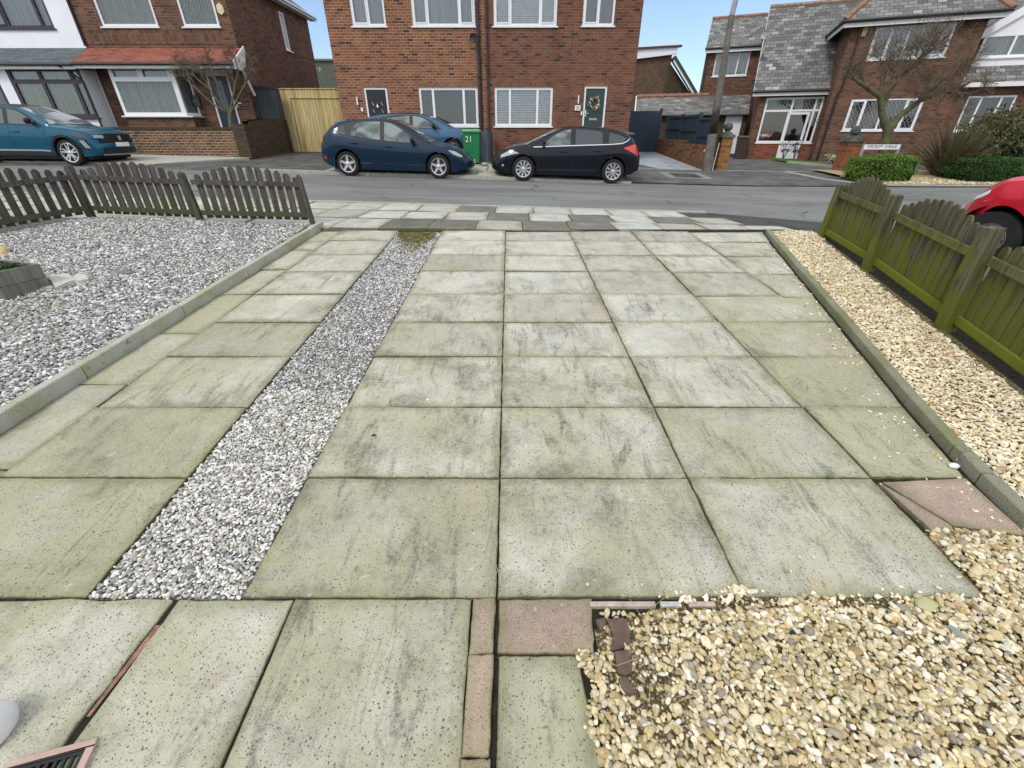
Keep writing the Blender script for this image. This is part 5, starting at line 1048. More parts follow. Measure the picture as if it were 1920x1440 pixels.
# stamped concrete drive on the right of the pair
def m_stamp():
    m = Mat('stamped_concrete', .45, .4); o = m.obj(); c = m.ramp(m.noise(o, 3, 5, .6), [(.35, (.26, .30, .32)), (.65, (.42, .46, .49))]); e = m.vor(m.map(o, (1.2, 1.2, 1)), 2.0, 'DISTANCE_TO_EDGE'); c = m.mix(m.rng(e, 0, .04, .6, 0), c, (.12, .14, .15)); m.col(c); m.bump(m.rng(e, 0, .05), .4, .01); return m.m
sheet('stamped_drive', lambda u, v: (3.2 + u * (7.05 - 3.2), 17.5 + v * 6.6, HC - (1.245 + (.86 - 1.245) * v) + .01), 4, 6, m_stamp())
# tarmac drive in front of the slate house and crossover
def td(u, v):
    x = 7.1 + u * 20; y = 17.75 + v * (8.6 - 7 * max(0, u - .25)); return (x, y, gz(x, y) + .006)
sheet('tarmac_drive', td, 20, 8, M_TARM)
sheet('crossover', lambda u, v: (3.3 + u * 12, 14.27 + v * 3.47, gz(3.3 + u * 12, 14.27 + v * 3.47) + .004), 12, 4, M_TARM)
strip('drive_edging', [(3.0, 17.5), (7.0, 17.62)], .035, .012, M_KERB_S, 1.2); strip('drive_edging', [(7.5, 17.7), (12.6, 17.35)], .035, .008, M_KERB_S, 1.2)
# navy gate beside the pair
yN = 24.0; zN = HC - .86; a = at(1181, 208, yN); b = at(1238, 208, yN)
g = empty('navy_gate', (a.x - 1.3, yN, zN), 0, 'tall dark navy boarded gate beside the pair of brick houses', 'gate'); w_ = b.x - a.x + 1.3; h_ = b.z - zN; m = MB(); k = 22; bw_ = w_ / k
for i in range(k): m.box(i * bw_ + .003, rnd.uniform(-.003, .003), .0, (i + 1) * bw_ - .003, .025, h_)
m.build('board_panel', M_NAVY, g); m = MB(); m.box(w_, -.03, 0, w_ + .12, .10, h_ + .10); m.build('post', M_NAVY, g); m = MB(); m.box(1.28, -.04, 0, 1.40, -.005, h_ + .01); m.build('jamb', M_NAVY, g)
# wall + fence running back from the lamp
xw = 7.08; yw0, yw1 = 17.85, 23.9
g = empty('brick_boundary_wall', (xw, yw0, HC - 1.25), 0, 'low brown brick wall carrying the navy fence panels beside the stamped concrete drive', 'wall'); m = MB(); nn = 10
def wt(y): return -.47 if y < 18.7 else (-.43 if y < 20 else -.30)
zo = HC - 1.25
for i in range(nn):
    a = yw0 + (yw1 - yw0) * i / nn; b = yw0 + (yw1 - yw0) * (i + 1) / nn; t = HC + wt((a + b) / 2) - zo; m.box(0, a - yw0, -.35, .22, b - yw0, t)
m.build('wall', bricks('brick_boundary', [(0, (.20, .09, .04)), (.5, (.26, .12, .055)), (.8, (.15, .07, .04)), (1, (.09, .05, .03))], (.13, .09, .06), dirt=.5, moss=((.06, .06, .02), .5, .6)), g)
m = MB(); m.lathe([(0, .10), (.08, .09), (.13, .04), (.14, 0), (.12, -.04)], 14, rot((.05, -.02, HC - .62 - zo))); m.build('coping_stone', plain('sandstone', (.48, .32, .22), .85, .2, var=.2), g)
fe = empty('navy_fence', (xw + .26, yw0, zo), 0, 'dark navy timber fence panels standing on the low brick wall behind the lamp post', 'fence'); ys_ = [yw0 + .15, 19.55, 21.6, 23.85]
for i, (a, b) in enumerate(zip(ys_, ys_[1:])):
    zt_9 = HC + (.43, .56, .58)[i] - zo; zb9 = HC + (-.66, -.42, -.30)[i] - zo; m = MB(); k = int((b - a) / .13); st = (b - a) / k
    for j in range(k): m.box(-.02, a - yw0 + j * st + .006, zb9, .0, a - yw0 + (j + 1) * st - .006, zt_9)
    m.build('board_panel', M_NAVY, fe); m = MB(); m.box(-.07, a - yw0 - .04, zb9 - .2, .03, a - yw0 + .06, zt_9 + .08); m.build('post', M_NAVY, fe)
    m = MB(); zm = (zt_9 + zb9) / 2 - .05; m.box(-.06, a - yw0 + .07, zm, -.021, b - yw0 - .05, zm + .07); m.box(-.06, a - yw0 + .07, zt_9 - .05, -.021, b - yw0 - .05, zt_9 + .03); m.build('rail', M_NAVY, fe)
# short slatted screen behind the green bin
p = at(906, 300, 16.9); g = empty('grey_screen', (p.x, 16.9, gz(p.x, 16.9)), 0, 'short dark grey timber screen panel beside the green wheelie bin', 'screen'); zt8 = at(905, 246, 16.9).z - g.location.z; w8 = at(916, 260, 16.9).x - at(901, 260, 16.9).x
m = MB()
for i in range(3): m.box(w8 / 3 * i - w8 * .35, 0, .08, w8 / 3 * (i + 1) - w8 * .35 - .008, .03, zt8)
m.build('board_panel', plain('slate_paint', (.075, .10, .115), .6, .3, var=.15), g); m = MB(); m.box(w8 * .66, -.01, 0, w8 * .66 + .07, 2.4, zt8 - .02); m.build('side_panel', M_NAVY, g); m = MB(); m.box(-w8 * .5, -.1, -.05, w8 * .9, .12, .07); m.build('plinth', M_FLAG, g)
# small brick debris heap at its foot
def rock(name, loc, s, mat, lab, cat, sq=(1, 1, .6), seed=1, group=None):
    V, Fc = PR[2][seed % 10]; mb = MB(); mb.v = [tuple(Vector((v[0] * s * sq[0], v[1] * s * sq[1], v[2] * s * sq[2]))) for v in V]; mb.f = [tuple(int(i) for i in f) for f in Fc]; mb.mi = [0] * len(mb.f)
    o = mb.build(name, mat, smooth=40); o.location = loc; return tag(o, lab, cat, group)
p = at(909, 306, 16.4); rock('stone', (p.x, 16.4, gz(p.x, 16.4) + .05), .13, M_KERB_S, 'small pale broken stone at the foot of the grey screen between the cars', 'stone', (1.3, .8, .5))

# ================================================================== BALL-TOPPED PIERS
def pier(px, pyb, pyt, Y, w, label, mat, ballpx):
    p = at(px, pyb, Y); z0 = p.z - .05; zt = at(px, pyt, Y).z; g = empty('gate_pier', (p.x, Y, z0), 0, label, 'gate pier', 'brick gate piers with ball finials'); m = MB(); m.box(-w / 2, 0, 0, w / 2, w, zt - z0); m.build('brick_shaft', mat, g)
    h = zt - z0; m = MB(); m.box(-w * .62, -w * .12, h, w * .62, w * 1.12, h + .10, tx=.03, tz=.03); m.box(-w * .42, w * .08, h + .101, w * .42, w * .92, h + .18, tx=.05, tz=.05); m.build('cap', M_CAP, g, bevel=.008)
    m = MB(); r_ = ballpx; c = h + .18 + r_ * 1.02; pr = [(.09, h + .18), (.07, h + .22)] + [(r_ * math.cos(a), c + r_ * math.sin(a)) for a in [R(-78 + 12 * k) for k in range(14)]] + [(0.001, c + r_)]
    m.lathe(pr, 20, rot((0, w / 2, 0))); m.build('ball', M_CAP, g, smooth=50)
M_CAP = plain('mossy_stone', (.085, .10, .085), .9, .15, var=.5, sc_=7)
pier(1352, 321, 258, 18.15, .40, 'orange brick gate pier with dark stone ball next to the lamp post', bricks('brick_pier', [(0, (.30, .13, .045)), (.5, (.36, .17, .06)), (1, (.18, .08, .04))], (.20, .13, .07), dirt=.3, gap=.008, moss=((.14, .12, .03), .5, .6)), .155)
pier(1586, 322, 266, 17.4, .48, 'brick gate pier with dark stone ball next to the street name sign', M_BR_O, .155)
# ================================================================== CARS
def pchip(K):                                        # smooth monotone interpolation through (x, y) knots
    xs = [k[0] for k in K]; ys = [k[1] for k in K]; n = len(xs); d = [(ys[i + 1] - ys[i]) / (xs[i + 1] - xs[i]) for i in range(n - 1)]
    m = [d[0]] + [0 if d[i - 1] * d[i] <= 0 else 2 * d[i - 1] * d[i] / (d[i - 1] + d[i]) for i in range(1, n - 1)] + [d[-1]]
    def f(x):
        if x <= xs[0]: return ys[0]
        if x >= xs[-1]: return ys[-1]
        i = max(j for j in range(n - 1) if xs[j] <= x); h = xs[i + 1] - xs[i]; t = (x - xs[i]) / h
        return (2 * t**3 - 3 * t**2 + 1) * ys[i] + (t**3 - 2 * t**2 + t) * h * m[i] + (-2 * t**3 + 3 * t**2) * ys[i + 1] + (t**3 - t**2) * h * m[i + 1]
    return f
def m_paint(name, c, rough=.28, metal=.35, flake=.06):
    m = Mat(name, rough, .2, metal * .3, coat=.4); o = m.obj(); m.col(m.mix(m.noise(o, 2.0, 4), tuple(x * (1 - flake) for x in c), tuple(x * (1 + flake) for x in c))); return m.m
M_TYRE = plain('tyre_rubber', (.022, .022, .022), .85, .2, var=.2); M_TRIM = plain('black_trim', (.014, .014, .015), .5, .35); M_ALLOY = Mat('alloy', .3, .5, .85, (.66, .66, .66)).m; M_ALLOYD = Mat('alloy_dark', .35, .5, .4, (.05, .05, .05)).m
def m_cglass(name, a, b, sc=1.6):
    m = Mat(name, .04, .6, 0, coat=.5); o = m.obj(); m.col(m.ramp(m.noise(m.map(o, (1, .3, 1.6)), sc, 2, .4, .6), [(.38, a), (.5, tuple((x + y) / 2 for x, y in zip(a, b))), (.62, b)])); return m.m
M_CGLASS = Mat('car_glass', .04, .6, 0, (.085, .105, .098), coat=.6).m; M_CGLASS_L = m_cglass('car_glass_light', (.035, .05, .05), (.21, .25, .235), 2.6); M_CGLASS_D = Mat('car_glass_tinted', .05, .55, 0, (.045, .055, .06), coat=.4).m
M_LAMP = Mat('headlamp', .12, .6, .3, (.36, .38, .40), coat=1).m; M_LAMPW = plain('lamp_white', (.82, .84, .86), .2, .5, var=.02); M_TAIL = Mat('tail_lamp', .15, .6, 0, (.62, .012, .015), coat=1).m; M_TAILD = Mat('tail_lamp_dark', .2, .5, 0, (.16, .01, .015), coat=1).m; M_PLATE = plain('plate_white', (.74, .74, .72), .5, .3, var=.08, sc_=5)
def wheel(parent, x, y, r, rim, spokes, dbl=False, w=.20, outer=1, dark=False):
    M = rot((x, y, r), rx=R(90) * (1 if outer < 0 else -1))            # local z points outwards
    mb = MB(); mb.lathe([(rim, .02), (rim * 1.02, .0), (rim * 1.06, .012), (r * .93, .008), (r * .985, -.02), (r, -.05), (r, -w + .05), (r * .97, -w + .01), (rim, -w)], 40, M); t = mb.build('wheel', M_TYRE, parent, smooth=40)
    mb = MB(); mb.lathe([(rim * 1.04, .004), (rim * 1.0, .012), (rim * .91, .008), (rim * .89, -.03), (rim * .93, -.10)], 40, M)
    hub = rim * (.26 if not dbl else .2); mb.lathe([(hub * .95, -.03), (hub * .92, -.004), (hub * .7, .002), (.0005, .003)], 20, M)
    for k in range(spokes):
        a0 = 2 * math.pi * (k + .25) / spokes
        for da in ((-.13, .13) if dbl else (0,)):
            a = a0 + da * (5 / spokes if dbl else 1); wd0, wd1 = (rim * .085, rim * .11) if dbl else (rim * .36, rim * .22)
            if dbl == 'Y': wd0, wd1 = rim * .20, rim * .10
            c, s_ = math.cos(a), math.sin(a); c2, s2 = (math.cos(a + da * .6), math.sin(a + da * .6)) if dbl == 'Y' else (c, s_)
            i0, i1 = hub * .7, rim * .95; P0 = Vector((c * i0, s_ * i0, -.004)); P1 = Vector((c2 * i1, s2 * i1, .0)); t2 = (P1 - P0).normalized(); nn = Vector((-t2.y, t2.x, 0))
            q = [P0 - nn * wd0 / 2, P0 + nn * wd0 / 2, P1 + nn * wd1 / 2, P1 - nn * wd1 / 2]; lo = [p + Vector((0, 0, -.03)) for p in q]
            mb.quadp([M @ p for p in reversed(q)]); 
            for i in range(4): j = (i + 1) % 4; mb.quadp([M @ q[i], M @ q[j], M @ lo[j], M @ lo[i]])
    mb.build('rim', M_ALLOY, t, smooth=30)
    mb = MB(); mb.lathe([(0.001, -.055), (rim * .93, -.055)], 30, M); mb.build('brake_disc', M_ALLOYD, t)
def car(name, loc, rz, label, S, cat='car', pitch=0, group=None):
    """profile-driven body. S: dict with top, belt, half width, sill, wheels and panel outlines in side view (x forward, z up)"""
    root = empty(name, loc, rz, label, cat, group); root.rotation_euler = (0, pitch, rz)
    L, Wd = S['L'], S['W']; hL = L / 2; zt = pchip(S['top']); zs = pchip(S['belt']); hw = pchip(S['hw']); zsl = pchip(S['sill']); r = S['r']; wf, wr = S['wf'], S['wr']; Ra = S.get('Ra', r + .055); paint = S['paint']
    tum = S.get('tum', .30); nosef = pchip(S.get('nose', [(.15, -.06), (.45, 0), (.7, -.02), (1.6, -.1)])); tailf = pchip(S.get('tail', [(.2, -.05), (.5, 0), (.9, 0), (1.6, 0)]))
    def zbot(x):
        z = zsl(x)
        for xw in (wf, wr):
            d = abs(x - xw)
            if d < Ra: z = max(z, r + math.sqrt(max(Ra * Ra - d * d, 0)) - .0)
        return z
    def yside(x, z):                                  # body side and glasshouse surface, before end rounding
        W = hw(x); zb = zs(x)
        if z <= zb:
            t = (z - .2) / max(zb - .2, .05); t = min(max(t, 0), 1); kk = S.get('kink', .74)
            f = (.955 + .045 * (t / kk) ** .8) if t < kk else (1.0 - .07 * ((t - kk) / (1 - kk)) ** 1.25)
            return W * f - .012 * math.exp(-((t - .30) / .10) ** 2)
        base = W * .93
        return base - (z - zb) * tum - .25 * (z - zb) ** 2 * .35
    def dfm(x, y, z):                                  # round the nose and tail in plan and profile
        e = .75; X = x
        if x > hL - e: k = ((x - (hL - e)) / e) ** 2; X += k * (nosef(z) - S.get('nround', .22) * (abs(y) / (Wd / 2)) ** 2.4)
        if x < -hL + e: k = ((-hL + e - x) / e) ** 2; X -= k * (tailf(z) - S.get('tround', .11) * (abs(y) / (Wd / 2)) ** 2.6)
        return (X, y, z)
    def SP_(x, z, off=0.0, sg=1): return dfm(x, sg * (yside(x, z) + off), z)
    xs = sorted({-hL, hL, *[round(-hL + .02 + i * (L - .04) / 90, 4) for i in range(91)], *[round(xw + Ra * math.cos(a), 4) for xw in (wf, wr) for a in [math.pi * k / 22 for k in range(23)]]})
    xs = [x for i, x in enumerate(xs) if i == 0 or x - xs[i - 1] > .006 or x == hL]
    NB, NG, NT = 9, 6, 6; rings = []
    def ring(x):
        T = zt(x); B = min(zs(x), T - .012); zb = min(zbot(x), B - .02); pts = []
        pts.append((0, zb)); pts.append((yside(x, zb) * .80, zb)); pts.append((yside(x, zb) - .035, zb - .0))
        for i in range(NB + 1): z = zb + (B - zb) * i / NB; pts.append((yside(x, z), z))
        H = T - B; ze = B + H * (.90 if H > .15 else .55); yB = pts[-1][1 - 1]
        inset = .0 if H > .15 else .10 * (1 - H / .15)
        for i in range(1, NG + 1): z = B + (ze - B) * i / NG; pts.append((yside(x, z) - inset * i / NG - (.05 * (i / NG) ** 4 if H > .15 else 0), z))
        ye = pts[-1][0]
        for i in range(1, NT + 1): u = i / NT; pts.append((ye * (1 - u), ze + (T - ze) * math.sin(u * math.pi / 2) ** .8 if u < 1 else T))
        return pts
    mb = MB(); half = None
    for x in xs:
        P = ring(x); half = len(P); full = [(y, z) for y, z in P] + [(-y, z) for y, z in reversed(P[1:-1])]
        rings.append([dfm(x, y, z) for y, z in full])
    n = len(rings[0])
    for R_ in rings: mb.v += R_
    for i in range(len(rings) - 1):
        for j in range(n):
            a, b = i * n + j, i * n + (j + 1) % n; mb.f.append((a, b, b + n, a + n)); under = j < 2 or j >= n - 2; mb.mi.append(1 if under else 0)
    for end, ri, sg in ((0, 0, -1), (1, len(rings) - 1, 1)):
        base = ri * n; cz_ = sum(p[2] for p in rings[ri]) / n; prev = base
        for k, (s_, dx) in enumerate(((.93, .035), (.7, .06), (.3, .07))):
            nb = len(mb.v)
            for p in rings[ri]: yy, z_ = p[1] * s_, cz_ + (p[2] - cz_) * s_; mb.v.append((dfm(sg * hL, yy, z_)[0] + sg * dx, yy, z_))
            for j in range(n):
                a, b = prev + j, prev + (j + 1) % n; c, d_ = nb + (j + 1) % n, nb + j; mb.f.append((a, d_, c, b) if sg < 0 else (a, b, c, d_)); mb.mi.append(0)
            prev = nb
        mb.f.append(tuple(prev + j for j in (range(n) if sg > 0 else reversed(range(n))))); mb.mi.append(0)
    body = mb.build('body', [paint, M_TRIM], root, smooth=38)
    # inner arches and floor
    m = MB(); 
    for xw in (wf, wr):
        for sg in (-1, 1):
            pr = [(xw + (Ra + .004) * math.cos(a), r + (Ra + .004) * math.sin(a)) for a in [math.pi * k / 16 for k in range(17)]]
            for p, q in zip(pr, pr[1:]): y1 = sg * (yside(xw, .5) - .03); y0 = sg * .42; m.quadp([(p[0], y0, p[1]), (q[0], y0, q[1]), (q[0], y1, q[1]), (p[0], y1, p[1])])
    m.box(-hL + .35, -Wd * .40, .17, hL - .35, Wd * .40, .40); m.box(wr - .3, -.45, .3, wf + .3, .45, .62); m.build('underbody', M_TRIM, root)
    rim = S.get('rim', r * .68)
    for xw in (wf, wr):
        for sg in (-1, 1): wheel(root, xw, sg * (hw(xw) - .035), r, rim, S['spokes'], S.get('dbl', False), outer=sg)
    def panel(name, lo, hi, mat, off, x0=None, x1=None, nx=14, nz=4, sides=(-1, 1), parent=root, th=None):
        fl, fh = pchip(lo), pchip(hi); x0 = lo[0][0] if x0 is None else x0; x1 = lo[-1][0] if x1 is None else x1
        for sg in sides:
            m = MB(); g = [[SP_(x0 + (x1 - x0) * i / nx, fl(x0 + (x1 - x0) * i / nx) + (max(fh(x0 + (x1 - x0) * i / nx), fl(x0 + (x1 - x0) * i / nx)) - fl(x0 + (x1 - x0) * i / nx)) * j / nz, off, sg) for j in range(nz + 1)] for i in range(nx + 1)]
            for i in range(nx):
                for j in range(nz): q = [g[i][j], g[i + 1][j], g[i + 1][j + 1], g[i][j + 1]]; m.quadp(q if sg < 0 else list(reversed(q)))
            bm = None; o = m.build(name, mat, parent, smooth=60); yield o, sg
    def line(name, pts, w, mat, off, sides=(-1, 1), parent=root, smooth=True):
        for sg in sides:
            m = MB(); P = []
            for (xa, za), (xb_, zb_) in zip(pts, pts[1:]):
                k = max(1, int(math.hypot(xb_ - xa, zb_ - za) / .05))
                for i in range(k): P.append((xa + (xb_ - xa) * i / k, za + (zb_ - za) * i / k))
            P.append(pts[-1])
            for i in range(len(P) - 1):
                a, b = P[i], P[i + 1]; pa = P[max(i - 1, 0)]; pb = P[min(i + 2, len(P) - 1)]
                def nrm(u, v): l_ = math.hypot(v[0] - u[0], v[1] - u[1]) or 1; return (-(v[1] - u[1]) / l_ * w / 2, (v[0] - u[0]) / l_ * w / 2)
                na, nb_ = nrm(pa, b), nrm(a, pb)
                q = [SP_(a[0] - na[0], a[1] - na[1], off, sg), SP_(b[0] - nb_[0], b[1] - nb_[1], off, sg), SP_(b[0] + nb_[0], b[1] + nb_[1], off, sg), SP_(a[0] + na[0], a[1] + na[1], off, sg)]; m.quadp(q if sg < 0 else list(reversed(q)))
            m.build(name, mat, parent)
    # side glass: black surround then panes
    for lo, hi in S['surround']:
        for _ in panel('window_surround', lo, hi, M_TRIM, .006, nx=26): pass
    for lo, hi, gm in S['glass']:
        for _ in panel('side_window', lo, hi, gm, .012, nx=14): pass
    for pts in S['seams']: line('door_seam', pts, .010, M_TRIM, .0025)
    for c_ in S.get('crease', []): line('crease', c_, .02, paint, .006)
    for pts, w, mt in S.get('strips', []): line('trim_strip', pts, w, mt, .016)
    for lo, hi, mt, nm in S.get('patches', []):
        for _ in panel(nm, lo, hi, mt, .014, nx=12): pass
    if S.get('arch'):
        for xw in (wf, wr): line('arch_trim', [(xw + (Ra + .02) * math.cos(a), r + (Ra + .02) * math.sin(a)) for a in [R(-2 + 184 * k / 18) for k in range(19)]], .06 if S['arch'] == 1 else .035, M_TRIM if S['arch'] == 1 else paint, .012)
    for hx, hz in S['handles']:
        for sg in (-1, 1):
            m = MB(); p = Vector(SP_(hx, hz, .0, sg)); m.box(p.x - .10, min(p.y, p.y + sg * .035), p.z - .014, p.x + .10, max(p.y, p.y + sg * .035), p.z + .014); m.build('door_handle', S.get('hmat', paint), root, bevel=.01)
    mx_, mz_ = S['mirror']
    for sg in (-1, 1):
        p = Vector(SP_(mx_, mz_, 0, sg)); m = MB(); m.lathe([(.001, -.10), (.05, -.095), (.075, -.05), (.082, .0), (.078, .05), (.06, .075), (.001, .08)], 14, Matrix.Translation((p.x, p.y + sg * .13, p.z + .05)) @ Matrix.Scale(.62, 4, (1, 0, 0)) @ Matrix.Scale(.95, 4, (0, 0, 1)) @ Matrix.Rotation(R(90), 4, 'X'))
        mo = m.build('mirror', S.get('mirmat', paint), root, smooth=60); m = MB(); m.bar((p.x, p.y - sg * .03, p.z - .02), (p.x, p.y + sg * .09, p.z + .01), .06, .035); m.build('mirror_arm', M_TRIM, mo)
    # windscreen / rear screen laid on the top surface
    def toppanel(name, x0, x1, mat, off=.008, wfr=.93, nx=10, ny=10, y0=-1, y1=1):
        m = MB(); g = []
        for i in range(nx + 1):
            x = x0 + (x1 - x0) * i / nx; T = zt(x); B = min(zs(x), T - .012); H = T - B; ze = B + H * (.90 if H > .15 else .55); ins = 0 if H > .15 else .10 * (1 - H / .15); ye = (yside(x, ze) - ins - (.05 if H > .15 else 0)) * wfr; row = []
            for j in range(ny + 1): v = y0 + (y1 - y0) * j / ny; u = 1 - abs(v) * wfr; z = ze + (T - ze) * math.sin(u * math.pi / 2) ** .8; row.append(dfm(x, v * ye, z + off))
            g.append(row)
        for i in range(nx):
            for j in range(ny): m.quadp([g[i][j], g[i + 1][j], g[i + 1][j + 1], g[i][j + 1]])
        return m.build(name, mat, root, smooth=60)
    toppanel('windscreen', *S['screen'], S.get('scmat', M_CGLASS)); 
    if 'rear' in S: toppanel('rear_window', *S['rear'], M_CGLASS)
    if 'blackroof' in S: toppanel('roof_panel', *S['blackroof'], M_TRIM, .006, 1.0)
    for e in S.get('extra', []): e(root, SP_, dfm, zt, zs, hw)
    return root
def spoiler(x0, x1, z, w, mat):
    def f(root, SP_, dfm, zt, zs, hw):
        m = MB(); n = 10
        for i in range(n):
            ya, yb = -w + 2 * w * i / n, -w + 2 * w * (i + 1) / n; fa, fb = .03 * (ya / w) ** 2, .03 * (yb / w) ** 2
            A = [(x1, ya, z + .012 - fa), (x0, ya, z - .05 - fa), (x0, ya, z - .085 - fa), (x1, ya, z - .06 - fa)]; B = [(x1, yb, z + .012 - fb), (x0, yb, z - .05 - fb), (x0, yb, z - .085 - fb), (x1, yb, z - .06 - fb)]
            for k in range(4): l_ = (k + 1) % 4; m.quadp([A[k], A[l_], B[l_], B[k]])
            if i == 0: m.quadp(A)
            if i == n - 1: m.quadp(list(reversed(B)))
        m.build('spoiler', mat, root, smooth=30)
    return f
def endpanel(name, end, y0, y1, z0, z1, mat, x=None, off=.01, bul=.0, nseg=8, hL=2.17, sym=False, rnd_=.22, W=.91):
    def f(root, SP_, dfm, zt, zs, hw):
        for sg in ((1, -1) if sym else (1,)):
            m = MB(); 
            for i in range(nseg):
                ya, yb = (y0 + (y1 - y0) * i / nseg) * sg, (y0 + (y1 - y0) * (i + 1) / nseg) * sg
                def X(y, z): px = dfm(hL if end > 0 else -hL, y, z)[0]; return px + end * (.075 * (1 - (abs(y) / W) ** 4) + off)
                q = [(X(ya, z0), ya, z0), (X(yb, z0), yb, z0), (X(yb, z1), yb, z1), (X(ya, z1), ya, z1)]; m.quadp(q)
            m.build(name, mat, root, smooth=60)
    return f
BLUE = m_paint('navy_paint', (.004, .020, .044), metal=.4); BLK = m_paint('black_paint', (.0035, .0055, .011), metal=.2); TEAL = m_paint('teal_paint', (.004, .085, .145), metal=.45); SKYB = m_paint('sky_blue_paint', (.045, .11, .20), metal=.3); REDP = m_paint('red_paint', (.55, .014, .028), metal=.15, rough=.35)
# ---- navy hatchback (nose to the right)
z0 = .0
S1 = dict(L=4.34, W=1.80, r=.325, wf=1.27, wr=-1.37, Ra=.385, paint=BLUE, spokes=5, rim=.225, tum=.42,
    top=[(-2.17, .90), (-2.15, 1.02), (-2.06, 1.10), (-1.85, 1.22), (-1.64, 1.35), (-1.50, 1.41), (-1.2, 1.455), (-.5, 1.50), (-.05, 1.475), (.35, 1.35), (.8, 1.11), (1.12, .95), (1.46, .90), (1.85, .79), (2.08, .67), (2.17, .54)],
    belt=[(-2.17, .78), (-2.05, 1.0), (-1.7, 1.05), (-1.2, 1.0), (-.2, .93), (.5, .88), (1.0, .86), (1.4, .85), (1.8, .77), (2.08, .62), (2.17, .5)],
    hw=[(-2.17, .70), (-2.0, .82), (-1.6, .885), (-1.0, .90), (1.0, .90), (1.5, .89), (1.9, .83), (2.17, .70)], sill=[(-2.17, .34), (-1.9, .24), (-1.2, .20), (1.0, .19), (1.8, .20), (2.17, .24)],
    nose=[(.15, -.05), (.35, .0), (.6, -.02), (.8, -.10), (1.6, -.12)], tail=[(.2, -.08), (.45, 0), (.75, -.02), (.95, -.05), (1.2, -.1)],
    surround=[([(-1.70, 1.185), (-1.5, 1.08), (-1.1, 1.01), (0, .905), (.88, .875)], [(-1.70, 1.195), (-1.45, 1.29), (-1.15, 1.375), (-.6, 1.425), (-.2, 1.415), (.1, 1.345), (.45, 1.16), (.88, .88)])],
    glass=[([(-1.65, 1.18), (-1.5, 1.10), (-1.34, 1.065)], [(-1.65, 1.19), (-1.45, 1.265), (-1.20, 1.33)], M_CGLASS_L), ([(-1.17, 1.035), (-.36, .955)], [(-1.17, 1.15), (-1.02, 1.33), (-.8, 1.385), (-.36, 1.405)], M_CGLASS_L), ([(-.24, .945), (.58, .90)], [(-.24, 1.395), (-.05, 1.365), (.25, 1.225), (.58, 1.0)], M_CGLASS_L)],
    seams=[[(-.30, 1.40), (-.30, .95), (-.32, .30)], [(.78, .87), (.76, .60), (.70, .30)], [(-1.25, 1.02), (-1.2, .80), (-1.05, .60)]], crease=[],
    strips=[([(-.95, .36), (.80, .34)], .045, BLUE)], handles=[(-1.10, .86), (-.12, .79)], mirror=(.56, .93), mirmat=M_TRIM, screen=(.12, 1.08), rear=(-2.06, -1.66), arch=2,
    patches=[([(1.58, .745), (1.8, .64), (2.07, .575)], [(1.58, .755), (1.8, .735), (2.07, .625)], M_LAMP, 'headlight'), ([(-2.14, .80), (-2.06, .78)], [(-2.14, .90), (-2.06, .98)], M_TAILD, 'tail_light'), ([(-2.15, .42), (-2.0, .43)], [(-2.15, .52), (-2.0, .50)], M_TAILD, 'reflector')],
    extra=[spoiler(-1.70, -1.34, 1.445, .56, Mat('navy_spoiler', .3, .5, .3, (.16, .20, .27), coat=1).m), endpanel('grille', 1, -.5, .5, .32, .46, M_TRIM), endpanel('number_plate', 1, -.26, .26, .40, .51, M_PLATE, off=.03)])
def road_z(x, y=14.1): return gz(x, 14.15) - .008
def place(name, xc, yc, rz, label, S, dz_=0, tilt=True):
    c, s_ = math.cos(rz), math.sin(rz); za, zb = gz(xc + c * 1.3, min(yc, 14.15)), gz(xc - c * 1.3, min(yc, 14.15)); return car(name, (xc, yc, (za + zb) / 2 - .008 + dz_), rz, label, S, pitch=-math.atan2(za - zb, 2.6))
xa, xb = at(598, 300, 14.0).x, at(875, 300, 14.0).x
place('parked_car', (xa + xb) / 2 + .03, 14.0 + .88, 0, 'navy blue five door hatchback parked facing right in front of the brick pair', S1)
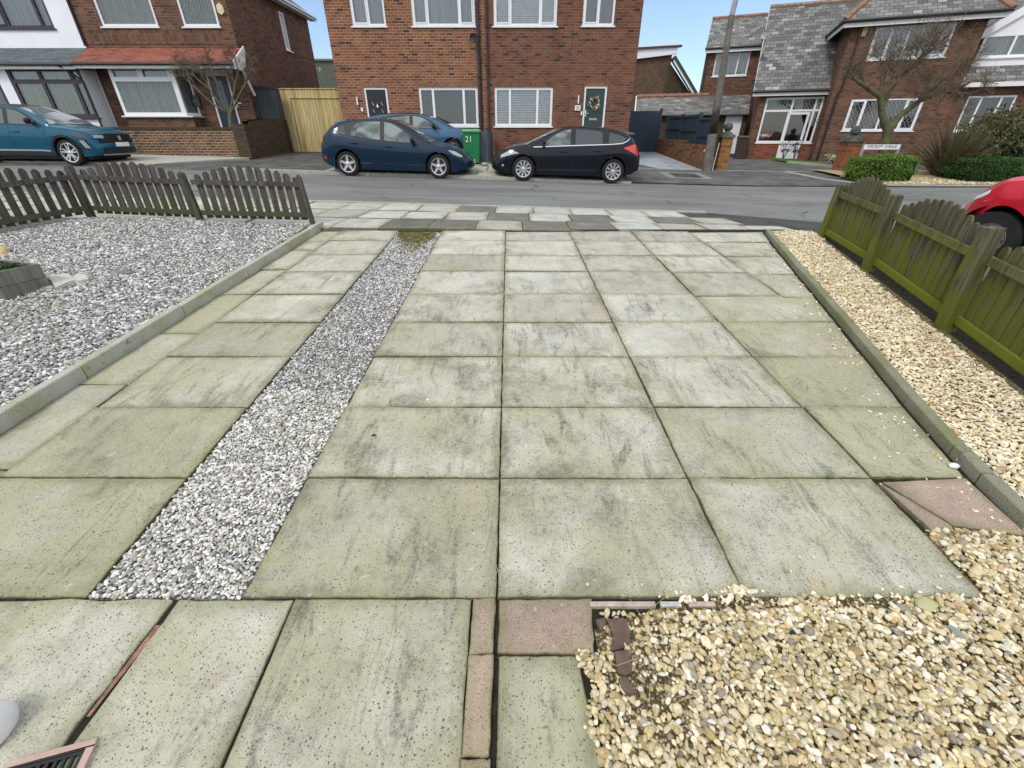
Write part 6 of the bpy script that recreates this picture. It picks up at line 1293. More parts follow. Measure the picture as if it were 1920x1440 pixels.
# ---- black hatchback (nose to the left)
S2 = dict(S1); S2.update(L=4.36, W=1.82, r=.33, wf=1.27, wr=-1.38, Ra=.385, paint=BLK, spokes=10, dbl=True, rim=.225,
    top=[(-2.18, .84), (-2.14, 1.0), (-2.06, 1.10), (-1.88, 1.24), (-1.7, 1.33), (-1.4, 1.41), (-.9, 1.465), (-.45, 1.48), (.05, 1.44), (.5, 1.28), (.9, 1.10), (1.16, .995), (1.5, .94), (1.8, .865), (2.03, .755), (2.13, .66), (2.18, .55)],
    belt=[(-2.18, .72), (-2.05, .97), (-1.7, 1.03), (-1.2, 1.0), (0, .94), (.9, .885), (1.35, .86), (1.8, .80), (2.1, .64), (2.18, .5)],
    surround=[([(-1.80, 1.19), (-1.62, 1.06), (-1.2, 1.02), (0, .955), (.92, .90)], [(-1.80, 1.20), (-1.5, 1.29), (-1.1, 1.355), (-.4, 1.405), (.1, 1.375), (.5, 1.21), (.92, .91)])],
    glass=[([(-1.68, 1.17), (-1.55, 1.075), (-1.16, 1.035)], [(-1.68, 1.18), (-1.5, 1.25), (-1.06, 1.335)], M_CGLASS_D), ([(-.98, 1.02), (-.20, .98)], [(-.98, 1.29), (-.85, 1.345), (-.20, 1.375)], M_CGLASS_D), ([(-.06, .975), (.70, .935)], [(-.06, 1.365), (.12, 1.33), (.40, 1.21), (.70, 1.0)], M_CGLASS_L)],
    seams=[[(-.13, 1.38), (-.13, .95), (-.13, .30)], [(.88, .88), (.86, .60), (.80, .30)], [(-1.08, 1.0), (-1.04, .78), (-.92, .55)]],
    strips=[([(1.0, .90), (.9, .905), (0, .958), (-1.2, 1.022), (-1.55, 1.055), (-1.72, 1.12), (-1.80, 1.19)], .022, M_CHROME), ([(-.85, .34), (.85, .32)], .03, M_TRIM)], handles=[(-.86, .84), (.12, .80)], mirror=(.70, .985), mirmat=BLK, screen=(.34, 1.24), rear=(-2.05, -1.84), arch=0,
    patches=[([(1.42, .73), (1.6, .70), (2.06, .60)], [(1.42, .74), (1.66, .80), (2.06, .68)], M_LAMP, 'headlight'), ([(-2.15, .72), (-2.0, .80), (-1.62, .93)], [(-2.15, .95), (-2.0, 1.04), (-1.90, 1.02), (-1.62, .95)], M_TAIL, 'tail_light'), ([(1.86, .40), (1.95, .33), (2.06, .40)], [(1.86, .41), (1.95, .46), (2.06, .41)], M_TRIM, 'fog_lamp_recess'), ([(1.92, .40), (1.96, .365), (2.0, .40)], [(1.92, .405), (1.96, .43), (2.0, .405)], M_LAMPW, 'fog_lamp')],
    extra=[spoiler(-1.93, -1.45, 1.395, .56, Mat('grey_spoiler', .3, .5, .3, (.10, .115, .13), coat=1).m)])
xa, xb = at(927, 310, 14.2).x, at(1198, 310, 14.2).x
place('parked_car', (xa + xb) / 2 - .02, 14.08 + .88, math.pi, 'black five door hatchback parked facing left with bright red tail lights', S2)
# ---- light blue car on the frontage behind
S3 = dict(S1); S3.update(paint=SKYB, L=4.2, top=[(-2.1, .8), (-2.05, 1.0), (-1.9, 1.2), (-1.6, 1.36), (-1.0, 1.44), (-.35, 1.46), (.15, 1.43), (.6, 1.29), (1.0, 1.11), (1.25, 1.01), (1.6, .95), (1.9, .85), (2.05, .72), (2.1, .6)], hw=[(-2.1, .70), (-1.9, .83), (-1.5, .885), (1.0, .90), (1.5, .89), (1.85, .83), (2.1, .70)],
    belt=[(-2.1, .70), (-2.0, .95), (-1.7, 1.02), (0, .96), (.9, .92), (1.3, .91), (1.75, .84), (2.03, .7), (2.1, .55)], sill=[(-2.1, .34), (-1.2, .22), (1.0, .22), (2.1, .26)], wf=1.24, wr=-1.30, mirror=(.62, 1.0), mirmat=M_TRIM, blackroof=(-1.6, .1), patches=[([(1.60, .80), (2.02, .68)], [(1.60, .82), (1.8, .88), (2.02, .76)], M_LAMP, 'headlight')],
    surround=[([(-1.6, 1.15), (-1.4, 1.05), (0, .98), (.88, .94)], [(-1.6, 1.17), (-1.1, 1.33), (-.4, 1.39), (.1, 1.36), (.5, 1.21), (.88, .95)])], glass=[([(-1.00, 1.04), (-.22, 1.01)], [(-1.00, 1.28), (-.22, 1.355)], M_CGLASS_L), ([(-.10, 1.0), (.66, .97)], [(-.10, 1.35), (.16, 1.31), (.40, 1.21), (.66, 1.04)], M_CGLASS_L)], extra=[], handles=[(-.84, .88), (.10, .86)])
car('parked_car', (at(814, 244, 17.3).x - .62, 18.12, gz(-3.4, 18.1) + .01), 0, 'light blue car half hidden behind the navy hatchback with black door mirror', S3)
# ---- teal SUV at the left
S4 = dict(L=4.30, W=1.80, r=.345, wf=1.29, wr=-1.31, Ra=.405, paint=TEAL, spokes=5, dbl='Y', rim=.25, tum=.36, nround=.20,
    top=[(-2.15, .9), (-2.10, 1.1), (-1.95, 1.3), (-1.7, 1.46), (-1.0, 1.545), (-.35, 1.55), (.10, 1.51), (.45, 1.37), (.85, 1.17), (1.08, 1.06), (1.5, 1.0), (1.85, .93), (2.03, .86), (2.12, .76), (2.15, .6)],
    belt=[(-2.15, .8), (-2.0, 1.0), (-1.5, 1.06), (0, 1.01), (.9, .99), (1.2, .98), (1.8, .91), (2.05, .80), (2.15, .55)], hw=[(-2.15, .72), (-1.95, .84), (-1.5, .885), (1.0, .89), (1.5, .895), (1.85, .86), (2.05, .80), (2.15, .74)], sill=[(-2.15, .36), (-1.2, .26), (1.0, .26), (1.85, .25), (2.15, .27)],
    nose=[(.2, -.08), (.38, .0), (.6, .0), (.85, -.03), (1.0, -.06), (1.6, -.12)],
    surround=[([(-1.6, 1.2), (-1.4, 1.10), (0, 1.035), (.80, 1.015)], [(-1.6, 1.22), (-1.1, 1.41), (-.4, 1.465), (.1, 1.43), (.42, 1.29), (.80, 1.03)])], glass=[([(-1.00, 1.09), (-.22, 1.06)], [(-1.00, 1.34), (-.22, 1.42)], M_CGLASS), ([(-.10, 1.055), (.60, 1.04)], [(-.10, 1.42), (.12, 1.385), (.36, 1.27), (.60, 1.11)], M_CGLASS)],
    seams=[[(-.16, 1.4), (-.16, .3)], [(.84, .98), (.80, .6), (.76, .32)], [(1.0, .98), (1.5, .93), (1.9, .88)]], strips=[([(-.9, .40), (.55, .40), (.78, .385)], .035, M_GREY), ([(-.95, .32), (.9, .30)], .09, M_TRIM)], handles=[(.02, .86), (-.9, .88)], mirror=(.56, 1.08), mirmat=M_TRIM, screen=(.16, 1.04), scmat=Mat('windscreen_sky', .06, .6, 0, (.16, .19, .19), coat=1).m, rear=(-2.0, -1.75), arch=1, blackroof=(-1.6, .12),
    patches=[([(1.60, .79), (1.8, .745), (2.02, .70)], [(1.60, .86), (1.8, .86), (2.02, .80)], Mat('headlight_dark', .2, .4, .0, (.06, .07, .075), coat=.4).m, 'headlight'), ([(1.78, .44), (1.84, .44), (2.0, .44)], [(1.78, .62), (1.84, .67), (2.0, .68)], M_TRIM, 'lamp_recess')],
    extra=[endpanel('grille', 1, -.60, .60, .60, .83, M_TRIM, hL=2.15, off=.0), endpanel('lower_grille', 1, -.62, .62, .33, .47, M_TRIM, hL=2.15, off=.0), endpanel('number_plate', 1, -.26, .26, .50, .61, M_PLATE, hL=2.15, off=.035), endpanel('skid_strip', 1, -.66, .66, .275, .31, M_GREY, hL=2.15, off=.02), endpanel('badge', 1, -.055, .055, .66, .78, M_GREY, hL=2.15, off=.012, nseg=2),
           endpanel('headlamp_inner', 1, .50, .74, .72, .80, M_LAMP, hL=2.15, off=.012, sym=True)])
def claws(root, SP_, dfm, zt, zs, hw):
    for sg in (-1, 1):
        for k in range(3):
            m = MB(); xa_, xb_ = 1.80 + k * .055, 1.90 + k * .055
            for i in range(4):
                q = []; 
                for (u, w) in ((i / 4, 0), ((i + 1) / 4, 0), ((i + 1) / 4, 1), (i / 4, 1)): q.append(SP_(xa_ + (xb_ - xa_) * u + w * .022, .665 - .20 * u, .022, sg))
                m.quadp(q if sg > 0 else list(reversed(q)))
            m.build('running_light', M_LAMPW, root)
S4['extra'].append(claws)
xn = at(262, 285, 15.6).x
place('parked_car', xn - 2.15 - .10, 14.15 + .88, 0, 'teal sports utility car with black roof parked facing right at the far left', S4)
# ---- red car rear corner on the right
S5 = dict(L=3.9, W=1.72, r=.30, wf=1.2, wr=-1.44, Ra=.365, paint=REDP, spokes=5, rim=.17, tum=.4, tround=.30,
    top=[(-1.95, .62), (-1.90, .78), (-1.80, .885), (-1.6, .95), (-1.3, .97), (-1.05, .985), (-.8, 1.12), (-.5, 1.32), (0, 1.42), (.4, 1.38), (.8, 1.16), (1.1, .98), (1.6, .86), (1.85, .7), (1.95, .55)],
    belt=[(-1.95, .56), (-1.85, .80), (-1.6, .90), (-1.2, .93), (-.6, .93), (.6, .88), (1.2, .86), (1.7, .76), (1.95, .5)], hw=[(-1.95, .60), (-1.8, .74), (-1.5, .835), (-1.1, .86), (1.0, .85), (1.6, .80), (1.95, .62)], sill=[(-1.95, .34), (-1.7, .24), (-1, .2), (1, .2), (1.95, .25)],
    tail=[(.2, -.06), (.45, 0), (.62, 0), (.8, -.05), (1.0, -.12)],
    surround=[([(-.75, .99), (.7, .93)], [(-.75, 1.0), (-.4, 1.24), (.1, 1.33), (.7, .95)])], glass=[([(-.1, .98), (.55, .96)], [(-.1, 1.29), (.12, 1.29), (.55, 1.02)], M_CGLASS), ([(-.62, 1.0), (-.2, .985)], [(-.62, 1.05), (-.2, 1.26)], M_CGLASS)], seams=[[(-.55, .95), (-.62, .7), (-.55, .3)]],
    handles=[(-.4, .8)], mirror=(.5, .98), screen=(.45, 1.05), rear=(-1.02, -.62), arch=0, patches=[([(-1.94, .66), (-1.86, .715), (-1.80, .76)], [(-1.94, .70), (-1.86, .775), (-1.80, .80)], M_LAMPW, 'tail_light'), ([(-1.93, .50), (-1.6, .57)], [(-1.93, .515), (-1.6, .585)], M_TAILD, 'bumper_seam')], extra=[])
def cap(root, SP_, dfm, zt, zs, hw):
    m = MB(); P = [(-1.22 + .10 * math.cos(a), .79 + .07 * math.sin(a)) for a in [2 * math.pi * k / 28 for k in range(29)]]
    for a, b in zip(P, P[1:]): c_ = (-1.22, .79); f = lambda p, s_: SP_(c_[0] + (p[0] - c_[0]) * s_, c_[1] + (p[1] - c_[1]) * s_, .002, -1); m.quadp([f(a, .96), f(b, .96), f(b, 1.0), f(a, 1.0)])
    m.build('fuel_flap', M_TAILD, root)
S5['extra'].append(cap)
p = at(1797, 372, 5.5); car('parked_car', (6.72, 4.05, HC - 1.37), -1.22, 'bright red car seen from its rear corner beyond the mossy fence', S5)
# ================================================================== PICKET FENCES
M_FW = m_wood('weathered_picket', (.045, .038, .032), (.135, .120, .100), (.065, .075, .028), .65)
M_FG = m_wood('mossy_picket', (.050, .045, .026), (.15, .135, .085), (.115, .125, .015), .88)
M_FGR = m_wood('mossy_rail', (.07, .07, .025), (.16, .15, .07), (.15, .165, .016), .95)
def picket_fence(name, label, posts, rows, lean, mats, side, pick=.117, pw=.072, hp=.0, first=None, zg=None, arch=.12, rails=(.13, .52), base=.06, ph=.62, ptop='flat'):
    """posts: (x, y, ground z, height); pickets stand on the 'side' of the rails (+1 beyond, -1 nearer)"""
    o = Vector(posts[0][:3]); root = empty(name, o, 0, label, 'fence')
    for (x, y, z, h, w, lx) in rows:
        m = MB(); b = Vector((x, y, z - .1)) - o; t = Vector((x + lx, y, z + h)) - o; m.bar(b, t, w, w, up=(0, 1, 0))
        if ptop == 'round': m.lathe([(w * .5, 0), (w * .46, .012), (w * .25, .028), (.001, .034)], 10, Matrix.Translation(t - Vector((0, 0, .002))))
        m.build('post', mats[0], root, bevel=.006)
    for (p, q) in zip(posts, posts[1:]):
        a, b = Vector(p[:3]) - o, Vector(q[:3]) - o; d = b - a; L = d.length; dh = Vector((d.x, d.y, 0)).normalized(); n = Vector((-dh.y, dh.x, 0)) * side
        for rz in rails: m = MB(); m.bar(a + Vector((0, 0, rz)) + dh * .03 + n * .018, b + Vector((0, 0, rz)) - dh * .03 + n * .018, .028, .062); m.build('rail', mats[1], root, bevel=.003)
        k = max(2, round((L - .12) / pick)); st = (L - .10) / k
        for i in range(k):
            s_ = .05 + st * (i + .5); u = s_ / L; c = a + d * u + n * .044; hh = ph + arch * math.sin(math.pi * u) ** 1.0 + rnd.uniform(-.006, .006) + hp
            jx = rnd.uniform(-.008, .008); m = MB(); w = pw / 2 * rnd.uniform(.94, 1.05); t_ = .009; pr = [(-w, base), (w, base), (w, hh - .035), (w * .62, hh - .008), (w * .2, hh), (-w * .2, hh), (-w * .62, hh - .008), (-w, hh - .035)]
            A = [c + dh * x + Vector((0, 0, z)) - n * t_ + dh * jx * z for x, z in pr]; B = [p_ + n * t_ * 2 for p_ in A]
            if side > 0: m.quadp(A); m.quadp(list(reversed(B)))
            else: m.quadp(A); m.quadp(list(reversed(B)))
            for j in range(len(A)): l_ = (j + 1) % len(A); m.quadp([A[l_], A[j], B[j], B[l_]])
            ob = m.build('picket', mats[2], root)
    return root
def gB(x, y): return dz(y) + .055
Fp = [(-2.80, 6.33), (-4.33, 6.32), (-5.83, 6.32)]
PL = [(x, y, gB(x, y) + o_) for (x, y), o_ in zip(Fp, (0, .035, .095))]
PL.append((-6.80, 4.30, gB(0, 4.30) + .11))
rows = [(-2.79, 6.34, PL[0][2], .57, .055, -.06), (-4.34, 6.33, PL[1][2], .575, .07, -.06), (-5.85, 6.33, PL[2][2], .60, .075, -.0), (-6.82, 4.28, PL[3][2], .62, .075, 0)]
picket_fence('picket_fence', 'weathered grey brown picket fence with wavy tops around the grey gravel bed', PL, rows, 0, (M_FW, M_FW, M_FW), -1, pw=.080, arch=.15, rails=(.09, .475), ph=.535, base=.02, ptop='round')
# right fence: rails face the viewer, pickets behind
q = [(3.97, 5.77), (3.69, 4.50), (3.345, 3.126), (2.99, 1.75)]
PR_ = [(x + .05, y, dz(y) + .05 - (.03 if i == 0 else 0)) for i, (x, y) in enumerate(q)]
rows = [(x, y, z, h, w, l) for (x, y, z), h, w, l in zip(PR_, (.60, .68, .72, .72), (.085, .095, .10, .10), (.03, -.03, -.05, 0))]
picket_fence('mossy_fence', 'green mossy picket fence with scalloped grey tops and thick posts beside the gold gravel', PR_, rows, 0, (M_FG, M_FGR, M_FG), 1, pick=.099, pw=.080, arch=.19, rails=(.055, .50), ph=.57, base=.0)

# ================================================================== BINS
def bin_(name, loc, rz, W, D, Hh, mat, label, lidmat=None, group=None):
    r_ = empty(name, loc, rz, label, 'wheelie bin', group)
    m = MB(); k = .80; z0, z1 = .06, Hh - .09; P = [(-W * k / 2, -D * .36), (W * k / 2, -D * .36), (W * k / 2, D * .30), (-W * k / 2, D * .30)]; Q = [(-W * .46, -D * .48), (W * .46, -D * .48), (W * .46, D * .44), (-W * .46, D * .44)]
    A = [(x, y, z0) for x, y in P]; B = [(x, y, z1) for x, y in Q]; m.quadp(list(reversed(A))); m.quadp(B)
    for i in range(4): j = (i + 1) % 4; m.quadp([A[i], A[j], B[j], B[i]])
    m.build('body', mat, r_, bevel=.018)
    m = MB(); m.box(-W * .50, -D * .52, z1 - .035, W * .50, D * .46, z1 + .004); m.build('rim', mat, r_, bevel=.008)
    m = MB(); m.box(-W * .49, -D * .53, z1 + .005, W * .49, D * .50, z1 + .075, tx=.03, tz=.04); m.build('lid', lidmat or mat, r_, bevel=.014)
    m = MB(); m.tube([(-W * .40, D * .56, z1 + .03), (W * .40, D * .56, z1 + .03)], .016, 8); m.bar((-W * .38, D * .44, z1), (-W * .38, D * .57, z1 + .03), .03, .04); m.bar((W * .38, D * .44, z1), (W * .38, D * .57, z1 + .03), .03, .04); m.build('handle', mat, r_)
    for sx in (-1, 1):
        m = MB(); m.lathe([(.10, -.02), (.105, 0), (.10, .02), (.05, .025), (.001, .025)], 18, rot((sx * W * .44, D * .34, .105), ry=R(90) * sx)); wl = m.build('wheel', M_TYRE, r_); m = MB(); m.lathe([(.055, .026), (.05, .034), (.001, .036)], 14, rot((sx * W * .44, D * .34, .105), ry=R(90) * sx)); m.build('hub', M_GREY, wl)
    m = MB(); m.box(-W * .36, -D * .372, .05, W * .36, -D * .2, .075); m.build('base_rim', mat, r_)
    return r_
GRN = plain('bin_green', (.018, .19, .065), .45, .4, var=.08); BRNB = plain('bin_brown', (.060, .034, .028), .5, .4, var=.12)
p = at(885, 302.5, 16.6); hb = at(885, 242, 16.6).z - gz(p.x, 16.6)
b = bin_('wheelie_bin', (p.x, 16.6 + .3, gz(p.x, 16.6) + .02), 0, .62, .70, hb, GRN, 'green wheelie bin with white number 21 between the two dark hatchbacks', plain('bin_lid_green', (.10, .30, .15), .4, .4))
text('number', '21', .24, M_PAINTW, b, (-.075, -.335, hb * .70), rot_=(R(92.5), 0, 0), ext=.004)
pp = FRR.o + FRR.u * (H(1385, 296, -.35)[0]) + FRR.n * (-.35)
bin_('wheelie_bin', (pp.x, pp.y, gz(pp.x, pp.y) + .01), RA + .05, .58, .70, 1.06, BRNB, 'dark brown wheelie bin standing beside the white garage door')

# ================================================================== STREET LAMP
p0 = at(1325, 320, 17.45); zb = gz(7.1, 17.45); Ltop = at(1372, 28, 17.45); L0 = empty('street_lamp', (p0.x, 17.45, zb), 0, 'tall grey concrete street lamp post with curved arm at the end of the brick wall', 'street lamp')
T_ = Vector((Ltop.x - p0.x, 0, Ltop.z - zb)); m = MB(); u = T_ / 10
m.tube([Vector((0, 0, -.1)), u * .6, u * 2.6], [.165, .16, .155], 10); m.tube([u * 2.6, u * 2.75], [.155, .135], 10, cap=False); m.tube([u * 2.75, u * 5, u * 8, u * 10], [.135, .125, .10, .085], 10); m.build('post', plain('concrete_post', (.155, .145, .12), .9, .15, var=.35, sc_=4, bump=.3), L0, smooth=50)
m = MB(); e = T_; m.tube([e - u * .1, e + Vector((.03, 0, .35)), e + Vector((.12, -.02, .7)), e + Vector((.35, -.06, .95)), e + Vector((.7, -.1, 1.05))], [.085, .08, .07, .06, .055], 10); m.build('arm', M_GREY, L0, smooth=50)
c_ = e + Vector((.85, -.1, 1.03)); m = MB(); m.lathe([(.001, -.32), (.07, -.30), (.10, -.1), (.11, .12), (.08, .28), (.001, .34)], 12, Matrix.Translation(c_) @ Matrix.Rotation(R(90), 4, 'Y') @ Matrix.Scale(.6, 4, (1, 0, 0))); lh = m.build('lamp_head', M_GREY, L0, smooth=60); m = MB(); m.lathe([(.001, -.09), (.06, -.075), (.085, -.02)], 12, Matrix.Translation(c_)); m.build('lens', plain('lamp_lens', (.6, .6, .58), .2), lh)
m = MB(); m.tube([(.18, -.06, .0), (.22, -.06, .9)], .012, 6); m.build('conduit', M_PAINTW, L0)
# street name sign
YS = 16.6; a, b = at(1621, 273, YS), at(1688, 273, YS); zt = at(1650, 269.8, YS).z; zb2 = at(1650, 280.2, YS).z; g = empty('street_sign', ((a.x + b.x) / 2, YS, gz(12, YS)), 0, 'white street name sign reading Ryecroft Avenue on two short posts behind the hedge', 'street sign'); w = (b.x - a.x); zz0, zz1 = zb2 - g.location.z, zt - g.location.z
m = MB(); m.box(-w / 2, -.01, zz0, w / 2, .01, zz1); sp_ = m.build('plate', plain('sign_white', (.78, .79, .78), .4), g); m = MB(); m.box(-w / 2, -.014, zz1 - .012, w / 2, .012, zz1 + .006); m.build('edge', M_IRON, sp_)
text('lettering', 'RYECROFT  AVENUE', .125, M_IRON, sp_, (0, -.013, (zz0 + zz1) / 2), sx=.86)
for sx in (-1, 1): m = MB(); m.box(sx * (w / 2 + .0) - .03, -.005, -.1, sx * w / 2 + .03, .055, zz1 + .01); m.build('post', M_GREY, g)

# ================================================================== PLANTS
def m_leaf(name, a, b, rough=.6):
    m = Mat(name, rough, .3); o = m.obj(); c = m.mix(m.rng(m.noise(o, 9, 5, .7), .3, .7), a, b); m.col(c)
    m.b.inputs['Subsurface Weight'].default_value = 0; return m.m
def leafy(name, parent, fn, n, size, mat, seed=1, elong=1.6):
    rg = np.random.default_rng(seed); P = fn(rg, n); n = len(P); d = rg.normal(0, 1, (n, 3)); d /= np.linalg.norm(d, axis=1)[:, None]; e = np.cross(d, rg.normal(0, 1, (n, 3))); e /= np.linalg.norm(e, axis=1)[:, None]
    s = size * rg.uniform(.6, 1.3, (n, 1)); d *= s * elong * .5; e *= s * .5; V = np.stack([P - d, P + e, P + d, P - e], 1).reshape(-1, 3); mb = MB(); mb.v = [tuple(v) for v in V.tolist()]; mb.f = [(4 * i, 4 * i + 1, 4 * i + 2, 4 * i + 3) for i in range(n)]; mb.mi = [0] * n
    return mb.build(name, mat, parent)
M_HEDGE = m_leaf('hedge_leaf', (.050, .115, .015), (.16, .27, .03)); M_HEDGE2 = m_leaf('hedge_leaf_dark', (.018, .055, .012), (.055, .13, .02)); M_BUSH = m_leaf('bush_leaf', (.055, .058, .022), (.15, .14, .06)); M_BUSHG = m_leaf('bush_leaf_green', (.02, .04, .015), (.07, .10, .035))
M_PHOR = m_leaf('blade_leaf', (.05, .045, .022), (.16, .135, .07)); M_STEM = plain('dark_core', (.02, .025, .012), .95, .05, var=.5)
def hedge(x0, x1, y0, y1, h, label, mat, seed, zoff=0):
    cx, cy = (x0 + x1) / 2, (y0 + y1) / 2; r_ = empty('hedge', (cx, cy, gz(cx, cy) + zoff), 0, label, 'hedge', 'clipped green hedges by the road'); a, b = (x1 - x0) / 2, (y1 - y0) / 2
    def bump_(x, y, z): return 1 + .07 * math.sin(x * 5 + seed) + .05 * math.sin(x * 11 + y * 7) + .04 * math.sin(z * 9 + x * 4)
    def fn(rg, n):
        out = []
        while len(out) < n:
            v = rg.normal(0, 1, 3); v /= np.linalg.norm(v); m_ = np.max(np.abs(v)); v = v / (m_ ** .72); k = rg.uniform(.80, 1.02) * bump_(v[0] * a, v[1] * b, v[2] * h); p = (v[0] * a * k, v[1] * b * k, h * .5 + v[2] * h * .5 * k)
            if p[2] > .02: out.append(p)
        return np.array(out)
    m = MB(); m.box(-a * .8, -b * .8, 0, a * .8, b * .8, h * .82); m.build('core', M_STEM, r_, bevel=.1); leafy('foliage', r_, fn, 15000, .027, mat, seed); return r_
x0 = at(1603, 340, 14.95).x; x1 = at(1716, 335, 14.95).x; hedge(x0, x1, 14.75, 15.9, .74, 'bright green clipped hedge in front of the street name sign', M_HEDGE, 1)
x0 = at(1795, 340, 14.95).x; hedge(x0, x0 + 2.3, 14.75, 15.9, .70, 'darker green hedge between the spiky plant and the red car', M_HEDGE2, 2); hedge(x0 + 2.1, x0 + 5.2, 15.0, 16.2, .60, 'low green hedge at the right edge behind the red car', M_HEDGE, 3)
# spiky phormium
def blades(name, loc, n, L, label, mat, seed, spread=1.0, cat='plant'):
    rg = random.Random(seed); r_ = empty(name, loc, 0, label, cat); m = MB()
    for _ in range(n):
        a = rg.uniform(0, 6.283); t = abs(rg.gauss(.0, .42)) * spread; l_ = L * rg.uniform(.55, 1.1); w = .028 * rg.uniform(.7, 1.3); b = Vector((math.cos(a) * rg.uniform(0, .25), math.sin(a) * rg.uniform(0, .25), 0)); di = Vector((math.cos(a) * math.sin(t), math.sin(a) * math.sin(t), math.cos(t))); sd_ = Vector((-math.sin(a), math.cos(a), 0)) ; sd_ = (sd_ + Vector((rg.gauss(0, .6), rg.gauss(0, .6), 0))).normalized(); pts = []; dd = di.copy(); p = b.copy(); k = 5
        for i in range(k + 1): pts.append((p.copy(), w * (1 - (i / k) ** 1.6) + .002)); dd = (dd + Vector((dd.x, dd.y, -.3)) * .10 * spread * (.4 + i * .3)).normalized(); p = p + dd * l_ / k
        for (p_, w0), (q_, w1_) in zip(pts, pts[1:]): m.quadp([p_ - sd_ * w0, p_ + sd_ * w0, q_ + sd_ * w1_, q_ - sd_ * w1_])
    m.build('blade', mat, r_)['kind'] = 'stuff'; m = MB(); m.lathe([(.001, .25), (.2, .2), (.3, 0)], 12); m.build('base', M_STEM, r_); return r_
p = at(1770, 330, 16.0); blades('spiky_plant', (p.x, 16.0, gz(p.x, 16.0)), 520, 1.75, 'large brown green spiky plant with long blade leaves beside the sign', M_PHOR, 5, 1.35)
def blob(name, loc, rx, ry, rz, n, size, mat, label, seed, cat='bush', stems=26):
    r_ = empty(name, loc, 0, label, cat); rg0 = random.Random(seed); cl = [(rg0.uniform(-.7, .7), rg0.uniform(-.7, .7), rg0.uniform(.25, .95), rg0.uniform(.25, .5)) for _ in range(26)]
    def fn(rg, n_):
        out = []
        while len(out) < n_:
            c = cl[rg.integers(0, len(cl))]; v = rg.normal(0, .55, 3); p = np.array([c[0] + v[0] * c[3], c[1] + v[1] * c[3], c[2] + v[2] * c[3] * .8])
            if p[2] > 0 and p[0]**2 + p[1]**2 + (p[2] - .5)**2 * 2 < 1.25: out.append((p[0] * rx, p[1] * ry, p[2] * rz))
        return np.array(out)
    leafy('foliage', r_, fn, n, size, mat, seed, 2.0); m = MB()
    for i in range(stems): a = rg0.uniform(0, 6.28); q_ = rg0.uniform(.1, .8); m.tube([(0, 0, 0), (rx * q_ * .5 * math.cos(a), ry * q_ * .5 * math.sin(a), rz * .5), (rx * q_ * math.cos(a), ry * q_ * math.sin(a), rz * rg0.uniform(.7, 1.05))], [.02, .012, .004], 4)
    m.build('stem', plain('stem_bark', (.11, .085, .055), .9, .1, var=.3), r_); return r_
p = at(1850, 310, 17.0); blob('bush', (p.x + .2, 17.0, gz(p.x, 17)), 1.5, 1.2, 1.75, 9000, .06, M_BUSH, 'olive brown overgrown bush behind the hedges near the right edge', 8)
p = at(1905, 310, 16.3); blob('bush', (p.x + .6, 16.5, gz(p.x, 16.3)), 1.3, 1.0, 1.25, 7000, .065, M_BUSHG, 'dark green leafy bush at the right edge behind the low hedge', 9)
# bare trees
def tree(name, loc, label, seed, trunk, limbs, crown, levels, mat, cat='tree', tw=.006, density=1.0, knots=True, cap_len=99):
    rg = random.Random(seed); r_ = empty(name, loc, 0, label, cat); m = MB(); tw_m = MB(); cnt = [0]
    C0, Rr = Vector(crown[0]), crown[1]
    def inside(p): q_ = p - C0; return (q_.x / Rr[0])**2 + (q_.y / Rr[1])**2 + (q_.z / Rr[2])**2 < 1.0
    def grow(p, d, L, r, lv):
        n = 4; pts = [p.copy()]; rad = [r]; dd = d.copy(); q_ = p.copy()
        for i in range(n):
            dd = (dd + Vector((rg.gauss(0, .17), rg.gauss(0, .17), rg.gauss(.03, .14)))).normalized(); q_ = q_ + dd * L / n; pts.append(q_.copy()); rad.append(max(r * (1 - .55 * (i + 1) / n), .0032))
        (m if lv < 2 else tw_m).tube(pts, rad, 7 if lv < 2 else (4 if lv < 4 else 3), cap=lv < 2); cnt[0] += 1
        if lv >= levels or not inside(q_): return
        kids = (5 if lv < 2 else 6 if lv < 4 else 4); kids = int(kids * density + rg.random())
        for _ in range(kids):
            i = rg.randint(1, n); b = pts[i]; t_ = (pts[i] - pts[i - 1]).normalized(); s_ = Vector((rg.gauss(0, 1), rg.gauss(0, 1), rg.gauss(.25, .8))); s_ = (s_ - t_ * s_.dot(t_)).normalized(); ang = rg.uniform(.4, 1.1); nd = (t_ * math.cos(ang) + s_ * math.sin(ang)).normalized()
            grow(b, nd, L * rg.uniform(.5, .78), max(rad[i] * rg.uniform(.5, .75), .0038), lv + 1)
    for tr in trunk: m.tube([Vector(v[:3]) for v in tr], [v[3] for v in tr], 10)
    for (p, d, L, r) in limbs: grow(Vector(p), Vector(d).normalized(), L, r, 1)
    m.build('trunk', mat, r_, smooth=60); o = tw_m.build('crown', M_TWIG, r_); return r_
M_BARK = Mat('bark', .9, .1); o_ = M_BARK.obj(); M_BARK.col(M_BARK.mix(M_BARK.rng(M_BARK.noise(o_, 4, 6, .7), .4, .65), (.10, .082, .058), (.13, .14, .065))); M_BARK.bump(M_BARK.noise(o_, 30, 5), .7, .02); M_BARK = M_BARK.m
M_TWIG = plain('twig_bark', (.145, .112, .078), .85, .1, var=.25, sc_=3)
YT = 17.2; pb = at(1664, 292, YT); o_ = Vector((pb.x, YT, gz(pb.x, YT))); V = lambda px, py, dy=0: tuple(at(px, py, YT + dy) - o_)
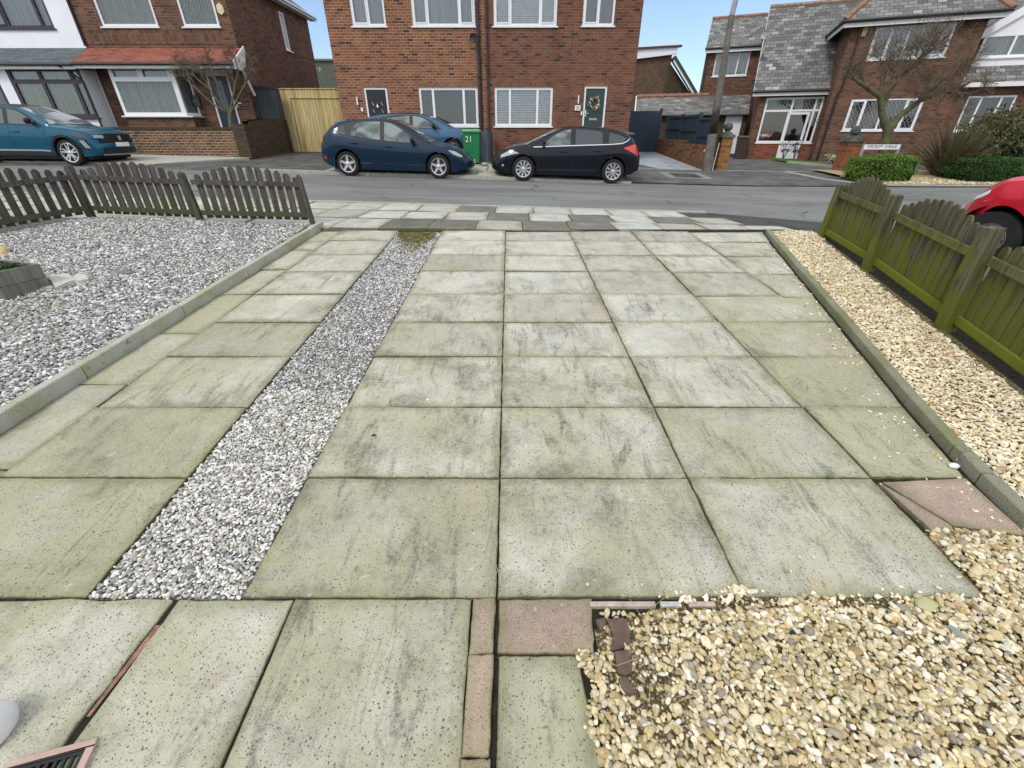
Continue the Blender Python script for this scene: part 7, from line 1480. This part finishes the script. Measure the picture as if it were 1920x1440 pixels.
tree('bare_tree', o_, 'bare pruned tree with mossy trunk and wide twiggy crown behind the street sign', 21,
    [[(0, 0, -.1, .17), (*V(1662, 262), .15), (*V(1668, 236), .145)], [(*V(1664, 245), .13), (*V(1654, 215), .10), (*V(1650, 180), .09), (*V(1628, 165, -.2), .07), (*V(1612, 155, -.3), .05)], [(*V(1668, 240), .12), (*V(1690, 215, .1), .095), (*V(1722, 190, .1), .08), (*V(1765, 172, 0), .06)], [(*V(1654, 200), .08), (*V(1680, 150, .2), .07), (*V(1720, 120, .3), .05)]],
    [(V(1612, 155, -.3), (-.9, -.1, .5), .55, .05), (V(1628, 165, -.2), (-.4, .4, .9), .8, .05), (V(1650, 180), (.0, .3, 1), .9, .06), (V(1650, 185), (.3, -.7, .7), .8, .05), (V(1680, 150, .2), (.3, .1, 1), .9, .05), (V(1720, 120, .3), (.7, .1, .7), 1.0, .05), (V(1722, 190, .1), (.5, .5, .9), .9, .055), (V(1765, 172), (.95, .1, .45), 1.1, .055), (V(1765, 172), (.9, -.3, .1), .8, .04), (V(1700, 208, .1), (.3, -.6, .6), .7, .045), (V(1720, 120, .3), (.2, -.2, 1), .8, .045), (V(1680, 150, .2), (-.5, .2, .9), .8, .045), (V(1740, 182, 0), (.5, -.1, .9), 1.0, .045), (V(1700, 135, .2), (.9, .2, .4), 1.0, .045)],
    (V(1705, 150), (2.65, 1.9, 1.75)), 5, M_BARK, density=.92)
YB = 18.3; pb = at(434, 240, YB); o_ = Vector((pb.x, YB, gz(pb.x, YB))); V = lambda px, py, dy=0: tuple(at(px, py, YB + dy) - o_)
tree('bare_shrub', o_, 'bare pollarded shrub with upswept pale branches in front of the blue door', 33,
    [[(.02, 0, -.1, .10), (*V(434, 237), .09), (*V(433, 222), .10), (*V(431, 212), .08)], [(*V(431, 214), .045), (*V(408, 190, -.2), .036), (*V(392, 165, -.3), .026), (*V(372, 150, -.3), .025)], [(*V(432, 214), .045), (*V(436, 185, .1), .034), (*V(441, 160, .1), .03), (*V(447, 130, .1), .025)], [(*V(431, 212), .04), (*V(418, 190, .2), .03), (*V(410, 160, .3), .03), (*V(398, 135, .3), .02)], [(*V(433, 212), .04), (*V(448, 180, -.1), .03), (*V(460, 158, -.2), .028), (*V(466, 140, -.2), .02)], [(*V(431, 212), .04), (*V(400, 196, .1), .03), (*V(372, 170, .1), .03), (*V(350, 150, .1), .02)]],
    [(V(372, 150, -.3), (-.5, 0, .8), .5, .022), (V(392, 165, -.3), (-.1, -.2, 1), .55, .022), (V(447, 130, .1), (.1, .1, 1), .5, .02), (V(441, 160, .1), (-.3, 0, 1), .55, .022), (V(398, 135, .3), (-.2, 0, 1), .5, .02), (V(410, 160, .3), (-.4, .2, 1), .5, .02), (V(466, 140, -.2), (.2, 0, 1), .45, .02), (V(460, 158, -.2), (.4, 0, 1), .4, .02), (V(350, 150, .1), (-.3, 0, 1), .5, .02), (V(372, 170, .1), (-.2, 0, 1), .6, .022), (V(418, 190, .2), (-.3, 0, 1), .7, .022), (V(436, 185, .1), (.3, 0, 1), .6, .022)],
    (V(408, 140), (1.6, 1.2, 1.25)), 5, plain('pale_bark', (.14, .122, .088), .85, .1, var=.3), density=.72)
# lawn, flower strip and porch shrubs
def lawn(u, v):
    a = at(1478 + u * 95, 302 + u * 14, 22 - u * 3.2); return (a.x + v * .3, a.y + v * (2.2 + u * 2.5), gz(a.x, a.y) + .05)
sheet('lawn_bed', lawn, 8, 4, plain('lawn_earth', (.05, .09, .02), .9, .1, var=.3, sc_=12))
P_ = []; rg = random.Random(4)
for _ in range(7000): u, v = rg.random(), rg.random(); q_ = lawn(u, v); P_.append((q_[0], q_[1], q_[2] + .02))
gm = MB()
for (x, y, z) in P_: a = rg.uniform(0, 3.14); h_ = rg.uniform(.04, .09); dx, dy = math.cos(a) * .008, math.sin(a) * .008; gm.quadp([(x - dx, y - dy, z - .02), (x + dx, y + dy, z - .02), (x + rg.uniform(-.02, .02), y, z + h_)])
tag(gm.build('grass', m_leaf('grass_blade', (.05, .16, .015), (.13, .30, .03))), 'short bright green grass in front of the slate roofed house', 'grass', kind='stuff')
strip('lawn_kerb', [(lawn(u / 6, 0)[0] - .05, lawn(u / 6, 0)[1] - .06) for u in range(7)], .10, .10, M_KERB, .8)
def small_plant(px, py, Y, h, label, n, cols, seed, w=.3, bare=False):
    p = at(px, py, Y); r_ = empty('shrub', (p.x, Y, gz(p.x, Y) + .03), 0, label, 'plant'); rg = random.Random(seed); m = MB(); tips = []
    for _ in range(9): a = rg.uniform(0, 6.28); q_ = rg.uniform(.3, 1) * w; pts = [(0, 0, 0), (q_ * .5 * math.cos(a), q_ * .5 * math.sin(a), h * .5), (q_ * math.cos(a), q_ * math.sin(a), h * rg.uniform(.7, 1))]; m.tube(pts, [.012, .009, .004], 4); tips.append(pts)
    m.build('stem', M_TWIG if not bare else M_IRON, r_)
    def fn(rgn, n_): return np.array([np.array(tips[rgn.integers(0, 9)][rgn.integers(1, 3)]) + rgn.normal(0, .055, 3) for _ in range(n_)])
    leafy('foliage', r_, fn, n, .05, cols, seed)
small_plant(1468, 299, 24.2, .85, 'dark bare rose shrub against the white porch door', 150, M_IRON, 2, .35, True); small_plant(1488, 299, 24.0, .8, 'dark leafy rose shrub on the right of the white porch door', 150, M_IRON, 3, .3, True)
small_plant(1513, 298, 23.8, .7, 'thin bare twiggy shrub at the corner of the lawn', 40, M_BUSH, 4, .3); small_plant(1562, 303, 21.5, .35, 'low flowering plant with pale blooms on the lawn beside the pier', 160, m_leaf('pale_bloom', (.12, .25, .05), (.7, .7, .5)), 5, .4)
p = at(1549, 222, 24.2); r_ = empty('hanging_basket', (p.x, 24.15, p.z), 0, 'small wilted hanging basket on the brick wall beside the porch', 'hanging basket'); m = MB(); m.lathe([(.001, -.16), (.12, -.12), (.18, 0), (.19, .01)], 14); m.build('basket', M_IRON, r_)
leafy('foliage', r_, lambda rg, n: rg.normal(0, 1, (n, 3)) * np.array([.15, .12, .12]), 260, .06, M_BUSH, 7); m = MB(); m.tube([(0, 0, .45), (0, .6, .45)], .012, 6); m.tube([(0, 0, 0), (0, 0, .45)], .006, 4); m.build('bracket', M_IRON, r_)
# gravel bed and kerb beyond the road on the right
def fb(u, v): x = 11.0 + u * 14; y = 14.46 + v * 3.4; return (x, y, gz(x, y) + .03 + .05 * math.sin(v * 3))
sheet('far_bed', fb, 14, 4, plain('bed_gold', (.36, .29, .16), .95, .1, var=.35, sc_=30, bump=.6))
pts = scatter(11.0, 17, 14.5, 16.0, .055, lambda x, y: True, lambda x, y: gz(x, y) + .05, 9, .01); stones('bed_gravel', pts, .05, GOLD, M_ST_G, 1, seed=19, label='golden gravel around the spiky plant across the road', cat='gravel')
strip('far_bed_kerb', [(9.9, 17.3), (10.2, 15.6), (10.9, 14.6), (12, 14.40), (25, 14.40)], .13, .03, M_KERB_S, .9)

# ================================================================== FOREGROUND ODDMENTS
# wooden planter with soil
pc = on(105, 562, .05); pc2 = on(33, 572, .05); wd = m_wood('grey_planter', (.12, .115, .10), (.27, .26, .23), (.09, .10, .05), .3)
A = on(16, 567, .05); B = on(99, 541, .05); ang = math.atan2(B.y - A.y, B.x - A.x)
pl = empty('wooden_planter', (B.x, B.y, B.z - .01), ang, 'grey weathered wooden planter box with soil at the left edge of the gravel', 'planter'); W_, D_, h_ = (B - A).length, .60, .24
m = MB(); m.box(-W_, -.0, 0, 0, .025, h_ * .5 - .003); m.build('side_board', wd, pl, bevel=.003); m = MB(); m.box(-W_, .0, h_ * .5, 0, .025, h_); m.build('side_board', wd, pl, bevel=.003)
m = MB(); m.box(-.025, .026, 0, 0, D_, h_); m.build('end_board', wd, pl, bevel=.003); m = MB(); m.box(-W_, .026, 0, -W_ + .025, D_, h_); m.build('end_board', wd, pl, bevel=.003); m = MB(); m.box(-W_, D_ + .001, 0, 0, D_ + .026, h_); m.build('back_board', wd, pl, bevel=.003)
m = MB(); nx = 12
for i in range(nx):
    for j in range(8):
        f = lambda i_, j_: (-W_ + .03 + (W_ - .06) * i_ / nx, .03 + (D_ - .04) * j_ / 8, h_ - .05 + .012 * math.sin(i_ * 1.7 + j_ * 2.3))
        m.quadp([f(i, j), f(i + 1, j), f(i + 1, j + 1), f(i, j + 1)])
m.build('soil', M_SOIL, pl); leafy('weeds', pl, lambda rg, n: np.stack([rg.uniform(-W_ + .05, -.05, n), rg.uniform(.05, D_ - .05, n), h_ - .04 + rg.uniform(0, .03, n)], 1), 500, .035, M_BUSHG, 12)
# flat pale broken slabs beside the planter
M_PALE = m_kerb('pale_broken_slab', (.66, .64, .58), (.5, .48, .38), .3)
def flat(name, pxs, up_, th, mat, label, cat, group=None):
    P3 = [on(x, y, up_) for x, y in pxs]; o = P3[0].copy(); m = MB(); n = len(P3); T3 = [p - o for p in P3]; Bm = [p - o - Vector((0, 0, th)) for p in P3]; m.quadp(list(reversed(T3)) if (T3[1].x * T3[2].y - T3[1].y * T3[2].x) < 0 else T3)
    for i in range(n): j = (i + 1) % n; m.quadp([T3[i], Bm[i], Bm[j], T3[j]])
    ob = m.build(name, mat); ob.location = o; return tag(ob, label, cat, group)
flat('broken_slab', [(90, 517), (126, 512), (143, 524), (128, 528), (104, 539)], .105, .03, M_PALE, 'pale broken flat slab lying on the gravel against the planter', 'slab'); flat('broken_slab', [(128, 528), (145, 512), (160, 516), (166, 522), (150, 525)], .100, .03, M_PALE, 'smaller pale broken slab farther from the planter', 'slab')
p = on(6, 474, .09); rock('log', (p.x, p.y, p.z), .085, plain('cut_log', (.52, .38, .18), .85, .15, var=.25), 'short pale cut log standing on the gravel behind the planter', 'log', (.75, .75, .95), 3)
# dark hose or edging strip in the gravel near the corner
m = MB(); m.tube([on(x, y, .085) for x, y in ((75, 437), (130, 440), (180, 434), (240, 428), (290, 417))], .018, 6); tag(m.build('edging_strip', plain('rusty_edging', (.16, .12, .09), .9, .1, var=.5)), 'dark rusty edging strip lying in the gravel near the fence corner', 'edging')
# brick pieces set in the gold gravel
M_OLDB = plain('old_brick', (.125, .085, .065), .9, .15, var=.4, sc_=18, bump=.8)
for pxs, lab in (([(1139, 1162), (1158, 1158), (1174, 1160), (1182, 1185), (1181, 1208), (1162, 1216), (1146, 1219), (1150, 1190)], 'brown broken brick nearest the pink slab'), ([(1153, 1221), (1178, 1218), (1184, 1240), (1185, 1260), (1172, 1266), (1158, 1260)], 'brown broken brick in the middle of a row of three'), ([(1160, 1272), (1172, 1267), (1184, 1282), (1192, 1298), (1182, 1303), (1167, 1292)], 'small brown broken brick closest to the camera'), ([(1118, 1161), (1134, 1158), (1137, 1167), (1127, 1181)], 'tiny brown brick fragment at the corner of the pink slab')):
    flat('broken_brick', pxs, .012, .03, M_OLDB, lab + ' in the gold gravel', 'brick', 'broken bricks in the gold gravel')
M_SHARD = plain('slate_shard', (.24, .25, .24), .6, .3)
flat('slate_shard', [(1775, 1172), (1788, 1172), (1808, 1190), (1804, 1197)], .012, .006, M_SHARD, 'thin grey slate shard lying on the gold pebbles', 'slate'); flat('slate_shard', [(1478, 1185), (1498, 1176), (1492, 1190), (1480, 1192)], .012, .006, M_TRIM, 'small black slate shard among the gold pebbles', 'slate')
# thin edging pieces along the slab front
for (a, b), mt, lab in (((1106, 1228), M_SLAB_P, 'long thin pinkish edging piece'), ((1238, 1276), M_SHARD, 'short grey edging piece'), ((1290, 1340), M_SLAB_P, 'short thin pinkish edging piece')):
    m = MB(); p, q_ = on(a, 1129, 0), on(b, 1129, 0); m.box(0, -.016, -.03, q_.x - p.x, .003, .0); ob = m.build('edging_piece', plain('edging_' + str(a), (.40, .34, .28) if mt is M_SLAB_P else (.42, .41, .37), .9, .2, var=.3, sc_=20), bevel=.002); ob.location = (p.x, p.y, dz(p.y) + .001); tag(ob, lab + ' along the front of the large slab', 'edging', 'thin edging pieces')
# white shell-like stone and big flat stone
for px, py, s in ((1789, 873, .026), (1738, 1133, .04), (1722, 1118, .02)):
    p = on(px, py, .008); rock('flat_stone', (p.x, p.y, p.z), s, plain('pale_stone', (.78, .77, .72) if py < 1000 else (.42, .40, .22), .7, .2, var=.1), {873: 'flat white oval stone by the right kerb', 1133: 'large yellowish green stone at the edge of the gold pebbles', 1118: 'small pale stone just behind the yellowish green stone'}[py], 'stone', (1, .7, .45), int(px) % 5)
# drain grating
P3 = [on(x, y) for x, y in ((60, 1420), (186, 1386), (165, 1440))]
dr = empty('drain_grating', (P3[1].x, P3[1].y, dz(P3[1].y) + .003), math.atan2(P3[1].y - P3[0].y, P3[1].x - P3[0].x), 'square drain with pale surround and black slotted grate at the bottom left', 'drain'); Wd_ = .21
m = MB(); f_ = .018
for q4 in ((-Wd_, -Wd_, 0, -Wd_ + f_), (-Wd_, -f_, 0, 0), (-Wd_, -Wd_ + f_, -Wd_ + f_, -f_), (-f_, -Wd_ + f_, 0, -f_)): m.box(q4[0], q4[1], -.05, q4[2], q4[3], .008)
m.build('surround', plain('pink_plastic', (.46, .33, .28), .8, .2, var=.15, sc_=12), dr, bevel=.002)
m = MB(); m.box(-Wd_ + f_, -Wd_ + f_, -.05, -f_, -f_, -.03); k = 9
for i in range(k): x = -Wd_ + f_ + .008 + (Wd_ - 2 * f_ - .016) * i / (k - 1); m.box(x - .004, -Wd_ + f_, -.03, x + .004, -f_, .002)
m.box(-Wd_ + f_, -Wd_ + f_, -.029, -Wd_ + f_ + .012, -f_, .003); m.box(-f_ - .012, -Wd_ + f_, -.029, -f_, -f_, .003); m.box(-Wd_ + f_ + .012, -f_ - .012, -.029, -f_ - .012, -f_, .003); m.build('grate', M_BLACK, dr)
# plain rounded white shape at the left edge, standing for an unidentified object
p = on(-34, 1368, .04); m = MB(); m.lathe([(.052, -.05), (.058, -.03), (.056, .0), (.045, .03), (.025, .045), (.001, .05)], 20, Matrix.Scale(1.3, 4, (0, 1, 0))); ob = m.build('white_rounded_object', plain('white_object_coat', (.72, .72, .70), .5, .3, var=.05), smooth=60); ob.location = (p.x, p.y, dz(p.y) + .05); tag(ob, 'rounded white object just entering at the left edge near the drain', 'white object')
# grass tufts in joints
def tuft(px, py, n, h, lab, seed):
    p = on(px, py); rg = random.Random(seed); m = MB()
    for _ in range(n): a = rg.uniform(0, 6.28); l_ = h * rg.uniform(.5, 1.2); b = Vector((rg.gauss(0, .012), rg.gauss(0, .004), 0)); e = b + Vector((math.cos(a) * l_ * .8, math.sin(a) * l_ * .6, l_ * .55)); s_ = Vector((-math.sin(a), math.cos(a), 0)) * .0012; m.quadp([b - s_, b + s_, e])
    ob = m.build('grass_tuft', m_leaf('tuft_' + str(seed), (.08, .16, .02), (.20, .30, .06))); ob.location = p; tag(ob, lab, 'grass tuft')
tuft(1556, 896, 36, .045, 'small green grass tuft growing in the joint between two slabs', 3)
# moss clump at far end of the strip
o = leafy('moss', None, lambda rg, n: np.stack([(x := rg.uniform(-1.5, -1.02, n)), (y := 5.98 - np.abs(rg.normal(0, .22, n)) * (1 + .8 * np.sin(x * 9))), y * SLOPE + .004 + rg.uniform(0, .01, n)], 1), 1500, .016, m_leaf('moss_leaf', (.13, .12, .03), (.27, .23, .07)), 31); tag(o, 'yellow brown moss at the far end of the white stone strip', 'moss', kind='stuff')
# dead twigs and straw on the gravel
m = MB(); rg = random.Random(8)
for px, py in ((1240, 1090), (1180, 1240), (1200, 1150), (1235, 1130), (1345, 1150), (1220, 1300), (1300, 1310), (1410, 1240), (1120, 1235), (1290, 1370), (935, 1080), (925, 1085)):
    p = on(px, py, .02); a = rg.uniform(0, 3.14); L = rg.uniform(.03, .09); v = Vector((math.cos(a), math.sin(a), .05)) * L; m.tube([p - v, p + Vector((rg.gauss(0, .004), rg.gauss(0, .004), .004)), p + v], .0009, 4)
tag(m.build('straw', plain('straw', (.40, .33, .20), .8, .1)), 'thin dry straw stalks lying over the gold pebbles and joints', 'straw', kind='stuff')
# dead leaf on slab
p = on(700, 817, .004); m = MB(); m.quadp([(-.018, 0, 0), (0, -.009, .006), (.02, 0, .002), (.002, .009, .007)]); ob = m.build('dead_leaf', plain('dead_leaf', (.03, .025, .015), .8)); ob.location = p; tag(ob, 'small dark dead leaf on the left middle slab', 'leaf')
# manhole and road patch
m = MB(); p = at(1275, 331, 16.4)
sheet('access_cover', lambda u, v: (at(1250, 331, 15.6).x + u * 1.5, 15.3 + v * 1.4, gz(at(1250, 331, 15.6).x + u * 1.5, 15.3 + v * 1.4) + .010), 2, 2, plain('cover_concrete', (.20, .22, .20), .8, .2, var=.2))
sheet('cover_centre', lambda u, v: (at(1250, 331, 15.6).x + .3 + u * .9, 15.55 + v * .9, gz(at(1250, 331, 15.6).x + .3 + u * .9, 15.55 + v * .9) + .015), 2, 2, M_TARM2)
